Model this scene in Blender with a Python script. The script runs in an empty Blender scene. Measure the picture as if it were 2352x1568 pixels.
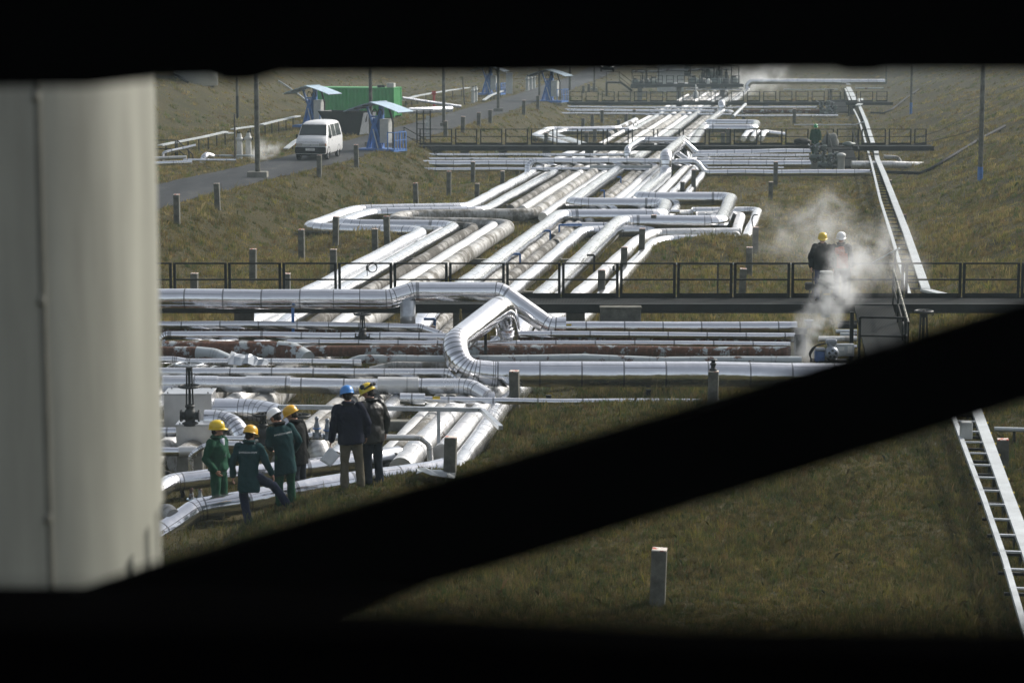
SKY_K = .12; SUN_E = 3.0; SUN_ANG = 4.0; EXPO = 0.48; GRASS_N = 2700000; GRASS_K = 1.15; SOIL_K = .62; HAZE = 0.00050; STEAM = True; PEOPLE = True
import bpy, bmesh, math, random
import numpy as np
from mathutils import Vector, Matrix, noise
from mathutils.bvhtree import BVHTree
R = random.Random(11)
S = bpy.context.scene
COL = S.collection
PI = math.pi

# ------------------------------------------------------------------ camera
CAMZ, F, CX, CY = 9.0, 5268.0, 1176.0, 784.0
TH = math.atan((784 - 36) / F)
cd = bpy.data.cameras.new('camera')
cam = bpy.data.objects.new('camera', cd)
COL.objects.link(cam)
cam.location = (0, 0, CAMZ)
cam.rotation_euler = (PI / 2 - TH, 0, 0)
cd.sensor_width = 36
cd.lens = F / 2352 * 36
cd.clip_start = 0.05
cd.clip_end = 3000
cd.dof.use_dof = True
cd.dof.focus_distance = 62
cd.dof.aperture_fstop = 2.9
cd.dof.aperture_blades = 0
S.camera = cam

# survey frames: (x0, y0, scale) of the sketches the measurements were taken from
FR = {'a': (357.5, 150.5, .28), 'b': (940.8, 150.5, .28), 'c': (1505.3, 150.5, .36), 'd': (357.5, 414, .28),
      'e': (940.8, 414, .36), 'f': (357.5, 639.7, .28), 'g': (940.8, 639.7, .32), 'h': (1599.4, 489.2, .32),
      'i': (357.5, 865.5, .264), 'j': (809, 865.5, .168), 'k': (2069.7, 903.1, .4244), 'l': (357.5, 141.1, .168),
      'm': (1081.9, 141.1, .16), 'n': (1364.1, 141.1, .16), 'o': (1740.4, 169.3, .16), 'p': (1787.4, 639.7, .168),
      'q': (1787.4, 508, .12), 'r': (658.5, 188.1, .15)}
FW = Vector((0, math.cos(TH), -math.sin(TH)))
UP = Vector((0, math.sin(TH), math.cos(TH)))

def O(p):
    if len(p) == 3:
        f = FR[p[0]]
        return f[0] + p[1] * f[2], f[1] + p[2] * f[2]
    return p

def ray(p):
    x, y = O(p)
    return FW + Vector((1, 0, 0)) * ((x - CX) / F) + UP * ((CY - y) / F)

def P(p, z):                       # point at height z
    d = ray(p)
    return Vector((0, 0, CAMZ)) + d * ((z - CAMZ) / d.z)

def PY(p, Y):                      # point at distance Y
    d = ray(p)
    return Vector((0, 0, CAMZ)) + d * (Y / d.y)

def wid(px, v):                    # metres spanned by px at point v
    return px * ((v - Vector((0, 0, CAMZ))).dot(FW)) / F

DX = .1374                         # the pipe track's heading: metres right per metre ahead

# ------------------------------------------------------------------ terrain
def sst(x):
    x = np.clip(x, 0, 1)
    return x * x * (3 - 2 * x)

def roadc(Y):
    return np.interp(Y, [0, 40, 60, 80, 98, 110, 122, 160, 196, 222, 260, 300, 400, 600],
                     [-27, -22.5, -20, -17.7, -15, -12.9, -10.6, -5.4, -.9, 2.3, 6.3, 10.5, 22, 50])

def toeR(Y):
    return np.interp(Y, [0, 30, 60, 84, 200, 600], [6, 9.4, 12.6, 15.2, 32.2, 91])

def toeL(Y):
    return np.interp(Y, [0, 60, 100, 143, 179, 240, 300, 400, 600], [-36, -31, -27, -21.6, -16.4, -10.7, -3, 9, 34])

RZ = 1.42

def terr(X, Y):
    X = np.asarray(X, float)
    Y = np.asarray(Y, float)
    z = np.zeros_like(X + Y)
    n = (np.sin(X * 1.3 + .7 * np.sin(Y * .9)) * np.sin(Y * .83 + 1.1) * .035 + np.sin(X * .41 + 2) * np.sin(Y * .37) * .06)
    edge = roadc(Y) + 2.5
    w = 4.6
    bench = 1 - sst((X - edge) / w)
    z = RZ * bench + n * sst((X - edge) / 1.5) * (.25 + .75 * sst((Y - 50) / 8))
    # left hill
    dl = toeL(Y) - X
    cap = np.interp(Y, [0, 120, 158, 167, 176, 196, 240], [7, 6, 4.2, 2.75, 3.3, 5.5, 9])
    h = np.maximum(0, np.sqrt(np.maximum(dl, 0) ** 2 + .3) - .55) * .58
    h = cap * (1 - np.exp(-(h / cap) ** 1.6)) if True else h
    z = z + np.where(dl > 0, h, 0)
    # right hill
    dr = X - toeR(Y) + .3
    sp = np.log1p(np.exp(np.clip(dr * 1.2, -30, 30))) / 1.2 * .40
    hr = 13 * (1 - np.exp(-sp / 13))
    z = z + hr + .12 * np.sin(X * .5 + Y * .21) * sst(dr / 4)
    # near bank and sunken pit in front of it
    yb = np.interp(X, [-9, -5.4, -4.6, -3.9, -2.8, -2.4, -1.1, -.45, .04, .7, 4.5, 9], [37, 38.6, 40.8, 41.3, 41.9, 42.3, 43.2, 45.0, 49.4, 50.6, 51.6, 53])
    amp = np.interp(X, [-7, -5.3, -4.6, -3.9, -2.8, -1.1, 6, 9], [-.1, -.05, .07, .33, .54, .52, .42, .2])
    s = sst((yb + .6 - Y) / 1.2)
    pit = np.where((X < 2.5) & (Y < 58), 1.0, 0) * sst((58 - Y) / 5) * sst((X + 14) / 3) * sst((2.5 - X) / 2)
    z = z - .22 * pit * (1 - s) + (amp) * s
    rl = np.sin(X * .9 + 1.7 * np.sin(Y * .23)) * np.sin(Y * .47 + .8 * np.sin(X * .6)) + .6 * np.sin(X * 2.1 + Y * .8) * np.sin(Y * 1.1 - X * .7)
    z = z + .10 * rl * sst((dr - .5) / 2.5) + .09 * rl * np.where(dl > 0, sst((dl - .5) / 2), 0) + .06 * rl * np.clip(4 * bench * (1 - bench), 0, 1)
    # turf humps where the pipes dive under
    z = z + .75 * np.exp(-((X - 7.6) / 3.0) ** 2 - ((Y - 86.5) / 3.0) ** 2)
    z = z + .45 * np.exp(-((X + 6.0) / 1.8) ** 2 - ((Y - 91) / 3.0) ** 2)
    # far valley wall
    z = z + np.maximum(0, Y - 300) * .03 + 14 * sst((Y - 430) / 250)
    return z

def tz(x, y):
    return float(terr(np.array([x]), np.array([y]))[0])

def ground(p, zoff=0.0):           # where the ray through p meets the ground
    d = ray(p)
    t0 = 20.0
    o = Vector((0, 0, CAMZ))
    ts = np.geomspace(20, 700, 1500)
    X = d.x * ts
    Y = d.y * ts
    Z = CAMZ + d.z * ts
    below = np.nonzero(Z < terr(X, Y) + zoff)[0]
    k = below[0] if len(below) else len(ts) - 1
    a, b = float(ts[max(k - 1, 0)]), float(ts[k])
    for _ in range(20):
        m = (a + b) / 2
        q = o + d * m
        if q.z < tz(q.x, q.y) + zoff:
            b = m
        else:
            a = m
    return o + d * b

# ------------------------------------------------------------------ materials
def newmat(name):
    m = bpy.data.materials.new(name)
    m.use_nodes = True
    nt = m.node_tree
    return m, nt, nt.nodes['Principled BSDF'], nt.links.new

def nd(nt, typ, **kw):
    n = nt.nodes.new(typ)
    for k, v in kw.items():
        if k.startswith('i_'):
            key = k[2:]
            n.inputs[int(key) if key.isdigit() else key].default_value = v
        else:
            setattr(n, k, v)
    return n

def c4(c):
    return (c[0], c[1], c[2], 1)

def ramp(nt, stops):
    r = nt.nodes.new('ShaderNodeValToRGB')
    e = r.color_ramp.elements
    while len(e) < len(stops):
        e.new(.5)
    for k, (p, c) in enumerate(stops):
        e[k].position = p
        e[k].color = c4(c) if hasattr(c, '__len__') else (c, c, c, 1)
    return r

def M(name, col, rough=.6, metal=0., var=.2, ns=4., bump=0., bs=20., spec=.5, col2=None, thr=(.45, .62), stretch=None):
    m, nt, b, L = newmat(name)
    tc = nd(nt, 'ShaderNodeTexCoord')
    n = nd(nt, 'ShaderNodeTexNoise', i_Scale=ns, i_Detail=6.0, i_Roughness=.62)
    if stretch:
        mp = nd(nt, 'ShaderNodeMapping'); mp.inputs['Scale'].default_value = stretch
        L(tc.outputs['Object'], mp.inputs[0]); L(mp.outputs[0], n.inputs['Vector'])
    else:
        L(tc.outputs['Object'], n.inputs['Vector'])
    if col2 is None:
        r = ramp(nt, [(.3, [c * (1 - var) for c in col]), (.7, [min(1, c * (1 + var)) for c in col])])
    else:
        r = ramp(nt, [(thr[0], col), (thr[1], col2)])
    L(n.outputs['Fac'], r.inputs[0])
    L(r.outputs[0], b.inputs['Base Color'])
    b.inputs['Roughness'].default_value = rough
    b.inputs['Metallic'].default_value = metal
    b.inputs['Specular IOR Level'].default_value = spec
    if bump:
        n2 = nd(nt, 'ShaderNodeTexNoise', i_Scale=bs, i_Detail=4.0)
        L(tc.outputs['Object'], n2.inputs['Vector'])
        bp = nd(nt, 'ShaderNodeBump', i_Strength=bump, i_Distance=.02)
        L(n2.outputs['Fac'], bp.inputs['Height'])
        L(bp.outputs[0], b.inputs['Normal'])
    return m

def clad(name, base=(.80, .81, .84), rough=.27, dirt=0.0, dcol=(.17, .15, .125), metal=.93, dents=.25, seam=.62, rust=0.0, long_seam=True):
    """sheet-metal cladding: one sheet per UV unit, seam lines, dents and dirt"""
    m, nt, b, L = newmat(name)
    tc = nd(nt, 'ShaderNodeTexCoord')
    uv = nd(nt, 'ShaderNodeSeparateXYZ')
    L(tc.outputs['UV'], uv.inputs[0])
    oi = nd(nt, 'ShaderNodeObjectInfo')
    off = nd(nt, 'ShaderNodeVectorMath', operation='ADD')
    L(tc.outputs['Object'], off.inputs[0])
    L(oi.outputs['Random'], off.inputs[1])
    def math_(op, a, bb):
        x = nd(nt, 'ShaderNodeMath', operation=op)
        for k, v in enumerate((a, bb)):
            if isinstance(v, (int, float)):
                x.inputs[k].default_value = v
            else:
                L(v, x.inputs[k])
        return x.outputs[0]
    fr = math_('FRACT', uv.outputs[0], 0)
    sline = math_('LESS_THAN', fr, .042)
    cell = math_('FLOOR', uv.outputs[0], 0)
    wn = nd(nt, 'ShaderNodeTexWhiteNoise', noise_dimensions='2D')
    cb = nd(nt, 'ShaderNodeCombineXYZ')
    L(cell, cb.inputs[0]); L(oi.outputs['Random'], cb.inputs[1]); L(cb.outputs[0], wn.inputs['Vector'])
    # broken horizontal lap seam whose place changes from sheet to sheet
    vpos = math_('ADD', math_('MULTIPLY', wn.outputs['Value'], .10), .07)
    lap = math_('LESS_THAN', math_('ABSOLUTE', math_('SUBTRACT', uv.outputs[1], vpos), 0), .005)
    sl = math_('MAXIMUM', sline, math_('MULTIPLY', lap, 1.0 if long_seam else 0.0))
    n1 = nd(nt, 'ShaderNodeTexNoise', i_Scale=1.7, i_Detail=7.0, i_Roughness=.68)
    L(off.outputs[0], n1.inputs['Vector'])
    st = nd(nt, 'ShaderNodeMapping')
    st.inputs['Scale'].default_value = (5, 5, 1.2)
    L(off.outputs[0], st.inputs['Vector'])
    n3 = nd(nt, 'ShaderNodeTexNoise', i_Scale=2.0, i_Detail=5.0, i_Roughness=.7)
    L(st.outputs[0], n3.inputs['Vector'])
    mix1 = math_('ADD', math_('MULTIPLY', n1.outputs['Fac'], .6), math_('MULTIPLY', n3.outputs['Fac'], .4))
    cellv = math_('MULTIPLY', math_('SUBTRACT', wn.outputs['Value'], .5), .12)
    mixv = math_('ADD', mix1, cellv)
    lo = .74 - .52 * dirt
    dm = nd(nt, 'ShaderNodeMapRange', interpolation_type='SMOOTHSTEP')
    dm.inputs['From Min'].default_value = lo
    dm.inputs['From Max'].default_value = lo + .16
    L(mixv, dm.inputs['Value'])
    mask = dm.outputs[0]
    tone = nd(nt, 'ShaderNodeMix', data_type='RGBA')
    tone.inputs['A'].default_value = c4([c * .86 for c in base])
    tone.inputs['B'].default_value = c4(base)
    L(wn.outputs['Value'], tone.inputs['Factor'])
    dr = ramp(nt, [(.35, [c * .6 for c in dcol]), (.65, [c * 1.35 for c in dcol])])
    L(n3.outputs['Fac'], dr.inputs[0])
    mx = nd(nt, 'ShaderNodeMix', data_type='RGBA')
    L(mask, mx.inputs['Factor']); L(tone.outputs['Result'], mx.inputs['A']); L(dr.outputs[0], mx.inputs['B'])
    col = mx.outputs['Result']
    if rust:
        rn = nd(nt, 'ShaderNodeTexNoise', i_Scale=2.6, i_Detail=8.0, i_Roughness=.7)
        L(off.outputs[0], rn.inputs['Vector'])
        rm = nd(nt, 'ShaderNodeMapRange', interpolation_type='SMOOTHSTEP')
        rm.inputs['From Min'].default_value = .70 - .34 * rust
        rm.inputs['From Max'].default_value = .76 - .34 * rust
        L(rn.outputs['Fac'], rm.inputs['Value'])
        rc = ramp(nt, [(.3, (.042, .021, .014)), (.55, (.10, .045, .028)), (.75, (.18, .095, .06))])
        L(n3.outputs['Fac'], rc.inputs[0])
        mr = nd(nt, 'ShaderNodeMix', data_type='RGBA')
        L(rm.outputs[0], mr.inputs['Factor']); L(col, mr.inputs['A']); L(rc.outputs[0], mr.inputs['B'])
        col = mr.outputs['Result']
        mask = math_('MAXIMUM', mask, rm.outputs[0])
    sd = nd(nt, 'ShaderNodeMix', data_type='RGBA')
    L(math_('MULTIPLY', sl, seam), sd.inputs['Factor']); L(col, sd.inputs['A'])
    sd.inputs['B'].default_value = (.06, .06, .06, 1)
    L(sd.outputs['Result'], b.inputs['Base Color'])
    L(math_('MULTIPLY', math_('SUBTRACT', 1.0, math_('MULTIPLY', mask, .97)), metal), b.inputs['Metallic'])
    L(math_('ADD', math_('ADD', math_('MULTIPLY', mask, .45), rough), math_('MULTIPLY', math_('SUBTRACT', n1.outputs['Fac'], .5), .2)), b.inputs['Roughness'])
    nb = nd(nt, 'ShaderNodeTexNoise', i_Scale=2.3, i_Detail=2.5, i_Roughness=.5)
    L(off.outputs[0], nb.inputs['Vector'])
    h = math_('ADD', nb.outputs['Fac'], math_('MULTIPLY', sl, -.10))
    h = math_('ADD', h, math_('MULTIPLY', n3.outputs['Fac'], .06))
    bp = nd(nt, 'ShaderNodeBump', i_Strength=dents, i_Distance=.12)
    L(h, bp.inputs['Height'])
    L(bp.outputs[0], b.inputs['Normal'])
    return m

MAT = {}
MAT['bright'] = clad('bright_cladding', base=(.84, .85, .88), dirt=.04, metal=.97, rough=.15, dents=.16)
MAT['white'] = clad('pale_cladding', base=(.88, .89, .91), rough=.25, dirt=.14, metal=.9, dents=.24)
MAT['patched'] = clad('patched_cladding', base=(.74, .74, .74), rough=.36, dirt=.36, dcol=(.30, .28, .24), metal=.7, dents=.5, seam=.55)
MAT['grey'] = clad('weathered_grey_cladding', base=(.40, .40, .39), rough=.55, dirt=.58, dcol=(.13, .12, .10), metal=.12, dents=.4, seam=.35)
MAT['dusty'] = clad('dusty_cladding', base=(.70, .70, .69), rough=.42, dirt=.40, dcol=(.30, .285, .25), metal=.55, dents=.3, seam=.3)
MAT['brown'] = clad('stained_cladding', base=(.27, .265, .25), rough=.6, dirt=.66, dcol=(.085, .078, .066), metal=.05, dents=.4, seam=.5)
MAT['rust'] = clad('rusty_pipe', base=(.34, .38, .40), rough=.6, dirt=.1, metal=.05, dents=.25, seam=.2, rust=.84, long_seam=False)
MAT['paint'] = clad('flaking_blue_grey_paint', base=(.40, .44, .46), rough=.5, dirt=.18, metal=.05, dents=.25, seam=.2, rust=.40, long_seam=False)
MAT['zinc'] = M('galvanised_steel', (.46, .49, .52), .42, .7, .22, 5, .1, 30)
MAT['tray'] = M('pale_zinc_sheet', (.42, .45, .46), .5, .25, .2, 2, .05, 12)
MAT['dark'] = M('dark_paint', (.008, .010, .010), .6, 0, .5, 5, .25, 20, .25)
MAT['rail'] = M('worn_dark_paint', (.006, .008, .008), .6, 0, .4, 9, .2, 40, .2, col2=(.04, .042, .032), thr=(.60, .72))
MAT['black'] = M('black_steel', (.0012, .0012, .0013), .95, 0, .2, 8, 0, 1, .0)
MAT['conc'] = M('weathered_concrete', (.20, .195, .17), .9, 0, .35, 3, .4, 35, .2)
MAT['post'] = M('old_concrete', (.115, .115, .098), .9, 0, .5, 4, .5, 45, .2)
MAT['postcap'] = M('worn_white_and_red_paint', (.62, .58, .52), .8, 0, .1, 9, .3, 30, .2, col2=(.40, .09, .06), thr=(.51, .55))
MAT['wood'] = M('grey_wood', (.11, .10, .085), .9, 0, .35, 6, .4, 25, .2)
MAT['blue'] = M('blue_paint', (.055, .16, .42), .5, 0, .25, 5, .15, 25, .4)
MAT['bluez'] = M('pale_blue_sheet', (.40, .52, .62), .4, .35, .22, 2.5, .1, 12, .5)
MAT['green'] = M('green_paint', (.045, .30, .085), .5, 0, .14, 1.5, .1, 10, .4)
MAT['red'] = M('red_paint', (.42, .035, .03), .5, 0, .2, 5)
MAT['yellow'] = M('yellow_paint', (.62, .45, .03), .5, 0, .15, 5)
MAT['cab'] = M('pale_grey_enamel', (.46, .47, .45), .5, 0, .12, 4)
MAT['rubber'] = M('black_rubber', (.012, .012, .012), .7, 0, .2, 8, 0, 1, .3)
MAT['glass'] = M('dark_window_glass', (.035, .045, .045), .08, 0, .2, 3, 0, 1, .8)
MAT['van'] = M('grimy_white_car_paint', (.66, .67, .68), .32, 0, .07, 2.5, 0, 1, .5)
MAT['bump'] = M('dark_bumper_plastic', (.010, .011, .014), .75, 0, .2, 5, 0, 1, .15)
MAT['lamp'] = M('headlamp_glass', (.42, .42, .40), .15, .3, .15, 10)
MAT['amber'] = M('amber_lens', (.50, .20, .06), .25, 0, .1, 5)
MAT['plate'] = M('number_plate_white', (.72, .72, .70), .5, 0, .03, 5)
MAT['ink'] = M('black_lettering', (.02, .02, .022), .6, 0, .1, 5)
MAT['textw'] = M('white_lettering', (.78, .80, .80), .7, 0, .05, 30)
MAT['paper'] = M('white_paper', (.80, .83, .90), .8, 0, .05, 12)
MAT['gearb'] = M('blue_actuator_paint', (.03, .085, .24), .45, 0, .3, 6)
MAT['gearg'] = M('grey_green_machine_paint', (.085, .11, .10), .5, 0, .35, 9, .2, 30)
MAT['iron'] = M('black_cast_iron', (.014, .016, .016), .5, .2, .4, 9, .3, 40)
MAT['steel'] = M('dull_silver_casting', (.22, .245, .28), .42, .5, .25, 9, .15, 30)
MAT['cream'] = M('cream_enamel_sheet', (.305, .308, .265), .36, 0, .26, 1.6, .08, 4, .5, stretch=(4, 4, .35))
MAT['sheet'] = M('brushed_sheet_steel', (.60, .61, .62), .34, .85, .14, 2.2, .12, 5)
MAT['tank'] = M('pale_tank_paint', (.62, .64, .63), .6, 0, .06, .3)
MAT['tarp'] = M('grey_canvas', (.16, .165, .15), .8, 0, .25, 6)

def mat_asphalt():
    m, nt, b, L = newmat('patched_asphalt')
    tc = nd(nt, 'ShaderNodeTexCoord')
    mp = nd(nt, 'ShaderNodeMapping'); mp.inputs['Scale'].default_value = (1.0, .22, 1)
    L(tc.outputs['Object'], mp.inputs[0])
    n = nd(nt, 'ShaderNodeTexNoise', i_Scale=.9, i_Detail=8.0, i_Roughness=.7); L(mp.outputs[0], n.inputs[0])
    r = ramp(nt, [(.36, (.020, .022, .025)), (.54, (.036, .038, .041)), (.66, (.062, .063, .062)), (.75, (.15, .148, .135))])
    L(n.outputs[0], r.inputs[0]); L(r.outputs[0], b.inputs['Base Color'])
    b.inputs['Roughness'].default_value = .72
    b.inputs['Specular IOR Level'].default_value = .12
    n2 = nd(nt, 'ShaderNodeTexNoise', i_Scale=9.0, i_Detail=5.0); L(tc.outputs['Object'], n2.inputs[0])
    bp = nd(nt, 'ShaderNodeBump', i_Strength=.5, i_Distance=.03); L(n2.outputs[0], bp.inputs['Height']); L(bp.outputs[0], b.inputs['Normal'])
    return m

def mat_soil():
    m, nt, b, L = newmat('dry_turf')
    tc = nd(nt, 'ShaderNodeTexCoord')
    n = nd(nt, 'ShaderNodeTexNoise', i_Scale=.17, i_Detail=9.0, i_Roughness=.62); L(tc.outputs['Object'], n.inputs[0])
    n2 = nd(nt, 'ShaderNodeTexNoise', i_Scale=1.9, i_Detail=7.0, i_Roughness=.72); L(tc.outputs['Object'], n2.inputs[0])
    mp = nd(nt, 'ShaderNodeMapping'); mp.inputs['Rotation'].default_value = (0, 0, .6); mp.inputs['Scale'].default_value = (.55, 2.6, 1)
    L(tc.outputs['Object'], mp.inputs[0])
    n3 = nd(nt, 'ShaderNodeTexNoise', i_Scale=1.1, i_Detail=6.0, i_Roughness=.7); L(mp.outputs[0], n3.inputs[0])
    r1 = ramp(nt, [(.32, (.070, .066, .027)), (.44, (.104, .086, .038)), (.54, (.142, .108, .052)), (.62, (.104, .090, .038)), (.72, (.068, .076, .028))])
    L(n.outputs[0], r1.inputs[0])
    r2 = ramp(nt, [(.30, (.040, .042, .017)), (.5, (.070, .066, .028)), (.70, (.098, .086, .040))])
    L(n2.outputs[0], r2.inputs[0])
    mx = nd(nt, 'ShaderNodeMix', data_type='RGBA'); mx.inputs['Factor'].default_value = .5
    L(r1.outputs[0], mx.inputs['A']); L(r2.outputs[0], mx.inputs['B'])
    r3 = ramp(nt, [(.36, (.62, .66, .6)), (.62, (1.12, 1.08, 1.0))])
    L(n3.outputs[0], r3.inputs[0])
    mu = nd(nt, 'ShaderNodeMix', data_type='RGBA', blend_type='MULTIPLY'); mu.inputs['Factor'].default_value = .8
    L(mx.outputs['Result'], mu.inputs['A']); L(r3.outputs[0], mu.inputs['B'])
    dk = nd(nt, 'ShaderNodeMix', data_type='RGBA', blend_type='MULTIPLY'); dk.inputs['Factor'].default_value = 1; dk.inputs['B'].default_value = (SOIL_K, SOIL_K, SOIL_K, 1)
    L(mu.outputs['Result'], dk.inputs['A'])
    L(dk.outputs['Result'], b.inputs['Base Color'])
    b.inputs['Roughness'].default_value = .95
    b.inputs['Specular IOR Level'].default_value = .1
    ad = nd(nt, 'ShaderNodeMath', operation='ADD'); L(n2.outputs[0], ad.inputs[0]); L(n3.outputs[0], ad.inputs[1])
    bp = nd(nt, 'ShaderNodeBump', i_Strength=.6, i_Distance=.14); L(ad.outputs[0], bp.inputs['Height']); L(bp.outputs[0], b.inputs['Normal'])
    return m

def mat_grass():
    m, nt, b, L = newmat('grass_blades')
    a = nd(nt, 'ShaderNodeAttribute', attribute_name='tint')
    L(a.outputs['Color'], b.inputs['Base Color'])
    b.inputs['Roughness'].default_value = .7
    b.inputs['Specular IOR Level'].default_value = .2
    tr = nd(nt, 'ShaderNodeBsdfTranslucent')
    L(a.outputs['Color'], tr.inputs['Color'])
    ms = nd(nt, 'ShaderNodeMixShader', i_0=.3)
    out = nt.nodes['Material Output']
    L(b.outputs[0], ms.inputs[1]); L(tr.outputs[0], ms.inputs[2]); L(ms.outputs[0], out.inputs['Surface'])
    return m

MAT['road'] = mat_asphalt()
MAT['soil'] = mat_soil()
MAT['grass'] = mat_grass()

def mat_grate():
    m, nt, b, L = newmat('open_bar_grating')
    tc = nd(nt, 'ShaderNodeTexCoord')
    w = nd(nt, 'ShaderNodeTexWave', wave_type='BANDS', bands_direction='X', i_Scale=8.0, i_Distortion=.6)
    L(tc.outputs['Object'], w.inputs['Vector'])
    r = ramp(nt, [(.35, (.008, .009, .009)), (.7, (.045, .048, .048))])
    L(w.outputs['Fac'], r.inputs[0]); L(r.outputs[0], b.inputs['Base Color'])
    b.inputs['Roughness'].default_value = .9
    b.inputs['Specular IOR Level'].default_value = .06
    return m
MAT['grate'] = mat_grate()

# ------------------------------------------------------------------ mesh building
class MB:
    def __init__(s):
        s.v = []; s.f = []; s.uv = []; s.sm = []; s.sharp = []

    def add(s, vs, fs, uvs=None, smooth=False):
        o = len(s.v)
        s.v += [Vector(x) for x in vs]
        for k, f in enumerate(fs):
            s.f.append([i + o for i in f])
            s.uv.append(uvs[k] if uvs else None)
            s.sm.append(smooth)
        return o

    def box(s, c, d, rot=None, bev=0.0, taper=1.0):
        hx, hy, hz = d[0] / 2, d[1] / 2, d[2] / 2
        if bev > 0 and min(hx, hy, hz) > bev * 1.2:
            vs = []
            e = bev
            # chamfered box: 24 verts
            fs = []
            idx = {}
            for sx in (-1, 1):
                for sy in (-1, 1):
                    for sz in (-1, 1):
                        t = taper if sz > 0 else 1
                        for ax in range(3):
                            p = [sx * hx * t, sy * hy * t, sz * hz]
                            for a2 in range(3):
                                if a2 != ax:
                                    p[a2] -= (sx, sy, sz)[a2] * e
                            idx[(sx, sy, sz, ax)] = len(vs)
                            vs.append(Vector(p))
            for ax in range(3):
                for sg in (-1, 1):
                    a2, a3 = [q for q in range(3) if q != ax]
                    q = []
                    for s2, s3 in ((-1, -1), (1, -1), (1, 1), (-1, 1)):
                        k = [0, 0, 0]; k[ax] = sg; k[a2] = s2; k[a3] = s3
                        q.append(idx[(k[0], k[1], k[2], ax)])
                    fs.append(q)
            for ax in range(3):                      # edges parallel to ax
                a2, a3 = [q for q in range(3) if q != ax]
                for s2 in (-1, 1):
                    for s3 in (-1, 1):
                        k0 = [0, 0, 0]; k0[a2] = s2; k0[a3] = s3
                        k1 = list(k0); k0[ax] = -1; k1[ax] = 1
                        fs.append([idx[(*k0, a2)], idx[(*k1, a2)], idx[(*k1, a3)], idx[(*k0, a3)]])
            for sx in (-1, 1):
                for sy in (-1, 1):
                    for sz in (-1, 1):
                        fs.append([idx[(sx, sy, sz, a)] for a in range(3)])
        else:
            vs = [Vector((x * (taper if z > 0 else 1), y * (taper if z > 0 else 1), z)) for x in (-hx, hx) for y in (-hy, hy) for z in (-hz, hz)]
            fs = [(0, 1, 3, 2), (4, 6, 7, 5), (0, 4, 5, 1), (2, 3, 7, 6), (0, 2, 6, 4), (1, 5, 7, 3)]
        c = Vector(c)
        s.add([(rot @ v if rot else v) + c for v in vs], fs)
        return s

    def bar(s, a, b, w, h=None, upv=(0, 0, 1)):
        """rectangular bar from a to b"""
        a = Vector(a); b = Vector(b); h = h or w
        d = b - a
        L = d.length
        d.normalize()
        u = Vector(upv)
        if abs(d.dot(u)) > .98:
            u = Vector((0, 1, 0))
        x = d.cross(u).normalized()
        y = x.cross(d).normalized()
        rot = Matrix((x, d, y)).transposed()
        return s.box((a + b) / 2, (w, L, h), rot)

    def tube(s, pts, r, n=10, cap=True, closed=False, fl=0.0, r2=None):
        pts = [Vector(p) for p in pts]
        if fl > 0:
            pts = fillet(pts, fl, 5)[0]
        rs = r if hasattr(r, '__len__') else [r] * len(pts)
        if len(rs) != len(pts):
            rs = [rs[0]] * len(pts)
        fr = frames(pts, closed)
        vs = []
        for p, (x, y), rr in zip(pts, fr, rs):
            for k in range(n):
                a = 2 * PI * k / n
                vs.append(p + x * math.cos(a) * rr + y * math.sin(a) * (rr if r2 is None else r2))
        fs = []
        m = len(pts)
        for i in range(m if closed else m - 1):
            j = (i + 1) % m
            for k in range(n):
                l = (k + 1) % n
                fs.append((i * n + k, i * n + l, j * n + l, j * n + k))
        o = s.add(vs, fs, None, True)
        if cap and not closed:
            s.add([vs[k] for k in range(n)], [list(range(n))[::-1]])
            s.add([vs[(m - 1) * n + k] for k in range(n)], [list(range(n))])
        return s

    def cyl(s, a, b, r, n=14, r1=None):
        return s.tube([a, b], [r, r if r1 is None else r1], n)

    def lathe(s, prof, n=16, c=(0, 0, 0), rot=None, sx=1, sy=1):
        c = Vector(c)
        vs = []
        for r, z in prof:
            for k in range(n):
                a = 2 * PI * k / n
                v = Vector((r * math.cos(a) * sx, r * math.sin(a) * sy, z))
                vs.append((rot @ v if rot else v) + c)
        fs = []
        for i in range(len(prof) - 1):
            for k in range(n):
                l = (k + 1) % n
                fs.append((i * n + k, i * n + l, (i + 1) * n + l, (i + 1) * n + k))
        s.add(vs, fs, None, True)
        return s

    def ell(s, c, r, n=14, m=9, rot=None):
        prof = [(max(1e-4, math.sin(PI * k / m)), -math.cos(PI * k / m)) for k in range(m + 1)]
        c = Vector(c)
        vs = []
        for a, z in prof:
            for k in range(n):
                t = 2 * PI * k / n
                v = Vector((a * math.cos(t) * r[0], a * math.sin(t) * r[1], z * r[2]))
                vs.append((rot @ v if rot else v) + c)
        fs = []
        for i in range(m):
            for k in range(n):
                l = (k + 1) % n
                fs.append((i * n + k, i * n + l, (i + 1) * n + l, (i + 1) * n + k))
        s.add(vs, fs, None, True)
        return s

    def torus(s, c, Rr, r, n=24, m=8, rot=None):
        c = Vector(c)
        pts = []
        for k in range(n):
            a = 2 * PI * k / n
            v = Vector((Rr * math.cos(a), Rr * math.sin(a), 0))
            pts.append((rot @ v if rot else v) + c)
        return s.tube(pts, r, m, False, True)

    def prism(s, poly, t, o, x, y):
        """outline in the plane (o, x, y), thickness t along x cross y"""
        o = Vector(o); x = Vector(x); y = Vector(y)
        nn = x.cross(y).normalized() * t
        vs = [o + x * a + y * b for a, b in poly]
        n = len(vs)
        s.add(vs + [v + nn for v in vs], [list(range(n))[::-1], list(range(n, 2 * n))] +
              [(k, (k + 1) % n, n + (k + 1) % n, n + k) for k in range(n)])
        return s

    def xf(s, M4):
        s.v = [M4 @ v for v in s.v]
        return s

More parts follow.
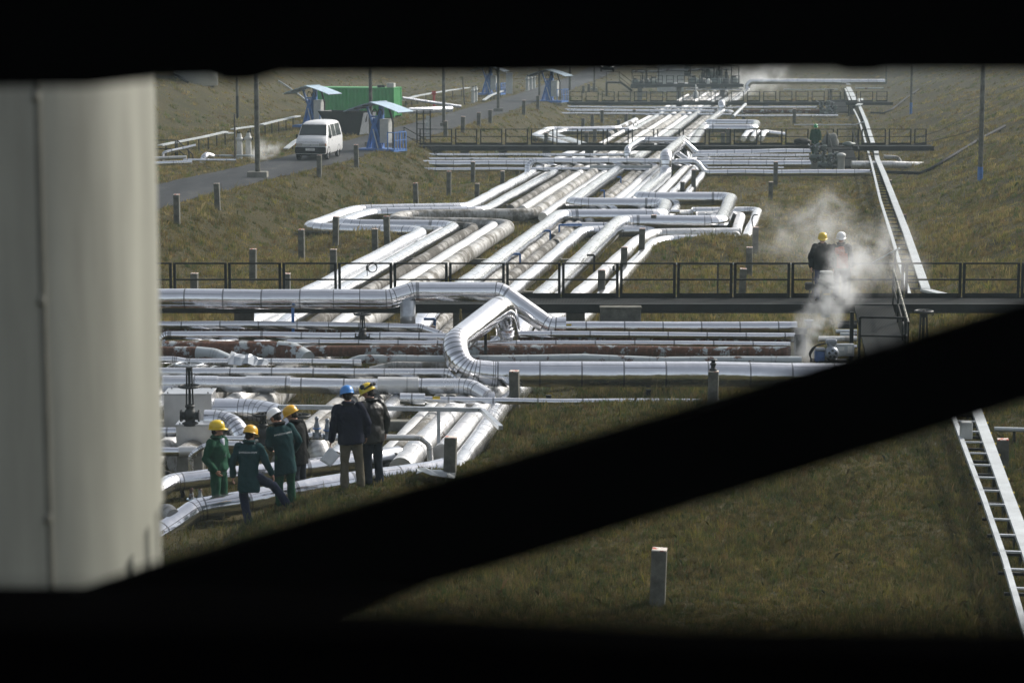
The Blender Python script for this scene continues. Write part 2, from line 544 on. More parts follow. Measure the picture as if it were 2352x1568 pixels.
    def build(s, name, mat, parent=None, loc=None, smooth=None):
        me = bpy.data.meshes.new(name)
        me.from_pydata([tuple(v) for v in s.v], [], s.f)
        sm = s.sm if smooth is None else [smooth] * len(s.f)
        me.polygons.foreach_set('use_smooth', sm)
        if any(u is not None for u in s.uv):
            lay = me.uv_layers.new(name='UVMap')
            for p, u in zip(me.polygons, s.uv):
                if u:
                    for li, q in zip(p.loop_indices, u):
                        lay.data[li].uv = q
        if s.sharp:
            key = {tuple(sorted(e.vertices)): e.index for e in me.edges}
            at = me.attributes.new('sharp_edge', 'BOOLEAN', 'EDGE')
            for a, b in s.sharp:
                i = key.get(tuple(sorted((a, b))))
                if i is not None:
                    at.data[i].value = True
        me.materials.append(MAT[mat] if isinstance(mat, str) else mat)
        bm = bmesh.new(); bm.from_mesh(me)
        bmesh.ops.recalc_face_normals(bm, faces=bm.faces)
        bm.to_mesh(me); bm.free()
        o = bpy.data.objects.new(name, me)
        COL.objects.link(o)
        if parent:
            o.parent = parent
        if loc:
            o.location = loc
        return o

def frames(pts, closed=False):
    n = len(pts)
    tg = []
    for i in range(n):
        if closed:
            t = pts[(i + 1) % n] - pts[i - 1]
        else:
            t = (pts[min(i + 1, n - 1)] - pts[i]).normalized() + (pts[i] - pts[max(i - 1, 0)]).normalized()
            if i == 0: t = pts[1] - pts[0]
            if i == n - 1: t = pts[-1] - pts[-2]
        if t.length < 1e-9: t = Vector((0, 0, 1))
        tg.append(t.normalized())
    u = Vector((0, 0, 1))
    if abs(tg[0].z) > .95:
        u = Vector((1, 0, 0))
    x = (u - tg[0] * u.dot(tg[0])).normalized()
    out = []
    for i in range(n):
        x = x - tg[i] * x.dot(tg[i])
        if x.length < 1e-6: x = tg[i].orthogonal()
        x.normalize()
        out.append((x.copy(), tg[i].cross(x)))
    return out

def fillet(pts, rb, N):
    """round the corners of a polyline; returns points and a flag per point: True on an arc"""
    out = [pts[0]]; arc = [False]
    for i in range(1, len(pts) - 1):
        a, b, c = pts[i - 1], pts[i], pts[i + 1]
        d1 = (a - b); d2 = (c - b)
        l1, l2 = d1.length, d2.length
        d1.normalize(); d2.normalize()
        ang = PI - d1.angle(d2)
        if ang < .03:
            out.append(b); arc.append(False); continue
        t = min(rb * math.tan(ang / 2), l1 * .48, l2 * .48)
        r = t / math.tan(ang / 2)
        bis = (d1 + d2).normalized()
        cen = b + bis * (r / math.cos(ang / 2))
        p0 = b + d1 * t
        ax = (p0 - cen)
        nrm = d2.cross(d1).normalized()
        n = max(2, int(round(N * ang / (PI / 2))))
        for k in range(n + 1):
            q = Matrix.Rotation(ang * k / n, 3, nrm) @ ax
            out.append(cen + q); arc.append(True)
    out.append(pts[-1]); arc.append(False)
    return out, arc

# ------------------------------------------------------------------ scene bookkeeping
def tag(o, label=None, cat=None, group=None, kind=None):
    if label: o['label'] = label
    if cat: o['category'] = cat
    if group: o['group'] = group
    if kind: o['kind'] = kind
    return o

def thing(name, label, cat, loc=(0, 0, 0), rz=0.0, group=None):
    o = bpy.data.objects.new(name, None)
    COL.objects.link(o)
    o.empty_display_size = .3
    o.location = loc
    o.rotation_euler = (0, 0, rz)
    return tag(o, label, cat, group)

def copy_tree(o, parent=None):
    c = o.copy()
    COL.objects.link(c)
    if parent:
        c.parent = parent
    for ch in list(o.children):
        copy_tree(ch, c)
    return c

def pipe(pts, dia, mat, label, group=None, fl=None, name='pipe', seg=18, sheet=1.0, wob=.012, open_end=False, cat='pipe', parent=None, N=5, caps=True):
    """one run of cladded pipe swept along pts (world points)"""
    pts = [Vector(p) for p in pts]
    dia *= 1.16 if group == 'pipes of the long bundle running up the pit' else 1.08
    r = dia / 2
    path, arc = fillet(pts, fl if fl is not None else dia * 1.25, N)
    # subdivide the straights into sheets
    P2 = [path[0]]; A2 = [arc[0]]; U = [R.random()]
    for i in range(1, len(path)):
        a, b = path[i - 1], path[i]
        L = (b - a).length
        if arc[i] and arc[i - 1] and L < dia * 1.6:
            P2.append(b); A2.append(True); U.append(math.floor(U[-1]) + 1.0)
        else:
            k = int(min(40, max(1, L / 1.6)))
            u0 = U[-1]
            for q in range(1, k + 1):
                P2.append(a.lerp(b, q / k)); A2.append(arc[i] and q == k); U.append(u0 + L / sheet * q / k)
            if arc[i]:
                U[-1] = math.ceil(U[-1])
    fr = frames(P2)
    m = MB()
    base = P2[0].copy()
    vs = []
    rg = random.Random(hash(label) & 0xffff if False else len(P2) * 131 + int(abs(base.x) * 37))
    for i, (p, (x, y)) in enumerate(zip(P2, fr)):
        w = 0 if A2[i] or i in (0, len(P2) - 1) else wob
        jx, jy, jr = rg.gauss(0, w), rg.gauss(0, w), 1 + rg.gauss(0, w * .8)
        for k in range(seg):
            a = 2 * PI * k / seg
            vs.append(p - base + x * (math.cos(a) * r * jr + jx) + y * (math.sin(a) * r * jr + jy))
    fs = []; uvs = []
    for i in range(len(P2) - 1):
        for k in range(seg):
            l = (k + 1) % seg
            fs.append((i * seg + k, i * seg + l, (i + 1) * seg + l, (i + 1) * seg + k))
            # v is measured from the crown of the pipe
            ub = U[i + 1] if not (A2[i] and A2[i + 1]) else U[i] + min(.95, 1.5 * (P2[i + 1] - P2[i]).length)      # gores: the seam is as wide as on the straights
            uvs.append(((U[i], k / seg), (U[i], (k + 1) / seg), (ub, (k + 1) / seg), (ub, k / seg)))
    m.add(vs, fs, uvs, True)
    for i in range(len(P2)):
        if A2[i]:
            for k in range(seg):
                m.sharp.append((i * seg + k, i * seg + (k + 1) % seg))
    if caps:
        e = len(P2) - 1
        if not open_end:
            m.add([vs[k] for k in range(seg)], [list(range(seg))], [[(.5, .5)] * seg])
        m.add([vs[e * seg + k] for k in range(seg)], [list(range(seg))], [[(.5, .5)] * seg])
    if open_end:                       # inner bore
        d = (P2[1] - P2[0]).normalized()
        x, y = fr[0]
        n0 = len(m.v)
        ring = []
        for q, rr in ((0, r), (0, r * .86), (5.0, r * .86)):
            for k in range(seg):
                a = 2 * PI * k / seg
                ring.append(d * q + x * math.cos(a) * rr + y * math.sin(a) * rr)
        ff = []
        for i in range(2):
            for k in range(seg):
                l = (k + 1) % seg
                ff.append((i * seg + k, i * seg + l, (i + 1) * seg + l, (i + 1) * seg + k))
        ff.append(list(range(2 * seg, 3 * seg)))
        m.add(ring, ff, [[(.5, .5)] * len(f) for f in ff], True)
    o = m.build(name, mat, parent, base)
    if not parent:
        tag(o, label, cat, group)
    return o

def text_mesh(txt, size):
    cu = bpy.data.curves.new('txt', 'FONT')
    cu.body = txt
    cu.size = size
    cu.align_x = 'CENTER'; cu.align_y = 'CENTER'
    ob = bpy.data.objects.new('txt', cu)
    COL.objects.link(ob)
    dg = bpy.context.evaluated_depsgraph_get()
    me = bpy.data.meshes.new_from_object(ob.evaluated_get(dg))
    bpy.data.objects.remove(ob)
    vs = [v.co.copy() for v in me.vertices]
    fs = [list(p.vertices) for p in me.polygons]
    bpy.data.meshes.remove(me)
    return vs, fs
# ------------------------------------------------------------------ light
SUN_EL, SUN_AZ = math.radians(34), math.radians(50)       # azimuth from straight ahead towards the right
w = bpy.data.worlds.new('World'); S.world = w; w.use_nodes = True
nt = w.node_tree
sk = nd(nt, 'ShaderNodeTexSky', sky_type='NISHITA', sun_disc=False)
sk.sun_elevation = SUN_EL; sk.sun_rotation = SUN_AZ
sk.air_density = 1.0; sk.dust_density = 4.0; sk.ozone_density = 1.0; sk.altitude = 100
hs = nd(nt, 'ShaderNodeHueSaturation'); hs.inputs['Saturation'].default_value = .42
nt.links.new(sk.outputs[0], hs.inputs['Color'])
nt.links.new(hs.outputs[0], nt.nodes['Background'].inputs[0])
nt.nodes['Background'].inputs[1].default_value = SKY_K
sd = bpy.data.lights.new('sun', 'SUN'); sd.energy = SUN_E; sd.angle = math.radians(SUN_ANG); sd.color = (1, .95, .87)
so = bpy.data.objects.new('sun', sd); COL.objects.link(so)
dirv = Vector((math.sin(SUN_AZ) * math.cos(SUN_EL), math.cos(SUN_AZ) * math.cos(SUN_EL), math.sin(SUN_EL)))
so.rotation_euler = dirv.to_track_quat('Z', 'Y').to_euler()
so.location = dirv * 60
S.view_settings.view_transform = 'Standard'; S.view_settings.look = 'None'
S.view_settings.exposure = EXPO; S.view_settings.gamma = 1
try: S.view_settings.use_curve_mapping = False
except Exception: pass
S.render.engine = 'CYCLES'
S.cycles.use_denoising = True
try: S.cycles.denoiser = 'OPENIMAGEDENOISE'
except Exception: pass
S.cycles.max_bounces = 6; S.cycles.diffuse_bounces = 2; S.cycles.glossy_bounces = 4; S.cycles.volume_bounces = 4
S.cycles.transparent_max_bounces = 6
S.cycles.sample_clamp_indirect = 4
S.cycles.caustics_reflective = False; S.cycles.caustics_refractive = False
S.cycles.volume_max_steps = 160

# ------------------------------------------------------------------ ground sheet
def ground_sheet():
    Ys = [-30, -10, 5, 15, 22]
    y = 27.0
    while y < 900:
        Ys.append(y); y += max(.28, y * .0068)
    Ys = np.array(Ys)
    t = np.linspace(-1, 1, 331)
    u = np.sign(t) * (np.abs(t) * .29 + np.abs(t) ** 7 * 1.2)
    X = u[None, :] * (Ys[:, None] + 12)
    Y = np.repeat(Ys[:, None], len(u), 1)
    Z = terr(X, Y)
    rg = np.random.default_rng(4)
    nr, nc = X.shape
    rough = rg.normal(0, 1, X.shape) * .006
    on = (np.abs(X - roadc(Y)) < 3.0)
    Z = Z + np.where(on, -.012, rough - .02)
    co = np.stack([X, Y, Z], -1).reshape(-1, 3).astype(np.float32)
    i = np.arange(nr * nc).reshape(nr, nc)
    q = np.stack([i[:-1, :-1], i[:-1, 1:], i[1:, 1:], i[1:, :-1]], -1).reshape(-1, 4)
    me = bpy.data.meshes.new('ground')
    me.vertices.add(len(co)); me.vertices.foreach_set('co', co.ravel())
    me.loops.add(q.size); me.loops.foreach_set('vertex_index', q.ravel().astype(np.int32))
    me.polygons.add(len(q)); me.polygons.foreach_set('loop_start', np.arange(0, q.size, 4, dtype=np.int32))
    me.polygons.foreach_set('use_smooth', np.ones(len(q), bool))
    me.update(); me.validate()
    me.materials.append(MAT['soil'])
    o = bpy.data.objects.new('ground', me); COL.objects.link(o)
    tag(o, kind='structure')
ground_sheet()

m = MB()
ys = np.concatenate([np.arange(60, 150, 1.5), np.arange(150, 420, 4)])
rows = []
for y in ys:
    c = float(roadc(y)); dx = (float(roadc(y + 1)) - float(roadc(y - 1))) / 2
    nrm = Vector((1, -dx, 0)).normalized()
    e = .12 * math.sin(y * 1.7) + .1 * math.sin(y * .63)
    for k in (-1, -.5, 0, .5, 1):
        hw = 2.05 + (e if k > 0 else -e * .6)
        p = Vector((c, y, 0)) + nrm * (hw * k)
        rows.append((p.x, p.y, RZ + .012 + .03 * (1 - k * k) + max(0, y - 300) * .03))
fs = [(r * 5 + k, r * 5 + k + 1, r * 5 + k + 6, r * 5 + k + 5) for r in range(len(ys) - 1) for k in range(4)]
m.add(rows, fs, None, True)
tag(m.build('road', 'road'), kind='structure')

# ------------------------------------------------------------------ grass
def grass_mesh():
    rg = np.random.default_rng(3)
    N = GRASS_N
    # even cover as seen from the tower: more and finer blades near, fewer and broader far away
    D = 1 / rg.uniform(1 / 330., 1 / 29., N)
    X = rg.uniform(-.205, .258, N) * (D + 4)
    Y = D
    # tufts: blades fanning out of a common root, each tuft with its own tint and vigour
    k = int(N * .62)
    per = 30
    cx, cy = X[:k // per].copy(), Y[:k // per].copy()
    pick = np.repeat(np.arange(len(cx)), per)
    k = len(pick)
    sc0 = np.clip(cy / 45, .85, 3)
    fan = rg.uniform(0, 2 * PI, k); rad = np.abs(rg.normal(0, .055, k)) * sc0[pick]
    X[-k:] = cx[pick] + np.cos(fan) * rad; Y[-k:] = cy[pick] + np.sin(fan) * rad * 1.2
    tid = np.full(N, -1); tid[-k:] = pick
    fanA = rg.uniform(0, 2 * PI, N); fanA[-k:] = fan
    vig = np.clip(rg.gamma(9, 1 / 9., len(cx)), .5, 1.5); tcol = rg.random(len(cx)); tdk = rg.uniform(.72, 1.25, len(cx))
    off = np.abs(X - roadc(Y))
    keep = (off > 2.05 + .35 * rg.random(N))
    inpit = (X < 1.6) & (Y < 58.5) & (Y > 38) & (terr(X, Y) < .04)
    keep &= ~inpit | (rg.random(N) < .22)
    X, Y, tid, fanA = X[keep], Y[keep], tid[keep], fanA[keep]
    intuft = tid >= 0
    vg = np.where(intuft, vig[np.maximum(tid, 0)] * 1.25, .62)
    n = len(X)
    Z = terr(X, Y) - .015
    sc = np.clip(Y / 42, .8, 4.2)
    patch = .5 + .5 * np.sin(X * .9 + 2 * np.sin(Y * .31)) * np.sin(Y * .7 + 1.3 * np.sin(X * .5))
    patch2 = .5 + .5 * np.sin(X * .23 + 1.2 + 1.5 * np.sin(Y * .11)) * np.sin(Y * .19 + .8)
    H = rg.gamma(5, .0150, n) * (.6 + .8 * patch) * np.clip(sc, .9, 1.35) * vg * (.80 + .20 * sst((Y - 44) / 10))
    W = (.0036 + .003 * rg.random(n)) * np.clip(sc, .8, 3.4)
    a = rg.uniform(0, 2 * PI, n)
    le = np.clip(rg.normal(0, .6, n), -1, 1)
    la = np.where(intuft, fanA + rg.normal(0, .4, n), rg.uniform(0, 2 * PI, n))
    le = np.where(intuft, np.abs(le) * .7 + .1, le)
    bx, by = np.cos(a) * W, np.sin(a) * W * .4
    # three points bent over
    tip = np.stack([X + np.cos(la) * H * le, Y + np.sin(la) * H * le, Z + H * np.clip(1 - .35 * np.abs(le), .35, 1)], -1)
    mid = np.stack([X + np.cos(la) * H * le * .3, Y + np.sin(la) * H * le * .3, Z + H * .62], -1)
    b = np.stack([X, Y, Z], -1)
    d = np.stack([bx, by, np.zeros(n)], -1)
    co = np.stack([b - d, b + d, mid + d * .75, tip, mid - d * .75], 1).reshape(-1, 3).astype(np.float32)
    i0 = np.arange(n) * 5
    q = np.stack([i0, i0 + 1, i0 + 2, i0 + 3, i0 + 4], -1)
    me = bpy.data.meshes.new('grass')
    me.vertices.add(len(co)); me.vertices.foreach_set('co', co.ravel())
    me.loops.add(q.size); me.loops.foreach_set('vertex_index', q.ravel().astype(np.int32))
    me.polygons.add(n); me.polygons.foreach_set('loop_start', np.arange(0, q.size, 5, dtype=np.int32))
    me.update()
    pal = np.array([(.074, .074, .025), (.104, .086, .033), (.145, .112, .045), (.112, .076, .034), (.046, .066, .019), (.17, .136, .062), (.128, .112, .027)])
    wts = np.stack([.26 + .2 * (1 - patch2), .24 + 0 * X, .10 + .25 * patch2, .10 + .12 * patch2, .15 * (1 - patch2) + .05, .07 + .05 * patch2, .12 * patch], -1)
    mott = .5 + .5 * np.sin(X * 2.3 + 1.8 * np.sin(Y * 1.1) + np.sin(X * .7)) * np.sin(Y * 1.6 + 1.4 * np.sin(X * 1.3))
    wts = wts + (mott ** 2)[:, None] * np.array([0, .15, .22, .02, 0, .05, .25])
    bank = np.clip(4 * (1 - sst((X - roadc(Y) - 2.5) / 4.6)) * sst((X - roadc(Y) - 2.5) / 4.6), 0, 1)  # embankment slope, where shade is painted into the blade colours below
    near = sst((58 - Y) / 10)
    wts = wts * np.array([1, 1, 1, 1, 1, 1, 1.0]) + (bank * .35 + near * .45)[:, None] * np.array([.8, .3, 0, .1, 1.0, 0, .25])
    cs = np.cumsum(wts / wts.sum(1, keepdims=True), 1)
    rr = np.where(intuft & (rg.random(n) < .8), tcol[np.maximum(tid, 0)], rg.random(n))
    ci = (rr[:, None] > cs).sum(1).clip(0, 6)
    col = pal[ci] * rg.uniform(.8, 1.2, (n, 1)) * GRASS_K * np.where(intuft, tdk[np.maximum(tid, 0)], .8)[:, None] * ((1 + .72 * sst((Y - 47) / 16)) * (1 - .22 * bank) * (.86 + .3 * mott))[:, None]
    c4_ = np.concatenate([col, np.ones((n, 1))], 1)
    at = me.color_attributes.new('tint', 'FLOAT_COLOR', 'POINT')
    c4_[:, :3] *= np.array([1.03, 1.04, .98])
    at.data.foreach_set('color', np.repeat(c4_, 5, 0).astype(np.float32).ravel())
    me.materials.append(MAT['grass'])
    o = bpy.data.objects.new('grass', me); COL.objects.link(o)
    tag(o, 'dry olive and straw coloured turf covering the banks and the pit floor', 'grass', kind='stuff')
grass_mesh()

# ------------------------------------------------------------------ haze and steam
def vol_mat(name, col, dens, aniso=0.0):
    m = bpy.data.materials.new(name); m.use_nodes = True
    nt = m.node_tree
    nt.nodes.remove(nt.nodes['Principled BSDF'])
    v = nd(nt, 'ShaderNodeVolumePrincipled')
    v.inputs['Color'].default_value = c4(col)
    v.inputs['Density'].default_value = dens
    v.inputs['Anisotropy'].default_value = aniso
    nt.links.new(v.outputs[0], nt.nodes['Material Output'].inputs['Volume'])
    return m, nt, v
if HAZE > 0:
    mh, _, _ = vol_mat('thin_blue_haze', (.74, .90, .96), HAZE)
    b = MB(); b.box((40, 430, 24.5), (1300, 1020, 53)); b.v = [Vector((v.x, v.y, v.z)) for v in b.v]
    tag(b.build('haze', mh), 'thin bluish haze hanging over the whole pipe yard', 'haze', kind='stuff')

def steam(label, blobs, dens, ns=1.2, name='steam_plume', seed=0., dets=5.0):
    """a vapour cloud: soft balls strung along its drift, broken up by noise"""
    lo = Vector([min(b[0][k] - b[1] for b in blobs) for k in range(3)])
    hi = Vector([max(b[0][k] + b[1] for b in blobs) for k in range(3)])
    cen = (lo + hi) / 2
    m, nt, v = vol_mat('white_steam', (.96, .97, .97), 0, .2)
    L = nt.links.new
    tc = nd(nt, 'ShaderNodeTexCoord')
    wn = nd(nt, 'ShaderNodeTexNoise', i_Scale=ns * .8, i_Detail=2.0)
    ad0 = nd(nt, 'ShaderNodeVectorMath', operation='ADD'); ad0.inputs[1].default_value = (seed, seed * .7, seed * 1.3)
    L(tc.outputs['Object'], ad0.inputs[0]); L(ad0.outputs[0], wn.inputs['Vector'])
    sb = nd(nt, 'ShaderNodeVectorMath', operation='SUBTRACT'); sb.inputs[1].default_value = (.5, .5, .5)
    L(wn.outputs['Color'], sb.inputs[0])
    scv = nd(nt, 'ShaderNodeVectorMath', operation='SCALE'); scv.inputs['Scale'].default_value = .9 / ns
    L(sb.outputs[0], scv.inputs[0])
    wp = nd(nt, 'ShaderNodeVectorMath', operation='ADD')
    L(tc.outputs['Object'], wp.inputs[0]); L(scv.outputs[0], wp.inputs[1])
    acc = None
    for c, r, k in blobs:
        dn = nd(nt, 'ShaderNodeVectorMath', operation='DISTANCE')
        L(wp.outputs[0], dn.inputs[0]); dn.inputs[1].default_value = Vector(c) - cen
        mr = nd(nt, 'ShaderNodeMapRange', interpolation_type='SMOOTHSTEP')
        mr.inputs['From Min'].default_value = r; mr.inputs['From Max'].default_value = 0
        mr.inputs['To Max'].default_value = k
        L(dn.outputs['Value'], mr.inputs['Value'])
        if acc is None: acc = mr.outputs[0]
        else:
            mm = nd(nt, 'ShaderNodeMath', operation='MAXIMUM'); L(acc, mm.inputs[0]); L(mr.outputs[0], mm.inputs[1]); acc = mm.outputs[0]
    n = nd(nt, 'ShaderNodeTexNoise', i_Scale=ns * 1.3, i_Detail=dets, i_Roughness=.62)
    L(wp.outputs[0], n.inputs['Vector'])
    nm = nd(nt, 'ShaderNodeMapRange'); nm.inputs['From Min'].default_value = .45; nm.inputs['From Max'].default_value = .66
    L(n.outputs['Fac'], nm.inputs['Value'])
    mu = nd(nt, 'ShaderNodeMath', operation='MULTIPLY'); L(acc, mu.inputs[0]); L(nm.outputs[0], mu.inputs[1])
    m2 = nd(nt, 'ShaderNodeMath', operation='MULTIPLY'); L(mu.outputs[0], m2.inputs[0]); m2.inputs[1].default_value = dens
    L(m2.outputs[0], v.inputs['Density'])
    try: m.cycles.volume_step_rate = 1.0
    except Exception: pass
    b = MB(); b.box((0, 0, 0), hi - lo)
    o = b.build(name, m, None, cen)
    tag(o, label, 'steam', 'drifting steam plumes', kind='stuff')
    return o

if STEAM:
    st = []
    for (x, y, Yd, rr, k) in [(1815, 855, 56.6, .42, .9), (1838, 805, 56.9, .50, 1), (1868, 755, 57.2, .60, 1), (1893, 710, 57.6, .68, 1.1), (1918, 665, 58.0, .78, 1.1),
                              (1945, 625, 58.8, .90, .75), (1975, 592, 60, 1.10, .34), (1930, 565, 60.4, .8, .12), (1895, 510, 63.0, 1.15, .30), (1935, 528, 63, 1.0, .2),
                              (2045, 570, 60.5, 1.15, .26), (1840, 548, 64, 1.25, .12), (1780, 530, 66, 1.2, .10), (2060, 612, 60, 1.1, .24)]:
        st.append((PY((x, y), Yd), rr, k))
    steam('white steam rising past the two men on the near walkway', st, 4.6, 1.2)
    st = [(PY((x, y), 262), r_, k) for x, y, r_, k in [(1716, 200, 1.5, .8), (1722, 188, 2.2, .8), (1738, 175, 3.0, .7), (1765, 163, 3.6, .5), (1700, 176, 2.6, .5)]]
    steam('faint steam drifting above the far raised pipe elbow', st, 1.4, .4, seed=3)
    st = [(PY((x, y), 116), r_, k) for x, y, r_, k in [(588, 347, .55, .9), (604, 344, .7, .9), (620, 341, .6, .7), (560, 338, .6, .25), (636, 337, .55, .35)]]
    steam('small low steam puff beside the road behind a concrete pole', st, 4.0, 1.3, seed=7)

# pale tank in the notch of the left hill
q = PY((450, 196), 178)
b = MB(); b.lathe([(0.01, 0), (1.7, 0), (1.7, 3), (1.5, 3.15), (.01, 3.5)], 40)
T = b.build('storage_tank', 'tank', None, (q.x, q.y, q.z))
tag(T, 'pale storage tank showing through a notch in the left hill', 'tank')
def XQ(q, Y):                      # a place on the pipe track: q = sideways offset
    return q + DX * Y

def LP(q, Y, z):
    return Vector((XQ(q, Y), Y, z))

def dip(q, z, yend=46.0):        # the last stretch, ducking under the crossing pipes
    return [LP(q, yend, -.02), LP(q, 59.5, .02), LP(q, 65, z)]

def qof(p):
    return p.x - DX * p.y

G_LONG = 'pipes of the long bundle running up the pit'
G_X = 'pipes crossing the pit'
NEAR_END = 47.0

# ---- long bundle, upper run between the loops and the second walkway, and on beyond it
def run(name_lbl, q, Y0, Y1, z, dia, mat, **k):
    return pipe([LP(q, Y0, z), LP(q, Y1, z)], dia, mat, name_lbl, G_LONG, **k)

def q440(x, z=.35):
    return qof(P((x, 440), z))

zl = .32
# outermost white loop
c1 = P((973, 534), zl); c2 = P((701, 525), zl); c3 = P((817, 484), zl); c4p = P((1072, 479), zl)
q1 = qof(c1); q1b = qof(c4p)
YB = 151
pipe([LP(q1, 55.5, .05), LP(q1, 65, zl), c1, c2, c3, c4p, LP(q1b, YB, zl), P((1228, 313.5), zl), P((1258, 299), zl), P((1420, 297), zl), LP(qof(P((1470, 272), zl)), 192, zl)],
     wid(27, c1) * .96, 'white', 'outermost white pipe of the left loops, leftmost of the long bundle', G_LONG, fl=1.0)
c1 = P((1050, 521), zl); c2 = P((772, 518), zl); c3 = P((850, 491), zl); c4p = P((1110, 488), zl)
q3 = qof(c1)
pipe([LP(q3, 50, .0), LP(q3, 59.5, .02), LP(q3, 65, zl), c1, c2, c3, c4p, LP(q440(1209), 149, zl), P((1268, 310), zl), P((1290, 301.5), zl), P((1455, 300.5), zl), LP(q440(1209) + .3, 250, zl)],
     wid(27, c1) * .95, 'bright', 'clean bright pipe of the left loops, third from the left', G_LONG, fl=1.0)
# patched white between them
c1 = P((1013, 530), zl - .1)
pipe([LP(qof(c1), 52, .0), LP(qof(c1), 65, zl - .08), LP(qof(c1) + .05, c1.y, zl - .08), P((905, 522), zl - .1)], .27, 'patched', 'thin patched white pipe between the two white left loops', G_LONG, fl=.6)
run('thin patched white pipe second from the left above the loops', q440(1179), 106, 255, zl - .05, .28, 'patched')
# dark grey and dusty
c1 = P((1092, 523), zl)
pipe(dip(qof(c1), zl) + [c1, P((960, 514), zl)], .34, 'brown', 'dirty brown pipe turning in under the left loops', G_LONG, fl=.8)
run('dirty brown pipe fourth from the left above the loops', q440(1235), 104, 262, zl, .33, 'brown')
c1 = P((1139, 519), zl)
pipe(dip(qof(c1), zl) + [c1, P((980, 511), zl)], .40, 'dusty', 'dusty white pipe bending beside the big grey loop', G_LONG, fl=1.0)
run('dusty white pipe fifth from the left above the loops', q440(1266), 103, 262, zl, .38, 'dusty')
c1 = P((1176, 517), .36); c2 = P((893, 513), .36); c3 = P((926, 497), .36); c4p = P((1228, 493), .36)
qg = qof(c1); qg2 = q440(1300)
pipe(dip(qg, .36) + [c1, c2, c3, c4p, LP(qg2, 118, .36), LP(qg2, 262, .36)], wid(27, c1) * 1.0, 'grey', 'big weathered grey pipe making the inner left loop', G_LONG, fl=1.35)
run('wrinkled pale pipe beside the big grey pipe above the loops', q440(1329), 99.5, 262, zl, .36, 'patched')

# raised pipes of the right-hand loops
zr = .62
a1 = P((1285, 497), zr); a2 = P((1519, 497), zr); a3 = P((1530, 470), zr); a4 = P((1309, 470), zr)
qr = qof(a1)
top = LP(q440(1352, zr), 136, zr)
pipe([LP(qr, 60.6, .05), LP(qr, 65, zr), LP(qr, 66.5, zr), a1, a2, a3, a4, LP(q440(1352, zr), a4.y + 6, zr), top, top + Vector((.25, 2, -.2)), LP(q440(1352) + .2, 262, zl)],
     wid(29, a1), 'bright', 'raised bright pipe making the middle loop, blue brackets under it', G_LONG, fl=.75)
b1 = P((1424, 511), zr); b2 = P((1655, 513), zr); b3 = P((1680, 457), zr); b4 = P((1466, 457), zr); b5 = P((1529, 402), zr)
qb = qof(b1)
h3 = P((1529, 401), zr)
Yh = h3.y
v2 = PY((1529, 357), Yh)
v3 = PY((1569, 322), Yh + 13.5)
g5 = P((1614, 295.5), .55); g6 = P((1733, 296), .55); g7 = P((1738, 284.3), .55); g8 = P((1627, 283.5), .55); g9 = P((1657, 258.5), .55)
g10 = PY((1657, 238), g9.y)
g11 = PY((1670, 230.5), g9.y + 9)
g13 = P((1716, 210), .5); g14 = PY((1718.5, 187.5), g13.y); g15 = PY((2032, 188.5), g13.y)
pipe([LP(qb, 60.6, .05), LP(qb, 65, zr), LP(qb, 66.5, zr), b1, b2, b3, b4, h3, v2, v3, Vector((v3.x + .2, v3.y + 1.2, .55)), g5, g6, g7, g8, g9, g10, g11, Vector((g11.x, g11.y + .8, .5)), g13, g14, g15],
     wid(31, b1), 'bright', 'raised bright main pipe zigzagging up the middle of the pit', G_LONG, fl=.7)

pipe([LP(qr, 47.5, -.02), LP(qr, 60.4, .03)], .40, 'grey', 'dull grey pipe on the near pit floor carrying on from the middle loop pipe', G_LONG, wob=.02)
pipe([LP(qb, 45.2, -.02), LP(qb, 60.4, .03)], .44, 'patched', 'crinkled pale pipe on the near pit floor carrying on from the raised main pipe', G_LONG, wob=.03)
pipe([LP(qr + .75, 46.0, -.03), LP(qr + .75, 60.4, .03)], .38, 'grey', 'grey stained pipe on the near pit floor behind the blue handwheels', G_LONG, wob=.02)
pipe([LP(qb - .55, 46.5, -.03), LP(qb - .55, 60.4, .03)], .36, 'dusty', 'dusty pipe on the near pit floor behind the black leather jacket', G_LONG, wob=.02)
# lower pipes between and right of the raised ones
for x, z, d, mt, lb, y0, y1 in [
    (1404, .3, .32, 'brown', 'brown stained pipe just right of the middle loop', 90, 262),
    (1420, .3, .32, 'grey', 'mottled grey brown pipe second right of the middle loop', 88, 262),
    (1442, .3, .34, 'patched', 'patched pale pipe with dark joints left of the raised main pipe', 96, 262),
    (1463, .3, .34, 'white', 'white pipe tucked against the raised main pipe', 100, 262),
    (1523, .3, .36, 'patched', 'short pale pipe right of the raised main pipe', 99, 150),
    (1550, .3, .34, 'white', 'white pipe at the right edge of the upper bundle', 98, 150),
    (1583, .3, .32, 'white', 'rightmost white pipe of the upper bundle beside the turf', 97, 146)]:
    run(lb, q440(x, z), y0, y1, z, d, mt)
def q635(x, z=.3):
    return qof(P((x, 635), z))
pipe(dip(q635(1142), .28) + [LP(q635(1142), 95, .28)], .32, 'grey', 'dark grey stained pipe under the left side of the middle raised pipe', G_LONG)
pipe(dip(q635(1176), .28) + [LP(q635(1176), 94, .28)], .34, 'brown', 'brown grey pipe running between the two raised pipes', G_LONG)
e1 = P((1337, 533), .3)
pipe(dip(qof(e1) - .05, .3) + [e1, P((1500, 530), .3)], .42, 'white', 'wide white pipe left of the raised main pipe, elbow at its top', G_LONG, fl=.9)
e1 = P((1440, 536), .3)
pipe(dip(qof(P((1315, 632), .3)) - .18, .3, 45.9) + [ LP(qof(P((1315, 632), .3)), 92, .3)], .40, 'grey', 'tan dusty pipe with an open cut end in the near pit', G_LONG, open_end=True)
e1 = P((1478, 555), .3)
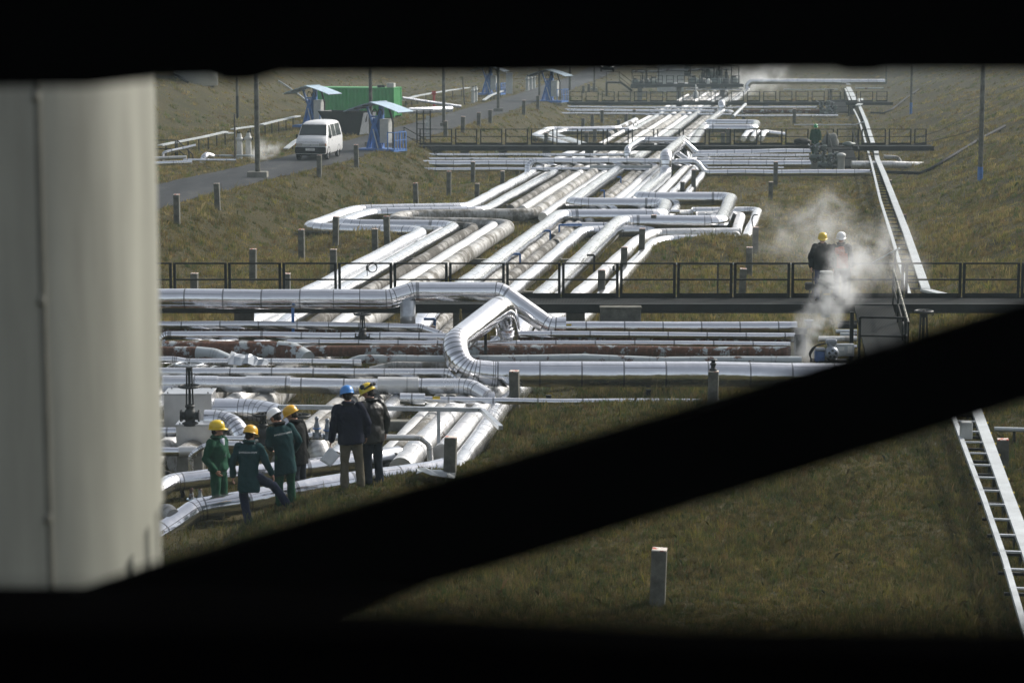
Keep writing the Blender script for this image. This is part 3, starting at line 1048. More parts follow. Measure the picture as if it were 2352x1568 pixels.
pipe(dip(qof(P((1347, 648), .3)), .3, 46.8) + [ P((1462, 556), .3), P((1500, 538), .3), P((1700, 536), .3)], .40, 'patched', 'battered pale pipe with torn cladding near the bank', G_LONG, fl=.7)
pipe([P((1045, 1090), .06), P((1150, 935), .05), LP(qof(P((1405, 648), .3)), 60, .05), LP(qof(P((1405, 648), .3)), 65, .3), P((1500, 560), .3), P((1530, 552), .3), P((1690, 551), .3)], .36, 'white', 'rightmost white pipe of the near bundle running along the turf bank', G_LONG, fl=.7)
# right loops, extra legs
pipe([P((1590, 486), .35), P((1742, 484.5), .35), P((1713, 548), .25)], .34, 'white', 'white pipe turning down into the turf hump beside a concrete post', G_LONG, fl=.5)
pipe([P((1600, 497), .3), P((1702, 495), .3), P((1688, 545), .2)], .38, 'patched', 'wrinkled pale pipe inside the right loops entering the turf hump', G_LONG, fl=.6)
pipe([P((1560, 492), .25), P((1652, 488), .25), P((1618, 520), .25)], .34, 'patched', 'patched elbow pipe half hidden under the right loops', G_LONG, fl=.5)
pipe([P((1300, 519), .5), P((1600, 520), .45)], .28, 'bright', 'bright straight pipe under the right loops', G_X)
pipe([P((1310, 488), .6), P((1560, 486), .6)], .16, 'white', 'thin pale pipe behind the middle loop', G_X)

# far bundle beyond the second walkway, right side stubs
for k, (x, lb) in enumerate([(1712, 'left short white stub pipe by the second walkway'), (1732, 'middle short white stub pipe by the second walkway'), (1752, 'right short white stub pipe by the second walkway')]):
    p = P((x, 309), .4)
    pipe([LP(qof(p), p.y - 4, .3), LP(qof(p), p.y + 5, .3), LP(qof(p) + 1.5, p.y + 5.3, .1)], .38, 'white', lb, 'short stub pipes by the second walkway', fl=.4)

# striped pipe end of the outer loop
p0 = P((1418, 297), .45)
for k in range(5):
    Y0 = 166 + k * 5.2
    pipe([LP(qof(P((1470, 272), zl)) + .02, Y0 + 2, .34), LP(qof(P((1470, 272), zl)) + .02, Y0 + 4.6, .34)], .42, 'brown', 'brown wrap band on the far left pipe, band %s from the walkway' % ('first', 'second', 'third', 'fourth', 'fifth')[k], 'brown wrap bands on the far left pipe', name='pipe_wrap', cat='pipe wrap')

# ---- foreground pipes crossing the pit
yT = 59.3
t = lambda fr, u, v, Y=yT: PY((fr, u, v), Y)
pipe([PY((-80, 684), yT), PY((600, 686), yT), PY((895, 687), yT), PY((946, 670), yT + .25), PY((1150, 670), yT + .25), PY((1262, 750), yT - .2), PY((1300, 750), yT - .2)],
     wid(42, PY((600, 686), yT)), 'bright', 'thick shiny pipe under the near walkway that humps up and drops to the right', G_X, fl=.42, seg=24, N=6)
pipe([PY((1262, 751), yT - .15), PY((1830, 751), yT - .15)], wid(25, PY((1262, 750), yT)), 'bright', 'shiny pipe continuing right from the drop with a small yellow tag', G_X)
# yellow tag
for (x, y, Yd, lb) in [(1305, 746, yT - .15 - .15, 'small yellow tag on the shiny pipe right of the drop'), (1002, 912.5, 50.6, 'small yellow tag on the white pipe with a sleeve')]:
    p = PY((x, y), Yd); b = MB(); b.box((0, 0, 0), (.17, .012, .05), bev=.003)
    T = thing('pipe_tag', lb, 'tag', p, 0, 'yellow tags on pipes'); b.build('tag_plate', 'yellow', T)
# big foreground pipe with its tall bend
yb_ = 54.0
A = PY((1166, 692), 58.2); A0 = Vector((A.x + .02, A.y + .1, .1))
B_ = PY((1040, 790), 54.3); C_ = PY((1105, 862), yb_)
pipe([A0, A, B_, PY((1062, 852), 53.9), PY((1135, 859), yb_), PY((1960, 863), yb_)], wid(55, C_), 'bright', 'biggest shiny pipe with a tall segmented bend in front of the walkway', G_X, fl=.75, seg=28, N=9)
yy = [59.0, 58.0, 57.2]
pipe([PY((-80, 745), 59), PY((700, 747), 59), PY((965, 752), 59), PY((1012, 768), 58.9), PY((1050, 800), 58.9)], wid(17, PY((700, 747), 59)), 'bright', 'slim shiny pipe just below the walkway at left, bent down at its right end', G_X, fl=.35)
pipe([PY((300, 757), 59.4), PY((1000, 757), 59.4)], wid(17, PY((700, 757), 59)), 'rust', 'blotchy rusted pipe between two slim shiny pipes', G_X)
pipe([PY((372, 800), 58.2), PY((372, 770), 58.2), PY((600, 770.5), 58), PY((1052, 775), 58)], wid(19, PY((600, 771), 58)), 'bright', 'slim shiny pipe with a black gate valve, turned down at its left end', G_X, fl=.3)
pipe([PY((380, 803), 57), PY((640, 803), 57), PY((700, 822), 56.6)], wid(38, PY((600, 803), 57)), 'rust', 'wide rusty pipe with flaking paint in the left pit', G_X, fl=.8)
pipe([PY((670, 826), 56.9), PY((715, 806), 56.9), PY((1100, 805), 57), PY((1815, 808), 57)], wid(24, PY((900, 806), 57)), 'rust', 'long rusty brown pipe behind the biggest shiny pipe', G_X, fl=.6)
pipe([PY((-80, 809), 56.4), PY((452, 809), 56.4), PY((540, 833), 56.2)], wid(25, PY((452, 809), 56)), 'rust', 'dark rusty pipe with a pale bent end beside the cream vessel', G_X, fl=.6)
pipe([PY((660, 786), 57.6), PY((1100, 789), 57.6), PY((1815, 792), 57.6)], wid(13, PY((900, 788), 57.6)), 'bright', 'narrow white pipe above the long rusty pipe', G_X)
pipe([PY((1125, 790), 58.0), PY((1160, 767), 58.3), PY((1826, 772), 58.3)], wid(14, PY((1500, 768), 58)), 'bright', 'narrow white pipe with a lap seam, upper right of the big bend', G_X, fl=.4)
pipe([PY((1125, 778), 58.4), PY((1826, 780), 58.4)], wid(12, PY((1500, 778), 58.4)), 'rust', 'thin rusty pipe under the narrow white pipe', G_X)
pipe([PY((785, 842), 55.9), PY((826, 824), 56), PY((1840, 828), 56)], wid(19, PY((1000, 825), 56)), 'paint', 'blue grey pipe with flaking paint behind the biggest shiny pipe', G_X, fl=.6)
pipe([PY((850, 850), 55.6), PY((905, 838), 55.6), PY((1080, 840), 55.6)], wid(15, PY((1000, 839), 55.6)), 'grey', 'dull grey bent pipe left of the big segmented bend', G_X, fl=.5)
pipe([PY((-80, 829), 55.4), PY((400, 826), 55.4), PY((430, 831), 55.4), PY((830, 833), 55.4)], wid(15, PY((600, 832), 55.4)), 'white', 'pale pipe behind the crumpled sheet at left', G_X, fl=.5)
pipe([PY((-80, 855), 54.6), PY((600, 855), 54.6), PY((1038, 857), 54.6), PY((1066, 885), 54.2)], wid(21, PY((600, 855), 54.6)), 'white', 'pale jacketed pipe second from the front at left', G_X, fl=.35, wob=.02)
pipe([PY((374, 880), 53), PY((600, 884), 53), PY((1080, 886), 53), PY((1122, 912), 52.4)], wid(34, PY((600, 884), 53)), 'white', 'wide dull jacketed pipe with loose overlapping sleeves in the left pit', G_X, fl=.5, wob=.02, seg=22)
# loose sleeves on it
for x0, x1, k, lb in [(374, 500, 1.06, 'leftmost loose sleeve, torn, on the wide dull pipe'), (566, 668, 1.08, 'loose sleeve left of the blue helmet on the wide dull pipe'), (868, 962, 1.09, 'loose sleeve right of the yellow helmet with goggles')]:
    a_ = PY((x0, 881 + (x0 - 374) * .008), 53); b_ = PY((x1, 881 + (x1 - 374) * .008), 53)
    pipe([a_, b_], wid(34, a_) * k, 'dusty' if x0 > 800 else 'white', lb, 'loose sleeves on the wide dull pipe', name='pipe_sleeve', cat='pipe sleeve', seg=22)
pipe([PY((922, 916), 50.7), PY((1100, 918), 50.7), PY((1660, 924), 50.7), PY((1800, 926), 50.7)], wid(14, PY((1000, 917), 50.7)), 'bright', 'white pipe lying along the crest of the turf bank', G_X)
pipe([PY((919, 915), 50.7), PY((976, 916), 50.7)], wid(24, PY((1000, 917), 50.7)), 'white', 'square ended white sleeve at the left end of the bank pipe', name='pipe_sleeve', cat='pipe sleeve', wob=0)
pipe([PY((640, 803), 56.98), PY((672, 805), 56.9), PY((706, 826), 56.5)], wid(38, PY((600, 803), 57)) * 1.01, 'paint', 'pale flaking bent end of the wide rusty pipe', 'pale bent pipe ends in the left pit', name='pipe_bend', cat='pipe bend', fl=.5)
pipe([PY((452, 809), 56.39), PY((492, 813), 56.3), PY((542, 834), 56.15)], wid(25, PY((452, 809), 56)) * 1.04, 'paint', 'pale bent end of the dark rusty pipe by the vessel', 'pale bent pipe ends in the left pit', name='pipe_bend', cat='pipe bend', fl=.5)
# crumpled sheet
b = MB()
rg = random.Random(5)
gx, gz = 9, 5
vs = []
for i in range(gx):
    for k in range(gz):
        a = PI * (.05 + .9 * k / (gz - 1))
        rr = .28 * (1 - .55 * (i / (gx - 1)) ** 1.6)
        vs.append((i / (gx - 1) * .9 + rg.gauss(0, .02), -math.cos(a) * rr + rg.gauss(0, .03), math.sin(a) * rr * 1.1 + rg.gauss(0, .025)))
b.add(vs, [(i * gz + k, i * gz + k + 1, (i + 1) * gz + k + 1, (i + 1) * gz + k) for i in range(gx - 1) for k in range(gz - 1)])
o = b.build('crumpled_sheet', 'zinc', None, PY((530, 838), 55.2))
o.modifiers.new('thick', 'SOLIDIFY').thickness = .012
tag(o, 'crumpled peeled metal jacket lying on the pale pipe', 'metal sheet')

# boxes and elbows of the valve pit at the left
def vbox(lbl, fr0, fr1, Yf, zt, zb, depth, mat='zinc'):
    a_ = PY(fr0, Yf); b_ = PY(fr1, Yf)
    T = thing('valve_box', lbl, 'metal box', ((a_.x + b_.x) / 2, Yf + depth / 2, zb), 0, 'sheet metal valve boxes')
    wd = b_.x - a_.x
    m_ = MB(); m_.box((0, 0, (zt - zb) / 2), (wd, depth, zt - zb), bev=.006); m_.build('casing', 'sheet', T)
    m_ = MB(); m_.box((0, 0, zt - zb + .012), (wd + .03, depth + .03, .02), bev=.005); m_.build('lid', 'sheet', T)
    m_ = MB()
    for sx in (-.42, .42):
        for sy in (-.4, .4):
            m_.cyl((wd * sx, depth * sy, zt - zb + .02), (wd * sx, depth * sy, zt - zb + .045), .014, 8)
    m_.build('bolt_heads', 'dark', T)
    return T
vbox('larger sheet metal valve box behind the tall handwheel', (376, 930), (486, 930), 49.0, .88, .05, .75)
vbox('smaller sheet metal valve box under the tall handwheel', (404, 985), (509, 985), 47.0, .56, .12, .5)
pipe([PY((480, 944), 49.3), PY((585, 945), 49.3), PY((660, 962), 48.6), PY((690, 1040), 48.2)], .53, 'bright', 'fat shiny segmented elbow leaving the larger valve box', 'fat shiny elbows', fl=.9, seg=26, N=8)
pipe([PY((470, 965), 47.6), PY((515, 966), 47.6), PY((548, 985), 47.3), PY((566, 1060), 47.2)], .42, 'bright', 'second shiny segmented elbow between the green jacket and the orange yellow helmet', 'fat shiny elbows', fl=.6, seg=24, N=7)
pipe([PY((-80, 993), 47.2), PY((406, 992), 47.2)], .19, 'bright', 'shiny pipe entering the smaller valve box from the left', G_X)
pipe([PY((500, 1007), 46.6), PY((640, 1009), 46.4), PY((690, 1010), 46.4)], .125, 'white', 'thin pale pipe behind the green jacket, upper of two', G_X)
pipe([PY((500, 1020), 46.0), PY((700, 1026), 46.0)], .15, 'white', 'thin pale pipe behind the green jacket, lower of two', G_X)
pipe([PY((-80, 1037), 45.4), PY((420, 1037), 45.4)], .165, 'bright', 'grey pipe resting on a concrete block at far left', G_X)
pipe([PY((412, 1036), 45.4), PY((452, 1036), 45.4)], .20, 'dusty', 'short thick joint on the grey pipe above the concrete block', G_X, name='pipe_joint', cat='pipe joint')
pipe([PY((490, 1015), 45.1), PY((462, 1028), 45.0), PY((438, 1045), 45.0), PY((438, 1090), 45.0)], .10, 'white', 'small pale downpipe beside the concrete block', G_X, fl=.15)
p = PY((440, 1096), 45.6)
b = MB(); b.box((0, 0, .2), (.52, .4, .62), bev=.02); o = b.build('concrete_block', 'conc', None, (p.x, p.y, -.15)); tag(o, 'low concrete block carrying the grey pipe at far left', 'block')
pipe([PY((350, 1055), 47.0), PY((420, 1052), 46.8)], .34, 'grey', 'lumpy grey wrapped pipe behind the concrete block', G_LONG, wob=.05)
pipe([P((320, 1150), .1), P((392, 1108), .1), P((484, 1097), .12), P((700, 1074), .12), P((830, 1058), .12), P((915, 1044), .1)], .335, 'bright', 'shiny pipe behind the men of the near group, crumpled on top', G_X, fl=.4, wob=.03, seg=22)
pipe([PY((200, 1330), 39.2), PY((357, 1231), 40.4), PY((452, 1170), 41.2), PY((563, 1152), 41.5), PY((674, 1130), 42.0), PY((806, 1109), 42.6), PY((985, 1081), 43.5), PY((1040, 1072), 43.8)], .40, 'bright', 'shiny bent pipe at the foot of the bank, in front of the green jacket', G_X, fl=.4, wob=.03, seg=24)
pipe([P((362, 1178), .0), P((385, 1172), .05), P((398, 1186), .0)], .24, 'grey', 'lumpy wrapped grey pipe end in the lower left pit', G_LONG, wob=.05, fl=.2)
pipe([PY((884, 1004), 44.6), PY((966, 1005), 44.6), PY((986, 1020), 44.6), PY((990, 1078), 44.6)], wid(13, PY((900, 1005), 44.6)), 'dusty', 'slim grey handrail pipe bent down beside the open pipe end', G_X, fl=.16)
pipe([PY((690, 1000), 45.4), PY((790, 1005), 45.4), PY((800, 1010), 45.4)], .13, 'white', 'thin pale pipe with two small blue handwheels', G_X)
pipe([PY((735, 1070), 45.8), PY((735, 1030), 45.8), PY((715, 1012), 46.2)], .36, 'dusty', 'stubby dusty pipe bend behind the white helmet', G_LONG, fl=.3)

# ---- pipes crossing at the second walkway
y3 = PY((1000, 370), 100)
D3 = P((1000, 377), .55).y
sp = [(356, 7, 134.4, 'white', 'thin white pipe right under the second walkway, left half', 915, 1436), (366, 7, 132.6, 'white', 'thin pale pipe second under the second walkway', 915, 1436),
      (377, 16, 130.5, 'bright', 'thick bright pipe crossing left of the riser at the second walkway', 915, 1250), (389.5, 9, 127.5, 'bright', 'slim bright pipe lowest of the left crossing at the second walkway', 925, 1490)]
for y, th, Yd, mt, lb, x0, x1 in sp:
    pipe([PY((x0, y), Yd), PY((x1, y), Yd)], wid(th, PY((x0, y), Yd)), mt, lb, G_X)
zr3 = PY((1212, 399), 126)
pipe([Vector((zr3.x, zr3.y, .2)), PY((1212, 371), 126.3), PY((1600, 372.5), 126.5), PY((1618, 398), 126.5), PY((2005, 397), 126.5)], wid(14.5, PY((1300, 371), 126)), 'bright', 'bright raised pipe at the second walkway with risers at both ends', G_X, fl=.45)
pipe([PY((1439, 392), 128), PY((1441, 343), 128), PY((1472, 322), 134.0), PY((1566, 322.5), 133.2), PY((1600, 353), 133.2), PY((1862, 349.5), 133.2)], wid(14, PY((1500, 322), 134)), 'bright', 'bright pipe hopping over the second walkway', G_X, fl=.4)
pipe([PY((1548, 345), 130.5), PY((1584, 372), 129.5)], wid(11, PY((1560, 350), 130)), 'bright', 'short slanting pipe under the hump at the second walkway', G_X)
for y, th, Yd, mt, lb, x0, x1 in [(358, 8, 132, 'white', 'pale wrinkled pipe right of the hump at the second walkway', 1590, 1858), (365, 5, 131.5, 'white', 'thin white pipe just above the wide right crossing pipe', 1600, 1858),
                                  (377, 17, 130, 'bright', 'wide bright pipe leading right to the valve cluster', 1605, 1862), (386, 5, 128.5, 'white', 'thin pale pipe between two bright pipes right of the riser', 1625, 1800)]:
    pipe([PY((x0, y), Yd), PY((x1, y), Yd)], wid(th, PY((x0, y), Yd)), mt, lb, G_X)
pipe([PY((1956, 378), 130), PY((2050, 378), 130), PY((2120, 380), 130.5)], wid(15, PY((2000, 378), 130)), 'dusty', 'dusty pipe running into the right hillside past the cable tray', G_X)
pipe([PY((2030, 360), 133), PY((2062, 362), 133), PY((2068, 372), 133)], wid(8, PY((2030, 360), 133)), 'grey', 'small grey bent pipe at the right hillside foot', G_X, fl=.25)
# fat short rail like pipe cover
b = MB(); a_ = PY((1354, 383), 125.0); b_ = PY((1498, 383.5), 125.0)
b.bar(a_ - a_, b_ - a_, .12, .16); o = b.build('pipe_cover', 'tray', None, a_); tag(o, 'pale straight cover strip in front of the raised pipe', 'cover strip')

# ---- pipes crossing at the third walkway
for y, th, Yd, mt, lb, x0, x1 in [(246, 5, 209, 'white', 'upper thin white pipe crossing under the third walkway', 1286, 1690), (254, 8, 205, 'white', 'middle white pipe crossing under the third walkway', 1286, 1640), (261, 5, 199, 'white', 'lowest thin pipe crossing under the third walkway', 1286, 1680),
                                  (247.5, 6, 207, 'bright', 'bright pipe right of the far hump at the third walkway', 1690, 1877), (256, 8, 203, 'rust', 'rusty pipe right of the far hump at the third walkway', 1700, 1882), (266.5, 5.5, 196, 'white', 'low white pipe ending in the grass right of the third walkway', 1690, 1925)]:
    pipe([PY((x0, y), Yd), PY(((x0 + x1) / 2, y + (1.5 if x0 < 1300 else 0)), Yd), PY((x1, y + (2.5 if x0 < 1300 else 0)), Yd)], wid(th, PY((x0, y), Yd)), mt, lb, G_X)
pipe([PY((1660, 256), 203.5), PY((1678, 256.5), 203.5), PY((1684, 262), 202)], .34, 'white', 'small elbow beside the far hump', G_X, fl=.3)
pipe([PY((1684, 268), 199), PY((1700, 252), 203), PY((1712, 240), 207)], .26, 'paint', 'slanting blue grey pipe right of the far hump', G_X)
for y, Yd, x0, x1, th, mt, lb in [(205.5, 246, 1572, 1705, 3, 'white', 'thin pale pipe behind the far pump platform'), (164, 268, 1450, 1525, 5, 'paint', 'left grey green header pipe at the far pump house'), (161, 268.5, 1522, 1600, 5, 'paint', 'middle grey green header pipe at the far pump house'), (159, 269, 1598, 1680, 5, 'paint', 'right grey green header pipe at the far pump house'),
                                  (206, 247, 1800, 1925, 2.5, 'paint', 'thin grey pipe low in front of the far white pipe'), (203, 252, 1965, 2030, 3, 'paint', 'faint grey pipe by the far hillside foot')]:
    pipe([PY((x0, y), Yd), PY((x1, y), Yd)], wid(th, PY((x0, y), Yd)), mt, lb, G_X)

# ---- pipes beside the left service road
for pts, th, mt, lb in [([('l', -60, 1398), ('l', 500, 1380)], 9, 'white', 'wide white pipe beside the left verge at the vessel edge'), ([('l', 380, 1350), ('l', 1100, 1353)], 6, 'bright', 'bright pipe along the left verge'),
                        ([('l', 740, 1290), ('l', 1400, 1290)], 4.5, 'paint', 'grey pipe behind the two steam standpipes'), ([('l', -40, 1325), ('l', 420, 1310)], 7, 'dusty', 'dull pipe behind the white pipe on the left bench')]:
    Yd = P(pts[0], RZ + .3).y
    pipe([PY(p_, Yd) for p_ in pts], wid(th, PY(pts[0], Yd)), mt, lb, 'pipes on the left bench')
pipe([PY(('l', 105, 1360), 119), PY(('l', 105, 1250), 119), PY(('l', 210, 1225), 119.2), PY(('l', 360, 1195), 119.6), PY(('l', 545, 1152), 120)], .16, 'white', 'white slanting pipe with a blue end on the left bench', 'pipes on the left bench', fl=.15)
pipe([PY(('l', 640, 1390), 117.5), PY(('l', 660, 1310), 117.5), PY(('l', 700, 1280), 117.8), PY(('l', 770, 1300), 118.2)], .30, 'white', 'stubby white elbow on the left bench', 'pipes on the left bench', fl=.25)
pipe([PY(('b', -60, 268), 170), PY(('b', 420, 338), 172)], .22, 'white', 'thin white pipe behind the metal stair frame', 'pipes on the left bench')
pipe([PY(('b', -10, 372), 163), PY(('b', 340, 358), 166)], .42, 'white', 'white pipe right of the green container', 'pipes on the left bench')
# ------------------------------------------------------------------ walkways
def walkway(lbl, Yn, Yf, z, x0, x1, posts, gh, rh, legs, group='steel walkways crossing the pit'):
    """posts: world x of the panel joints"""
    T = thing('walkway', lbl, 'walkway', ((x0 + x1) / 2, (Yn + Yf) / 2, 0), 0, group)
    o = Vector(T.location)
    m = MB(); m.box((0, 0, z - .02), (x1 - x0, Yf - Yn - .01, .04)); m.build('deck', 'grate', T)
    for yy in (Yn - .03, Yf + .03):
        m = MB()
        m.box((0, yy - o.y, z - gh / 2 + .01), (x1 - x0, .02, gh)); m.box((0, yy - o.y, z + .005), (x1 - x0, .1, .018)); m.box((0, yy - o.y, z - gh), (x1 - x0, .1, .018))
        m.build('girder', 'dark', T)
    k = Yf / 62
    for i in range(len(posts) - 1):
        a = posts[i] + .055 * k - o.x; b = posts[i + 1] - .055 * k - o.x
        m = MB(); yy = Yf - o.y - .02
        s = .044
        for xx in (a, b):
            m.box((xx, yy, z + rh / 2), (.072, .05, rh))
        for zz in (rh - .02, rh * .52):
            m.box(((a + b) / 2, yy, z + zz), (b - a - s, s * .9, s))
        m.box(((a + b) / 2, yy, z + .07), (b - a - s, .012, .12))
        m.build('railing_panel', 'rail', T)
    for x, zb in legs:
        m = MB(); m.box((x - o.x, 0, (z - gh + zb) / 2 - .1), (.5, .35, z - gh - zb + .2)); m.build('leg', 'conc', T)
    return T

Yn, Yf = 60.4, 61.8
pp = [140, 268, 394, 520, 644.5, 772, 899, 1026, 1157, 1285, 1418, 1549, 1679, 1811, 1941, 2072, 2204, 2338, 2470, 2600]
px = [PY((x + 4, 690), Yf).x for x in pp]
walkway('dark railed walkway nearest the camera, two men standing on it', Yn, Yf, RZ, px[0] - .1, px[-1] + .1, px, .22, .96,
        [(PY((x, 720), 61).x, 0) for x in (1062, 2067, 560, 1322)])
D3y = 135.8
pp = [942, 960.5 + 0, 1042, 1099.5, 1157, 1216, 1274.5, 1331, 1390, 1447.5, 1506, 1564.5, 1624, 1681.7, 1742.5, 1800, 1860, 1918, 1975, 2037.5, 2096, 2131]
px = [PY((x, 330), D3y + 1.2).x for x in pp[1:]]
walkway('dark railed walkway second from the camera, worker in green beside it', D3y - .3, D3y + 1.2, 1.37, px[0] - .1, px[-1] + .1, px, .26, .95,
        [(PY((x, 340), D3y).x, 0) for x in (1067, 1155, 1256, 1354, 1700, 1560)])
D4y = 211.5
px = [PY((1305 + 37.3 * k, 233), D4y).x for k in range(20)] + [PY((2047, 233), D4y).x]
walkway('dark railed walkway third from the camera, hazy', D4y - .4, D4y + 1.3, 1.12, px[0] - .1, px[-1] + .1, px, .24, .95,
        [(PY((x, 240), D4y).x, 0) for x in (1400, 1560, 1760, 1960)])
# the fourth one, with its stair platform
D5y = 246
px = [PY((1452 + 25.3 * k, 200), D5y).x for k in range(11)]
T4 = walkway('far pump platform walkway with a stair at its left end', D5y - .4, D5y + 1.3, 1.75, px[0] - .1, px[-1] + .1, px, .28, .9,
             [(PY((x, 205), D5y).x, 0) for x in (1470, 1560, 1660)])
m = MB(); a_ = PY((1424, 190), D5y); b_ = PY((1452, 209), D5y); o4 = Vector(T4.location)
for dy in (-.3, 1.2):
    m.bar((a_.x - o4.x, dy, a_.z + .1), (b_.x - o4.x, dy, b_.z), .06, .22)
for k in range(6):
    q = a_.lerp(b_, (k + .5) / 6); m.box((q.x - o4.x, .45, q.z), (.28, 1.4, .03))
m.build('stair', 'dark', T4)
m = MB()
m.bar((a_.x - o4.x, 1.2, a_.z + 1.1), (b_.x - o4.x, 1.2, b_.z + .9), .05); m.bar((a_.x - o4.x, 1.2, a_.z + .6), (b_.x - o4.x, 1.2, b_.z + .4), .05)
c_ = PY((1394, 190), D5y)
m.box(((a_.x + c_.x) / 2 - o4.x, .45, a_.z), (a_.x - c_.x, 1.5, .2))
for xx in (a_.x, c_.x):
    m.bar((xx - o4.x, 1.2, a_.z), (xx - o4.x, 1.2, a_.z + 1.1), .06)
m.bar((a_.x - o4.x, 1.2, a_.z + 1.1), (c_.x - o4.x, 1.2, a_.z + 1.1), .05)
m.bar((c_.x - o4.x, .4, 0), (c_.x - o4.x, .4, a_.z), .2)
m.build('stair_landing', 'dark', T4)

# ramp down from the near walkway towards the camera
a_ = PY((1962, 688), 60.35); e_ = PY((1988, 800), 56.6)
T = thing('access_ramp', 'dark metal ramp sloping from the near walkway down towards the camera, chipped handrail', 'ramp', (a_.x, 60.3, 0))
o = Vector(T.location)
z0, z1 = RZ - .01, .55
y1 = 56.2
xl0, xr0 = a_.x, PY((2050, 690), 60.35).x
xl1, xr1 = PY((1993, 800), y1).x, PY((2086, 800), y1).x
m = MB()
vs = [(xl0, 60.35, z0), (xr0, 60.35, z0), (xr1, y1, z1), (xl1, y1, z1)]
vs = [Vector(v) - o for v in vs]
m.add(vs + [v - Vector((0, 0, .1)) for v in vs], [(0, 1, 2, 3), (7, 6, 5, 4), (0, 4, 5, 1), (1, 5, 6, 2), (2, 6, 7, 3), (3, 7, 4, 0)])
m.build('ramp_plate', 'grate', T)
for k, (x0_, x1_) in enumerate(((xr0, xr1),)):
    m = MB()
    h = .93
    p0 = Vector((x0_, 60.3, z0 + h)) - o; p1 = Vector((x1_, y1 + .05, z1 + h)) - o
    m.tube([p0, p1], .03, 8)
    m.build('handrail', M('chipped_rail_paint', (.03, .035, .035), .6, 0, .1, 14, col2=(.34, .33, .25), thr=(.47, .53)), T)
    m = MB()
    m.tube([p0 - Vector((0, 0, .45)), p1 - Vector((0, 0, .45))], .022, 8)
    for f in (0, .33, .66, 1):
        q = p0.lerp(p1, f); m.bar(q, q - Vector((0, 0, h)), .04)
    m.build('rail_posts', 'rail', T)
m = MB()
q0 = PY((1975, 728), y1) - o; q1 = PY((2080, 730), y1) - o
m.tube([q0, q1], .03, 8); m.tube([q0 - Vector((0, 0, .46)), q1 - Vector((0, 0, .46))], .028, 8)
m.bar(q0, q0 - Vector((0, 0, 1.3)), .06); m.bar(q1, q1 - Vector((0, 0, 1.3)), .06)
m.build('end_rail', 'rail', T)
m = MB(); q = PY((1957, 716), 57.2) - o; m.bar(q, (q.x, q.y, 0), .09); m.build('corner_post', 'rail', T)

# concrete pier in front of the near walkway
a_ = PY((1379, 709), 59.85); b_ = PY((1472, 763), 59.85)
m = MB(); m.box((0, 0, a_.z / 2), (b_.x - a_.x, .4, a_.z), bev=.02); m.box((0, 0, a_.z + .03), (b_.x - a_.x + .04, .42, .05), bev=.01)
tag(m.build('concrete_pier', 'post', None, ((a_.x + b_.x) / 2, 59.95, 0)), 'square concrete pier under the near walkway between two shiny pipe lengths', 'pier')

# ------------------------------------------------------------------ concrete posts
def make_post(w_, h_):
    T = bpy.data.objects.new('concrete_post', None); COL.objects.link(T); T.empty_display_size = .2
    m = MB(); rg = random.Random(3)
    m.box((0, 0, h_ / 2 - .2), (w_, w_ * .96, h_ + .4), bev=.012)
    for v in m.v: v += Vector((rg.gauss(0, .004), rg.gauss(0, .004), rg.gauss(0, .004)))
    m.build('shaft', 'post', T)
    m = MB(); m.box((0, 0, h_ + .006), (w_ * .96, w_ * .92, .02), bev=.006)
    m.build('painted_top', 'postcap', T)
    return T

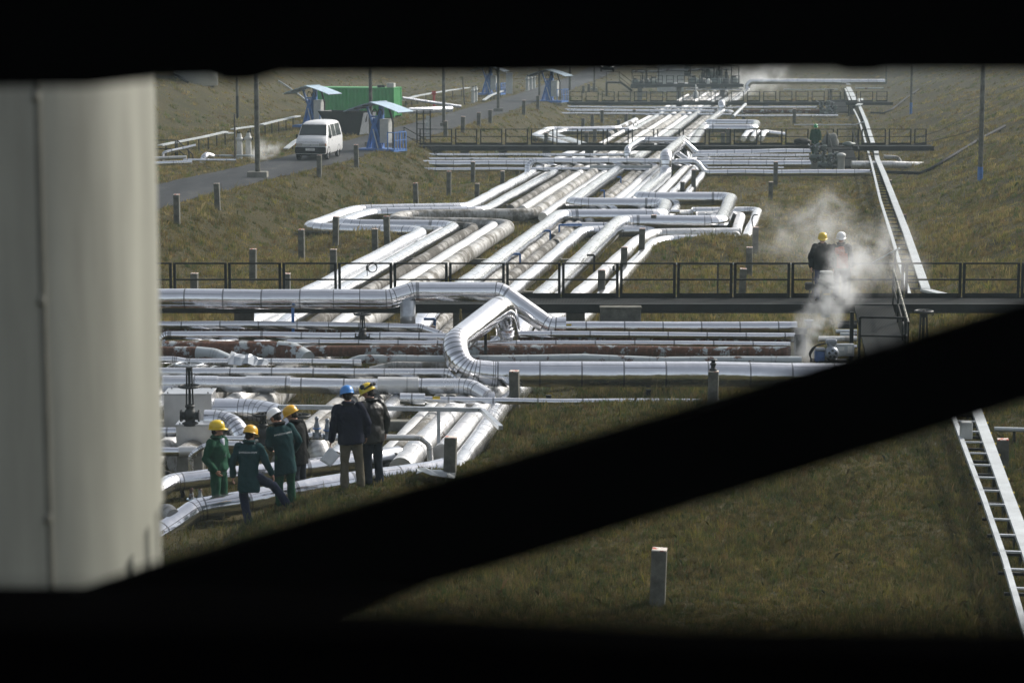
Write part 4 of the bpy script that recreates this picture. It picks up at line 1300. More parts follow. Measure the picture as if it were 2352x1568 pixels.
post_specs = [
    (407, 447, 515, 'far left concrete post at the road verge, beside the cream vessel'), (500, 422, 480, 'concrete post on the verge left of the large dark pole'),
    (581, 572, 650, 'concrete post on the left slope just above the near walkway rail'), (693, 527, 597, 'concrete post at the left tip of the pipe loops'),
    (771, 498, 563, 'concrete post standing inside the left tip of the loops'), (766, 573, 640, 'concrete post left of the outermost pipe, behind the near rail'),
    (862, 526, 582, 'shorter post of the pair below the loops'), (890, 497, 566, 'taller post of the pair below the loops'),
    (956, 421, 476, 'concrete post above the left loops by the slope foot'), (1031, 394, 450, 'concrete post in the ditch beneath the blue shelter'), (1095, 422, 458, 'concrete post left of the upper bundle'),
    (1086, 372, 418, 'concrete post in front of the left crossing pipes'), (1189, 373, 402, 'concrete post left of the riser pipe'), (1154, 393, 425, 'small concrete post between ditch and upper bundle'),
    (733, 357, 406, 'concrete post in front of the white van'), (819, 333, 383, 'concrete post between the van and the blue shelter'),
    (447, 628, 705, 'concrete post behind the walkway rail at far left'), (659, 628, 700, 'slim concrete post behind the walkway rail, fourth panel'),
    (1500, 494, 547, 'concrete post in front of the right loops'), (1473, 525, 592, 'concrete post by the bend of the raised main pipe'), (1432, 568, 640, 'concrete post standing between the right pipes behind the near rail'),
    (1381, 620, 700, 'lowest right concrete post behind the near walkway'), (1720, 568, 634, 'concrete post at the near rail right of the hump'), (1704, 617, 690, 'short concrete post behind the near rail, right'),
    (1735, 522, 580, 'concrete post with a bent wire on the right'), (1593, 390, 447, 'concrete post right of the raised main pipe'), (1567, 418, 452, 'small concrete post just left of a taller one'),
    (1770, 418, 459, 'nearer of two concrete posts on the right lawn'), (1781, 372, 430, 'farther of two concrete posts on the right lawn'),
    (1183, 843, 914, 'concrete post in front of the biggest shiny pipe'), (1637, 852, 935, 'concrete post with a black cap fitting before the biggest pipe'), (1033, 1003, 1098, 'big concrete post on the bank beside the handrail pipe'),
    (1510, 1259, 1386, 'lone concrete post on the foreground lawn'), (2303, 1008, 1075, 'concrete post behind the near cable tray'),
    (1063, 268, 304, 'verge post near the second walkway stair'), (1100, 259, 290, 'verge post second beyond the stair frame'), (1126, 253, 282, 'verge post beside a pole foot'), (1203, 231, 263, 'verge post on the crest left of the far blue shelter'), (1236, 220, 251, 'verge post touching the far blue shelter'),
    (1024, 279, 313, 'post under the left end of the second walkway'), (1383, 253, 283, 'post in front of the third walkway pipes, left'), (1456, 252, 276, 'post in front of the third walkway pipes, right'), (1361, 263, 294, 'post at the ditch below the third walkway'),
    (1339, 272, 296, 'slim post at the far ditch edge'), (1438, 262, 284, 'slim post left of the brown banded pipe'), (1421, 275, 296, 'slim post left of the banded pipe, nearer'),
    (1255, 305, 334, 'post inside the far left loop'), (1347, 304, 334, 'post behind the second walkway rail, mid left'), (1366, 297, 326, 'taller post behind the second walkway rail, mid left'),
    (1824, 250, 288, 'post right of the far low pipe'), (1673, 296, 341, 'post behind the second walkway rail near the raised pipe'), (1660, 305, 341, 'shorter post behind the second walkway rail near the raised pipe'), (1708, 259, 279, 'post beside the far hump'),
    (1340, 197, 214, 'far verge post, left of three'), (1352, 193, 211, 'far verge post, middle of three'), (1364, 191, 210, 'far verge post, right of three'),
    (2075, 493, 530, 'post under the cable tray on the right slope'), (2043, 419, 434, 'small post beside the cable tray bend')]
masters = {}
for x, yt, ybm, lb in post_specs:
    g = ground((x, ybm))
    if x == 1183:
        g = PY((1183, 880), 52.9); g.z = tz(g.x, g.y)
        ybm = 36 + (CAMZ - g.z) * F / 53.6
    h = max(.45, (ybm - yt) * (g.y * math.cos(TH) + (CAMZ - g.z) * math.sin(TH)) / F)
    wv = .225 if g.y < 140 else .27
    key = (round(h * 5) / 5, wv)
    if key not in masters:
        T = make_post(wv, key[0]); masters[key] = T
    else:
        T = copy_tree(masters[key])
    T.location = g
    T.scale = (1, 1, h / key[0])
    T.rotation_euler = (R.uniform(-.035, .035), R.uniform(-.035, .035), -math.atan(DX) + R.uniform(-.04, .04))
    tag(T, lb, 'concrete post', 'concrete marker posts along the pit')
for T in list(masters.values()):       # bake the scale-free masters
    pass
# black fitting on one post
g = ground((1637, 935)); zt = PY((1637, 852), g.y).z
m = MB(); m.lathe([(0.001, 0), (.085, 0), (.085, .03), (.05, .06), (.05, .11), (.07, .13), (.07, .16), (.045, .18), (.045, .21), (.09, .22), (.09, .25), (.001, .26)], 16)
tag(m.build('iron_stopper', 'iron', None, (g.x, g.y, zt + .012)), 'black iron fitting sitting on a concrete post', 'fitting')

# ------------------------------------------------------------------ poles
def pole(x, yb, wpx, lbl, mat='post', name='power_pole', h=9.5, lean=0, grp='tall concrete poles', foot=None, band=None, top=None, taper=.82):
    g = ground((x, yb))
    r_ = wid(wpx, g) / 2
    if top is not None: h = PY((x, top), g.y).z - g.z
    T = thing(name, lbl, 'pole', g, 0, grp)
    m = MB(); m.tube([(0, 0, -.3), (lean * h, 0, h)], [r_, r_ * taper], 12); m.build('shaft', mat, T)
    if foot:
        m = MB(); m.box((0, 0, .12), (foot, foot * .8, .34), bev=.03); m.build('footing', 'conc', T)
    if band:
        m = MB(); m.tube([(0, 0, band[1]), (0, 0, band[2])], r_ * 1.04, 14); m.build('painted_band', band[0], T)
    if top is None:
        m = MB(); m.box((lean * h, 0, h - .3), (1.4, .09, .09)); 
        m.build('crossarm', 'wood', T)
        for k in (-.6, -.2, .2, .6):
            m = MB(); m.lathe([(.001, 0), (.04, 0), (.05, .05), (.03, .1), (.045, .14), (.001, .17)], 10, (lean * h + k, 0, h - .255)); m.build('insulator', 'cab', T)
    return T
pole(592, 408, 12.5, 'large concrete pole with a dark footing at the road edge, left', foot=.95)
pole(545.5, 272, 6.5, 'slim concrete pole at the left hill foot with a dark lower band', band=('dark', .0, 1.6))
pole(540.5, 376, 4.8, 'short wooden post by the left verge pipes', 'wood', 'wooden_post', grp='wooden posts', top=262, taper=.85)
pole(852, 336, 9, 'concrete pole beside the nearer blue shelter', foot=.7)
pole(1019.5, 291, 8, 'concrete pole on the verge beyond the stair frame', foot=.5)
pole(1144.5, 257, 7, 'concrete pole with footing left of the far blue shelter', foot=.75)
pole(1068, 240, 4, 'leaning wooden pole beyond the road', 'wood', 'wooden_post', grp='wooden posts', top=177, lean=-.09, taper=.8)
pole(1239, 222, 5.5, 'concrete pole just left of the far blue shelter')
pole(1309, 208, 6, 'concrete pole just right of the far blue shelter')
pole(1365, 208, 4.2, 'distant concrete pole beyond the third walkway', foot=.7)
pole(2251, 414, 12, 'tall pole with a blue painted foot on the right hillside', band=('blue', -.1, .62))
pole(2092, 261, 6, 'slim bluish pole on the right hillside', band=('blue', -.1, .9))
pole(2035, 194, 4, 'distant pole at the end of the far white pipe')

# ------------------------------------------------------------------ cable trays
def along(pts, d):
    out = []; acc = 0; nxt = d * .5
    for a, b in zip(pts, pts[1:]):
        L = (b - a).length
        while nxt <= acc + L:
            out.append((a.lerp(b, (nxt - acc) / L), (b - a).normalized())); nxt += d
        acc += L
    return out

def tray(lbl, pts, w_, leg_d, legs='dark', rung=None, h=.07, group='cable trays', cat='cable tray', rail2=None):
    pts = [Vector(p) for p in pts]
    base = Vector((pts[0].x, pts[0].y, tz(pts[0].x, pts[0].y)))
    T = thing('cable_tray', lbl, cat, base, 0, group)
    m = MB()
    for a, b in zip(pts, pts[1:]):
        m.bar(a - base, b - base, w_, h)
    m.build('tray_cover', 'tray', T)
    if rail2:
        m = MB(); q = [Vector(p) for p in rail2]
        for a, b in zip(q, q[1:]):
            m.bar(a - base, b - base, w_ * .42, h)
        m.build('narrow_duct', 'tray', T)
    for p, d in along(pts, leg_d):
        m = MB()
        x = d.cross(Vector((0, 0, 1))).normalized()
        g = tz(p.x, p.y)
        q = p - base
        m.bar(q + x * w_ * .1 - Vector((0, 0, h * .6)), Vector((q.x + x.x * w_ * .1, q.y + x.y * w_ * .1, g - .15 - base.z)), .06)
        if rung:
            m.bar(q - x * rung + Vector((0, 0, -.08)), q + x * w_ * .6 + Vector((0, 0, -.08)), .045)
        m.build('bracket', legs, T)
    return T
def Z8(fr, u, v, z=.85):
    return P((fr, u, v), z)
main = [Z8('h', 1648, 548), Z8('c', 1600, 1060), Z8('c', 1530, 880), Z8('c', 1457, 690), Z8('c', 1417, 600), Z8('c', 1408, 545), Z8('c', 1386, 490), Z8('c', 1345, 360), Z8('c', 1300, 252)]
nar = [Z8('h', 1530, 590), Z8('c', 1560, 1270), Z8('c', 1517, 1120), Z8('c', 1435, 860), Z8('c', 1383, 640), Z8('c', 1355, 540), Z8('c', 1330, 450), Z8('c', 1300, 350), Z8('c', 1266, 280)]
tray('white cable tray with ladder rungs running up beside the right hillside', main, .27, 1.7, rung=.62, rail2=nar)
tray('far short length of white cable tray beyond the third walkway', [Z8('o', 1395, 385), Z8('o', 1340, 270), Z8('o', 1300, 195)], .5, 3.0, rung=.9, rail2=[Z8('o', 1320, 385), Z8('o', 1290, 290), Z8('o', 1255, 215)])
tray('short dark bridge piece joining two lengths of the far tray', [Z8('o', 1435, 455, 1.0), Z8('o', 1490, 425, 1.0), Z8('o', 1478, 360, 1.0)], .45, 4)
tray('white tray arm turning right below the near walkway rail', [Z8('h', 1640, 552), Z8('h', 1800, 592)], .3, 1.2)
main = [Z8('k', 330, -60), Z8('k', 405, 85), Z8('k', 480, 290), Z8('k', 570, 540), Z8('k', 665, 800), Z8('k', 780, 1120)][::-1]
nar = [Z8('k', 230, 0), Z8('k', 282, 125), Z8('k', 345, 300), Z8('k', 450, 580), Z8('k', 560, 900), Z8('k', 668, 1270), Z8('k', 720, 1440)]
T = tray('nearest cable tray at lower right with black brackets and bright studs', main, .21, 1.25, rung=.52, rail2=nar)
base = Vector(T.location)
for p, d in along([Vector(q) for q in main], 1.15):
    x = d.cross(Vector((0, 0, 1))).normalized(); m = MB()
    q = p - base
    m.bar(q - x * .45 + Vector((0, 0, .02)), q - x * .1 + Vector((0, 0, .02)), .05, .03); m.build('cross_tie', 'zinc', T)
    m = MB(); m.box(q + x * .12, (.05, .03, .03)); m.build('clip', 'yellow', T)
m = MB(); q = Z8('k', 352, 200, 1.0); m.box((0, 0, 0), (.22, .2, .34), bev=.015); tag(m.build('junction_box', 'cab', None, q), 'small pale junction box on the nearest cable tray', 'box')
# conduits branching off the tray
def conduit(lbl, pts, r_, mat='zinc', legd=3.0, wlk=.3):
    pts = [Vector(p) for p in pts]; base = pts[0]
    T = thing('conduit', lbl, 'conduit', base, 0, 'thin conduits')
    m = MB(); m.tube([p - base for p in pts], r_, 8); m.build('conduit_run', mat, T)
    for p, d in along(pts, legd):
        g = tz(p.x, p.y); m = MB(); m.bar(p - base, (p.x - base.x, p.y - base.y, g - .1 - base.z), .05); m.build('stand', 'dark', T)
conduit('thin pale conduit behind the near rail rising to the cable tray', [PY((1540, 606), 72), PY((2000, 606), 72), PY((2066, 570), 71)], .03)
conduit('thin grey conduit crossing behind the green worker', [PY((1824, 287), 152), PY((1965, 287), 152), PY((1985, 280), 151)], .045)
conduit('dark conduit climbing the right hillside past the pole', [P((2034, 395), .6), P((2113, 398), .6)] + [ground((x, y), .15) for x, y in ((2140, 387), (2190, 356), (2250, 320), (2308, 290))], .09, 'bump', 2.6)
conduit('dark conduit climbing the right hillside beside the slim pole', [P((2000, 259), .5), P((2028, 260), .5)] + [ground((x, y), .15) for x, y in ((2050, 250), (2080, 226), (2110, 205))], .08, 'bump', 4)
conduit('pale double rail at the right edge of the lawn', [P((2284, 985), .6), P((2400, 988), .6)], .05, 'tray', .8)
conduit('thin pale pipe slanting down the left hill to the blue shelter', [ground((x, y), .12) for x, y in ((640, 186), (660, 199), (686, 217), (711, 237))], .07, 'zinc', 3)
conduit('dark pipe along the crest by the notch in the left hill', [ground((x, y), .15) for x, y in ((398, 168), (412, 177), (431, 189))], .10, 'dark', 4)
# left trays along the hill foot
def lt(*ps): return [P(('l', u, v), RZ + .75) for u, v in ps]
tray('pale tray along the left hill foot, near length with a bend', lt((60, 1150), (210, 1118), (460, 1070), (640, 1035), (960, 962)), .3, 2.2, group='left cable trays')
tray('short dipped length of the left tray', [P(('l', 960, 985), RZ + .4), P(('l', 1050, 978), RZ + .4)], .35, 2, group='left cable trays')
tray('raised arch length of the left tray behind the wooden post', lt((1055, 930), (1110, 918), (1340, 888)), .35, 2.2, group='left cable trays')
tray('long straight length of the left tray running to the blue shelter', lt((1440, 868), (1650, 815), (1950, 748)), .35, 2.4, group='left cable trays')
tray('far length of the left tray beyond the green container', [P(('b', -60, 285), RZ + .7), P(('b', 60, 250), RZ + .7), P(('b', 200, 225), RZ + .7), P(('b', 330, 205), RZ + .7), P(('b', 480, 183), RZ + .7)], .45, 4, group='left cable trays')
for lb, pts in (('white trough dropping to the road beside the van', [('l', 1780, 1195), ('l', 1900, 1100), ('l', 1990, 1050)]), ('white trough dropping to the road by the third shelter', [('m', 180, 560), ('m', 280, 490), ('m', 450, 425)])):
    tray(lb, [P(p_, RZ + z_) for p_, z_ in zip(pts, (.15, .45, .55))], .3, 2.5, group='white troughs by the road')

# channel in front of the men
Yc = 47.2
pts = [PY((640, 934), Yc + .3), PY((880, 937), Yc), PY((1107, 941), Yc)]
b0 = pts[0]
T = thing('cable_channel', 'grey perforated cable channel on a post behind the dark jackets', 'cable channel', b0)
m = MB()
for a, b in zip(pts, pts[1:]): m.bar(a - b0, b - b0, .10, .085)
m.bar(pts[2] - b0, PY((1150, 982), 46.0) - b0, .10, .085); m.build('channel', 'zinc', T)
m = MB()
for k in range(60):
    q = pts[0].lerp(pts[2], k / 60) - b0; m.box(q + Vector((0, -.052, 0)), (.02, .006, .03))
m.build('slots', 'dark', T)
for u in (1180, ):
    q = PY(('j', u, 455), Yc) - b0; m = MB(); m.bar(q, (q.x, q.y, -b0.z - .2), .07); m.build('stand', 'zinc', T)

# ------------------------------------------------------------------ blue loading shelters
def make_shelter():
    T = bpy.data.objects.new('loading_shelter', None); COL.objects.link(T)
    m = MB()
    for yy in (-.75, .75):
        m.bar((-1.2, yy, .06), (1.35, yy, .06), .1, .14)
    for xx in (-1.2, -.4, .4, 1.3):
        m.bar((xx, -.7, .06), (xx, .7, .06), .08, .12)
    m.box((.1, 0, .14), (2.4, 1.4, .03))
    m.build('platform', 'blue', T)
    m = MB()
    for sx in (-1, 1):
        m.bar((-.3 + sx * .46, 0, .15), (-.3 + sx * .07, 0, 1.5), .15, .12)
        m.bar((-.3 + sx * .07, 0, 1.45), (-.3 + sx * .46, 0, 2.5), .14, .11)
    m.bar((-.56, 0, 1.95), (-.04, 0, 1.95), .09, .09)
    m.bar((-.3, 0, .15), (-.3, 0, 1.6), .2, .22)
    m.bar((.02, .25, .15), (.02, .25, 2.6), .26, .2)
    m.box((-.28, .2, 1.0), (.42, .22, 1.7)); m.bar((-.75, .3, .15), (-.42, .3, 1.7), .1, .1)
    m.build('column_frame', 'blue', T)
    for sx in (-1, 1):
        m = MB()
        n = 6
        vs = []
        for k in range(n + 1):
            f = k / n
            x = sx * 1.75 * f; z = 2.78 - .52 * f ** 1.25 + (.0)
            for yy in (-.95, .95): vs.append((-.05 + x, yy, z))
        vs2 = [(a, b, c - .03) for a, b, c in vs]
        fs = [(2 * k, 2 * k + 2, 2 * k + 3, 2 * k + 1) for k in range(n)]
        N_ = len(vs)
        m.add(vs + vs2, fs + [tuple(i + N_ for i in f[::-1]) for f in fs] + [(2 * k, N_ + 2 * k, N_ + 2 * k + 2, 2 * k + 2) for k in range(n)] + [(2 * k + 1, 2 * k + 3, N_ + 2 * k + 3, N_ + 2 * k + 1) for k in range(n)] + [(2 * n, 2 * n + 1, N_ + 2 * n + 1, N_ + 2 * n)])
        o = m.build('roof_sheet', 'bluez', T)
        m = MB()
        for f in (.3, .62, .95):
            x = sx * 1.75 * f; z = 2.70 - .52 * f ** 1.25
            m.bar((-.05 + x, -.9, z), (-.05 + x, .9, z), .05)
        m.build('purlins', 'dark', T)
    m = MB(); m.bar((-.05, -1.0, 2.80), (-.05, 1.0, 2.80), .12, .04); m.build('ridge_cap', 'bluez', T)
    m = MB(); m.bar((.9, 0, 1.6), (.62, 0, 2.5), .09); m.bar((.88, 0, .15), (.88, 0, 1.7), .08); m.build('rear_brace', 'dark', T)
    m = MB(); m.box((.38, .1, 1.15), (.55, .5, 1.35), bev=.01); m.build('cabinet', 'cab', T)
    m = MB()
    for k in range(2):
        m.box((.24 + .28 * k, -.157, 1.45), (.25, .012, .6)); 
    for k in range(4):
        m.box((.17 + .14 * k, -.157, .8), (.11, .012, .3))
    m.build('cabinet_doors', 'cab', T)
    m = MB(); m.bar((-.22, -.35, 1.25), (.28, -.72, .2), .05); m.build('pale_strut', 'tray', T)
    m = MB(); m.bar((.62, -.35, 1.2), (.95, -.72, .25), .05); m.build('pale_strut', 'tray', T)
    for k in range(2):
        m = MB(); pts = []
        for q in range(9):
            a = PI * q / 8; pts.append((-.22 + .35 * k + .17 * math.cos(a), -.12, 2.05 + .33 * math.sin(a)))
        m.tube(pts, .03, 7); m.build('hose', 'rubber', T)
    m = MB()
    m.bar((1.32, -.7, 1.1), (1.32, .75, 1.1), .05); m.bar((1.32, -.7, .65), (1.32, .75, .65), .04)
    m.bar((.9, -.72, 1.1), (1.32, -.72, 1.1), .05); m.bar((.9, .75, 1.1), (1.32, .75, 1.1), .05)
    for yy in (-.7, -.35, 0, .38, .75): m.bar((1.32, yy, .1), (1.32, yy, 1.1), .05)
    m.bar((.9, -.72, .1), (.9, -.72, 1.1), .05); m.bar((.9, .75, .1), (.9, .75, 1.1), .05)
    m.build('railing', 'blue', T)
    return T
sh = make_shelter()
spots = [(('r', 1420, 1060), RZ - .05, 'blue loading shelter with a pale roof beside the second walkway, nearest one', -.42, 1.0), (('r', 410, 690), RZ + .1, 'blue loading shelter behind the white van', -.42, 1.0),
         (('m', 1140, 585), RZ - .1, 'far blue loading shelter at the third walkway', -.4, 1.05), (('m', 270, 478), RZ + .1, 'far blue loading shelter beyond the road, left of a pole', -.3, 1.0)]
for k, (p_, z, lb, rz, sc) in enumerate(spots):
    T = sh if k == 0 else copy_tree(sh)
    T.location = P(p_, z); T.rotation_euler = (0, 0, rz); T.scale = (sc, sc, sc)
    tag(T, lb, 'loading shelter', 'blue loading shelters by the road')
# plinths under them
for p_, wq, lb in [(('r', 1550, 1250), .85, 'left concrete plinth block under the nearest blue shelter'), (('r', 1715, 1230), .6, 'right concrete plinth block under the nearest blue shelter'), (('m', 1190, 690), 1.0, 'concrete plinth block under the far blue shelter'), (('m', 1265, 660), .5, 'narrow concrete plinth block under the far blue shelter')]:
    q = P(p_, .7)
    m = MB(); m.box((0, 0, 0), (wq, .8, 1.45), bev=.02)
    tag(m.build('concrete_plinth', 'conc', None, (q.x, q.y, .55)), lb, 'plinth', 'concrete plinths under the shelters')

# stair frame and canopy at the left end of the second walkway
q = PY(('r', 2080, 880), 137)
T = thing('stair_frame', 'dark lattice stair frame with a flat canopy at the second walkway', 'stair', (q.x, q.y, RZ))
m = MB()
for xx in (-.35, .05, .45):
    for yy in (0, .9): m.bar((xx, yy, -.6), (xx, yy, 2.0), .045)
for k in range(6): m.bar((-.35, 0, .3 + k * .3), (.45, 0, .3 + k * .3), .03)
m.build('lattice', 'rail', T)
m = MB(); m.box((-.1, .45, 2.05), (1.5, 1.5, .06)); m.build('canopy', 'zinc', T)
m = MB(); m.bar((-1.1, 0, 1.0), (.3, 0, .2), .045); m.bar((-1.1, 0, .55), (.3, 0, -.25), .04); m.bar((-1.1, 0, -.5), (-1.1, 0, 1.0), .05); m.build('handrail', 'rail', T)
m = MB()
for k in range(4): m.box((.32, -.02, .45 + k * .36), (.22, .02, .3))
m.build('panels', 'cab', T)

# stair frame at far left
q = PY(('l', 270, 1120), 123)
T = thing('stair_frame', 'dark railing and steps at far left beside the vessel edge', 'stair', (q.x, q.y, RZ))
m = MB()
m.bar((-1.2, 0, .98), (0, 0, .98), .05); m.bar((-1.2, 0, .52), (0, 0, .52), .045); m.bar((0, 0, -.2), (0, 0, .98), .06); m.bar((.09, 0, -.2), (.09, 0, .98), .06)
m.bar((.09, 0, .98), (.95, -.2, .22), .05); m.bar((.09, 0, .5), (.95, -.2, -.2), .05); m.bar((.75, -.2, -1.0), (.75, -.2, .4), .05); m.bar((.95, -.2, -1.4), (.95, -.2, .22), .05)
m.build('railing', 'rail', T)

# steam standpipes
m0 = None
for u, v, lb in ((1150, 1325, 'left pale steam standpipe by the road'), (1272, 1312, 'right pale steam standpipe by the road')):
    g = P(('l', u, v), RZ)
    if m0 is None:
        T = bpy.data.objects.new('standpipe', None); COL.objects.link(T)
        m = MB(); m.lathe([(.19, -.1), (.17, .1), (.155, .7), (.15, 1.0)], 14); m.build('pipe_body', 'cab', T)
        m = MB(); m.ell((0, 0, 1.02), (.2, .2, .16)); m.cyl((0, 0, 1.1), (0, 0, 1.32), .15, 14, .1); m.cyl((-.23, 0, 1.0), (.23, 0, 1.0), .06, 10); m.build('head', 'cab', T)
        m = MB(); m.cyl((0, 0, 1.3), (0, 0, 1.42), .06, 10); m.box((.22, 0, 1.0), (.07, .13, .13)); m.build('cap_fittings', 'iron', T)
        m0 = T
    else: T = copy_tree(m0)
    T.location = g; tag(T, lb, 'standpipe', 'steam standpipes by the road')
for k, (u, v) in enumerate(((30, 590), (70, 575))):
    T = copy_tree(m0); T.location = P(('m', u, v), RZ); tag(T, ('left' if k == 0 else 'right') + ' distant standpipe beyond the leaning wooden pole', 'standpipe', 'steam standpipes by the road')
for k, (u, v) in enumerate(((810, 420), (860, 405), (905, 390))):
    T = copy_tree(m0); T.location = P(('m', u, v), RZ); T.scale = (1.1, 1.1, 1.15); tag(T, ('left', 'middle', 'right')[k] + ' one of three distant standpipes left of the far blue shelter', 'standpipe', 'steam standpipes by the road')

# red hydrant post
q = P(('b', 200, 385), RZ); m = MB(); m.cyl((0, 0, -.1), (0, 0, 1.55), .1); m.box((0, 0, 1.6), (.34, .16, .14), bev=.03); m.cyl((-.2, 0, 1.45), (.2, 0, 1.45), .06)
tag(m.build('hydrant', 'red', None, q), 'red hydrant post beyond the green container', 'hydrant')
# grey cabinet by the far road
q = P(('m', 550, 465), RZ); T = thing('control_cabinet', 'tall grey control cabinet with a pale lid beyond the road', 'cabinet', q)
m = MB(); m.box((0, 0, 1.0), (.62, .5, 2.0), bev=.01); m.build('casing', 'zinc', T); m = MB(); m.box((0, 0, 2.03), (.7, .58, .06)); m.build('lid', 'tray', T)
m = MB(); m.box((0, -.255, 1.0), (.52, .01, 1.75)); m.build('door', 'cab', T)

# ------------------------------------------------------------------ green container
q = P(('r', 1640, 556), RZ)
T = thing('shipping_container', 'green corrugated shipping container behind the shelters', 'container', q, -.19)
Lc, Wc, Hc = 6.1, 2.4, 2.25
m = MB()
def corr(m, a, b, z0, z1, out, n):
    a = Vector(a); b = Vector(b); out = Vector(out)
    vs = []
    for k in range(4 * n + 1):
        f = k / (4 * n); d = .0 if k % 4 in (0, 1) else .035
        if k == 4 * n: d = 0
        p = a.lerp(b, f) - out * d
        vs += [(p.x, p.y, z0), (p.x, p.y, z1)]
    m.add(vs, [(2 * k, 2 * k + 2, 2 * k + 3, 2 * k + 1) for k in range(4 * n)])
corr(m, (-Lc, 0, 0), (0, 0, 0), .16, Hc - .1, (0, -1, 0), 22)
corr(m, (0, 0, 0), (0, Wc, 0), .16, Hc - .1, (1, 0, 0), 8)
corr(m, (0, Wc, 0), (-Lc, Wc, 0), .16, Hc - .1, (0, 1, 0), 22)
corr(m, (-Lc, Wc, 0), (-Lc, 0, 0), .16, Hc - .1, (-1, 0, 0), 8)
m.build('corrugated_walls', 'green', T)
m = MB(); m.box((-Lc / 2, Wc / 2, Hc - .03), (Lc + .02, Wc + .02, .06)); m.build('roof', 'green', T)
m = MB()
for xx in (-Lc + .03, -.03):
    for yy in (.03, Wc - .03): m.box((xx, yy, Hc / 2), (.14, .14, Hc - .08))
for yy in (.02, Wc - .02):
    m.box((-Lc / 2, yy, .1), (Lc - .2, .1, .16)); m.box((-Lc / 2, yy, Hc - .11), (Lc - .2, .1, .1))
m.build('corner_frame', 'green', T)
m = MB(); m.box((-.25, .25, Hc + .18), (.55, .6, .32), bev=.02); m.build('roof_unit', 'cab', T)
m = MB(); m.cyl((-1.1, .6, Hc), (-1.1, .6, Hc + .18), .3); m.build('roof_vent', 'dark', T)

# tilted skip
q = P(('r', 1107, 822), RZ)
T = thing('waste_skip', 'dark open topped metal skip with a grey end beside the green container', 'skip', q, -.50)
m = MB()
L0, L1, W0, Hs = 1.9, 3.1, 1.5, 1.5
def shell(m, L0, L1, W0, Hs, th):
    xb0, xb1 = -L0 - .25, 0.0
    xt0, xt1 = -L1, .35
    o = [(xb0, 0, 0), (xb1, 0, 0), (xb1, W0, 0), (xb0, W0, 0)]
    t_ = [(xt0, -.05, Hs), (xt1, -.05, Hs), (xt1, W0 + .05, Hs), (xt0, W0 + .05, Hs)]
    ti = [(xt0 + th, -.05 + th, Hs), (xt1 - th, -.05 + th, Hs), (xt1 - th, W0 + .05 - th, Hs), (xt0 + th, W0 + .05 - th, Hs)]
    bi = [(xb0 + th, th, th), (xb1 - th, th, th), (xb1 - th, W0 - th, th), (xb0 + th, W0 - th, th)]
    m.add(o + t_ + ti + bi, [(3, 2, 1, 0)] + [(k, (k + 1) % 4, 4 + (k + 1) % 4, 4 + k) for k in range(4)] + [(4 + k, 4 + (k + 1) % 4, 8 + (k + 1) % 4, 8 + k) for k in range(4)] + [(8 + k, 8 + (k + 1) % 4, 12 + (k + 1) % 4, 12 + k) for k in range(4)] + [(12, 13, 14, 15)])
shell(m, L0, L1, W0, Hs, .05)
m.build('skip_body', 'dark', T)
m = MB()
vs = [(.012, .02, .05), (.012, W0 - .02, .05), (.35 + .008, W0, Hs - .06), (.35 + .008, 0, Hs - .06)]
m.add([Vector(v) + Vector((.012, 0, 0)) for v in vs] + [Vector(v) for v in vs], [(0, 1, 2, 3), (7, 6, 5, 4), (0, 4, 5, 1), (1, 5, 6, 2), (2, 6, 7, 3), (3, 7, 4, 0)])
m.build('end_plate', 'zinc', T)
m = MB()
for yy in (.45, .85): m.bar((.32, yy, 1.35), (.24, yy, .85), .07, .05)
m.bar((.10, .1, .68), (.10, W0 - .1, .68), .05, .05)
m.build('hook_bars', 'dark', T)

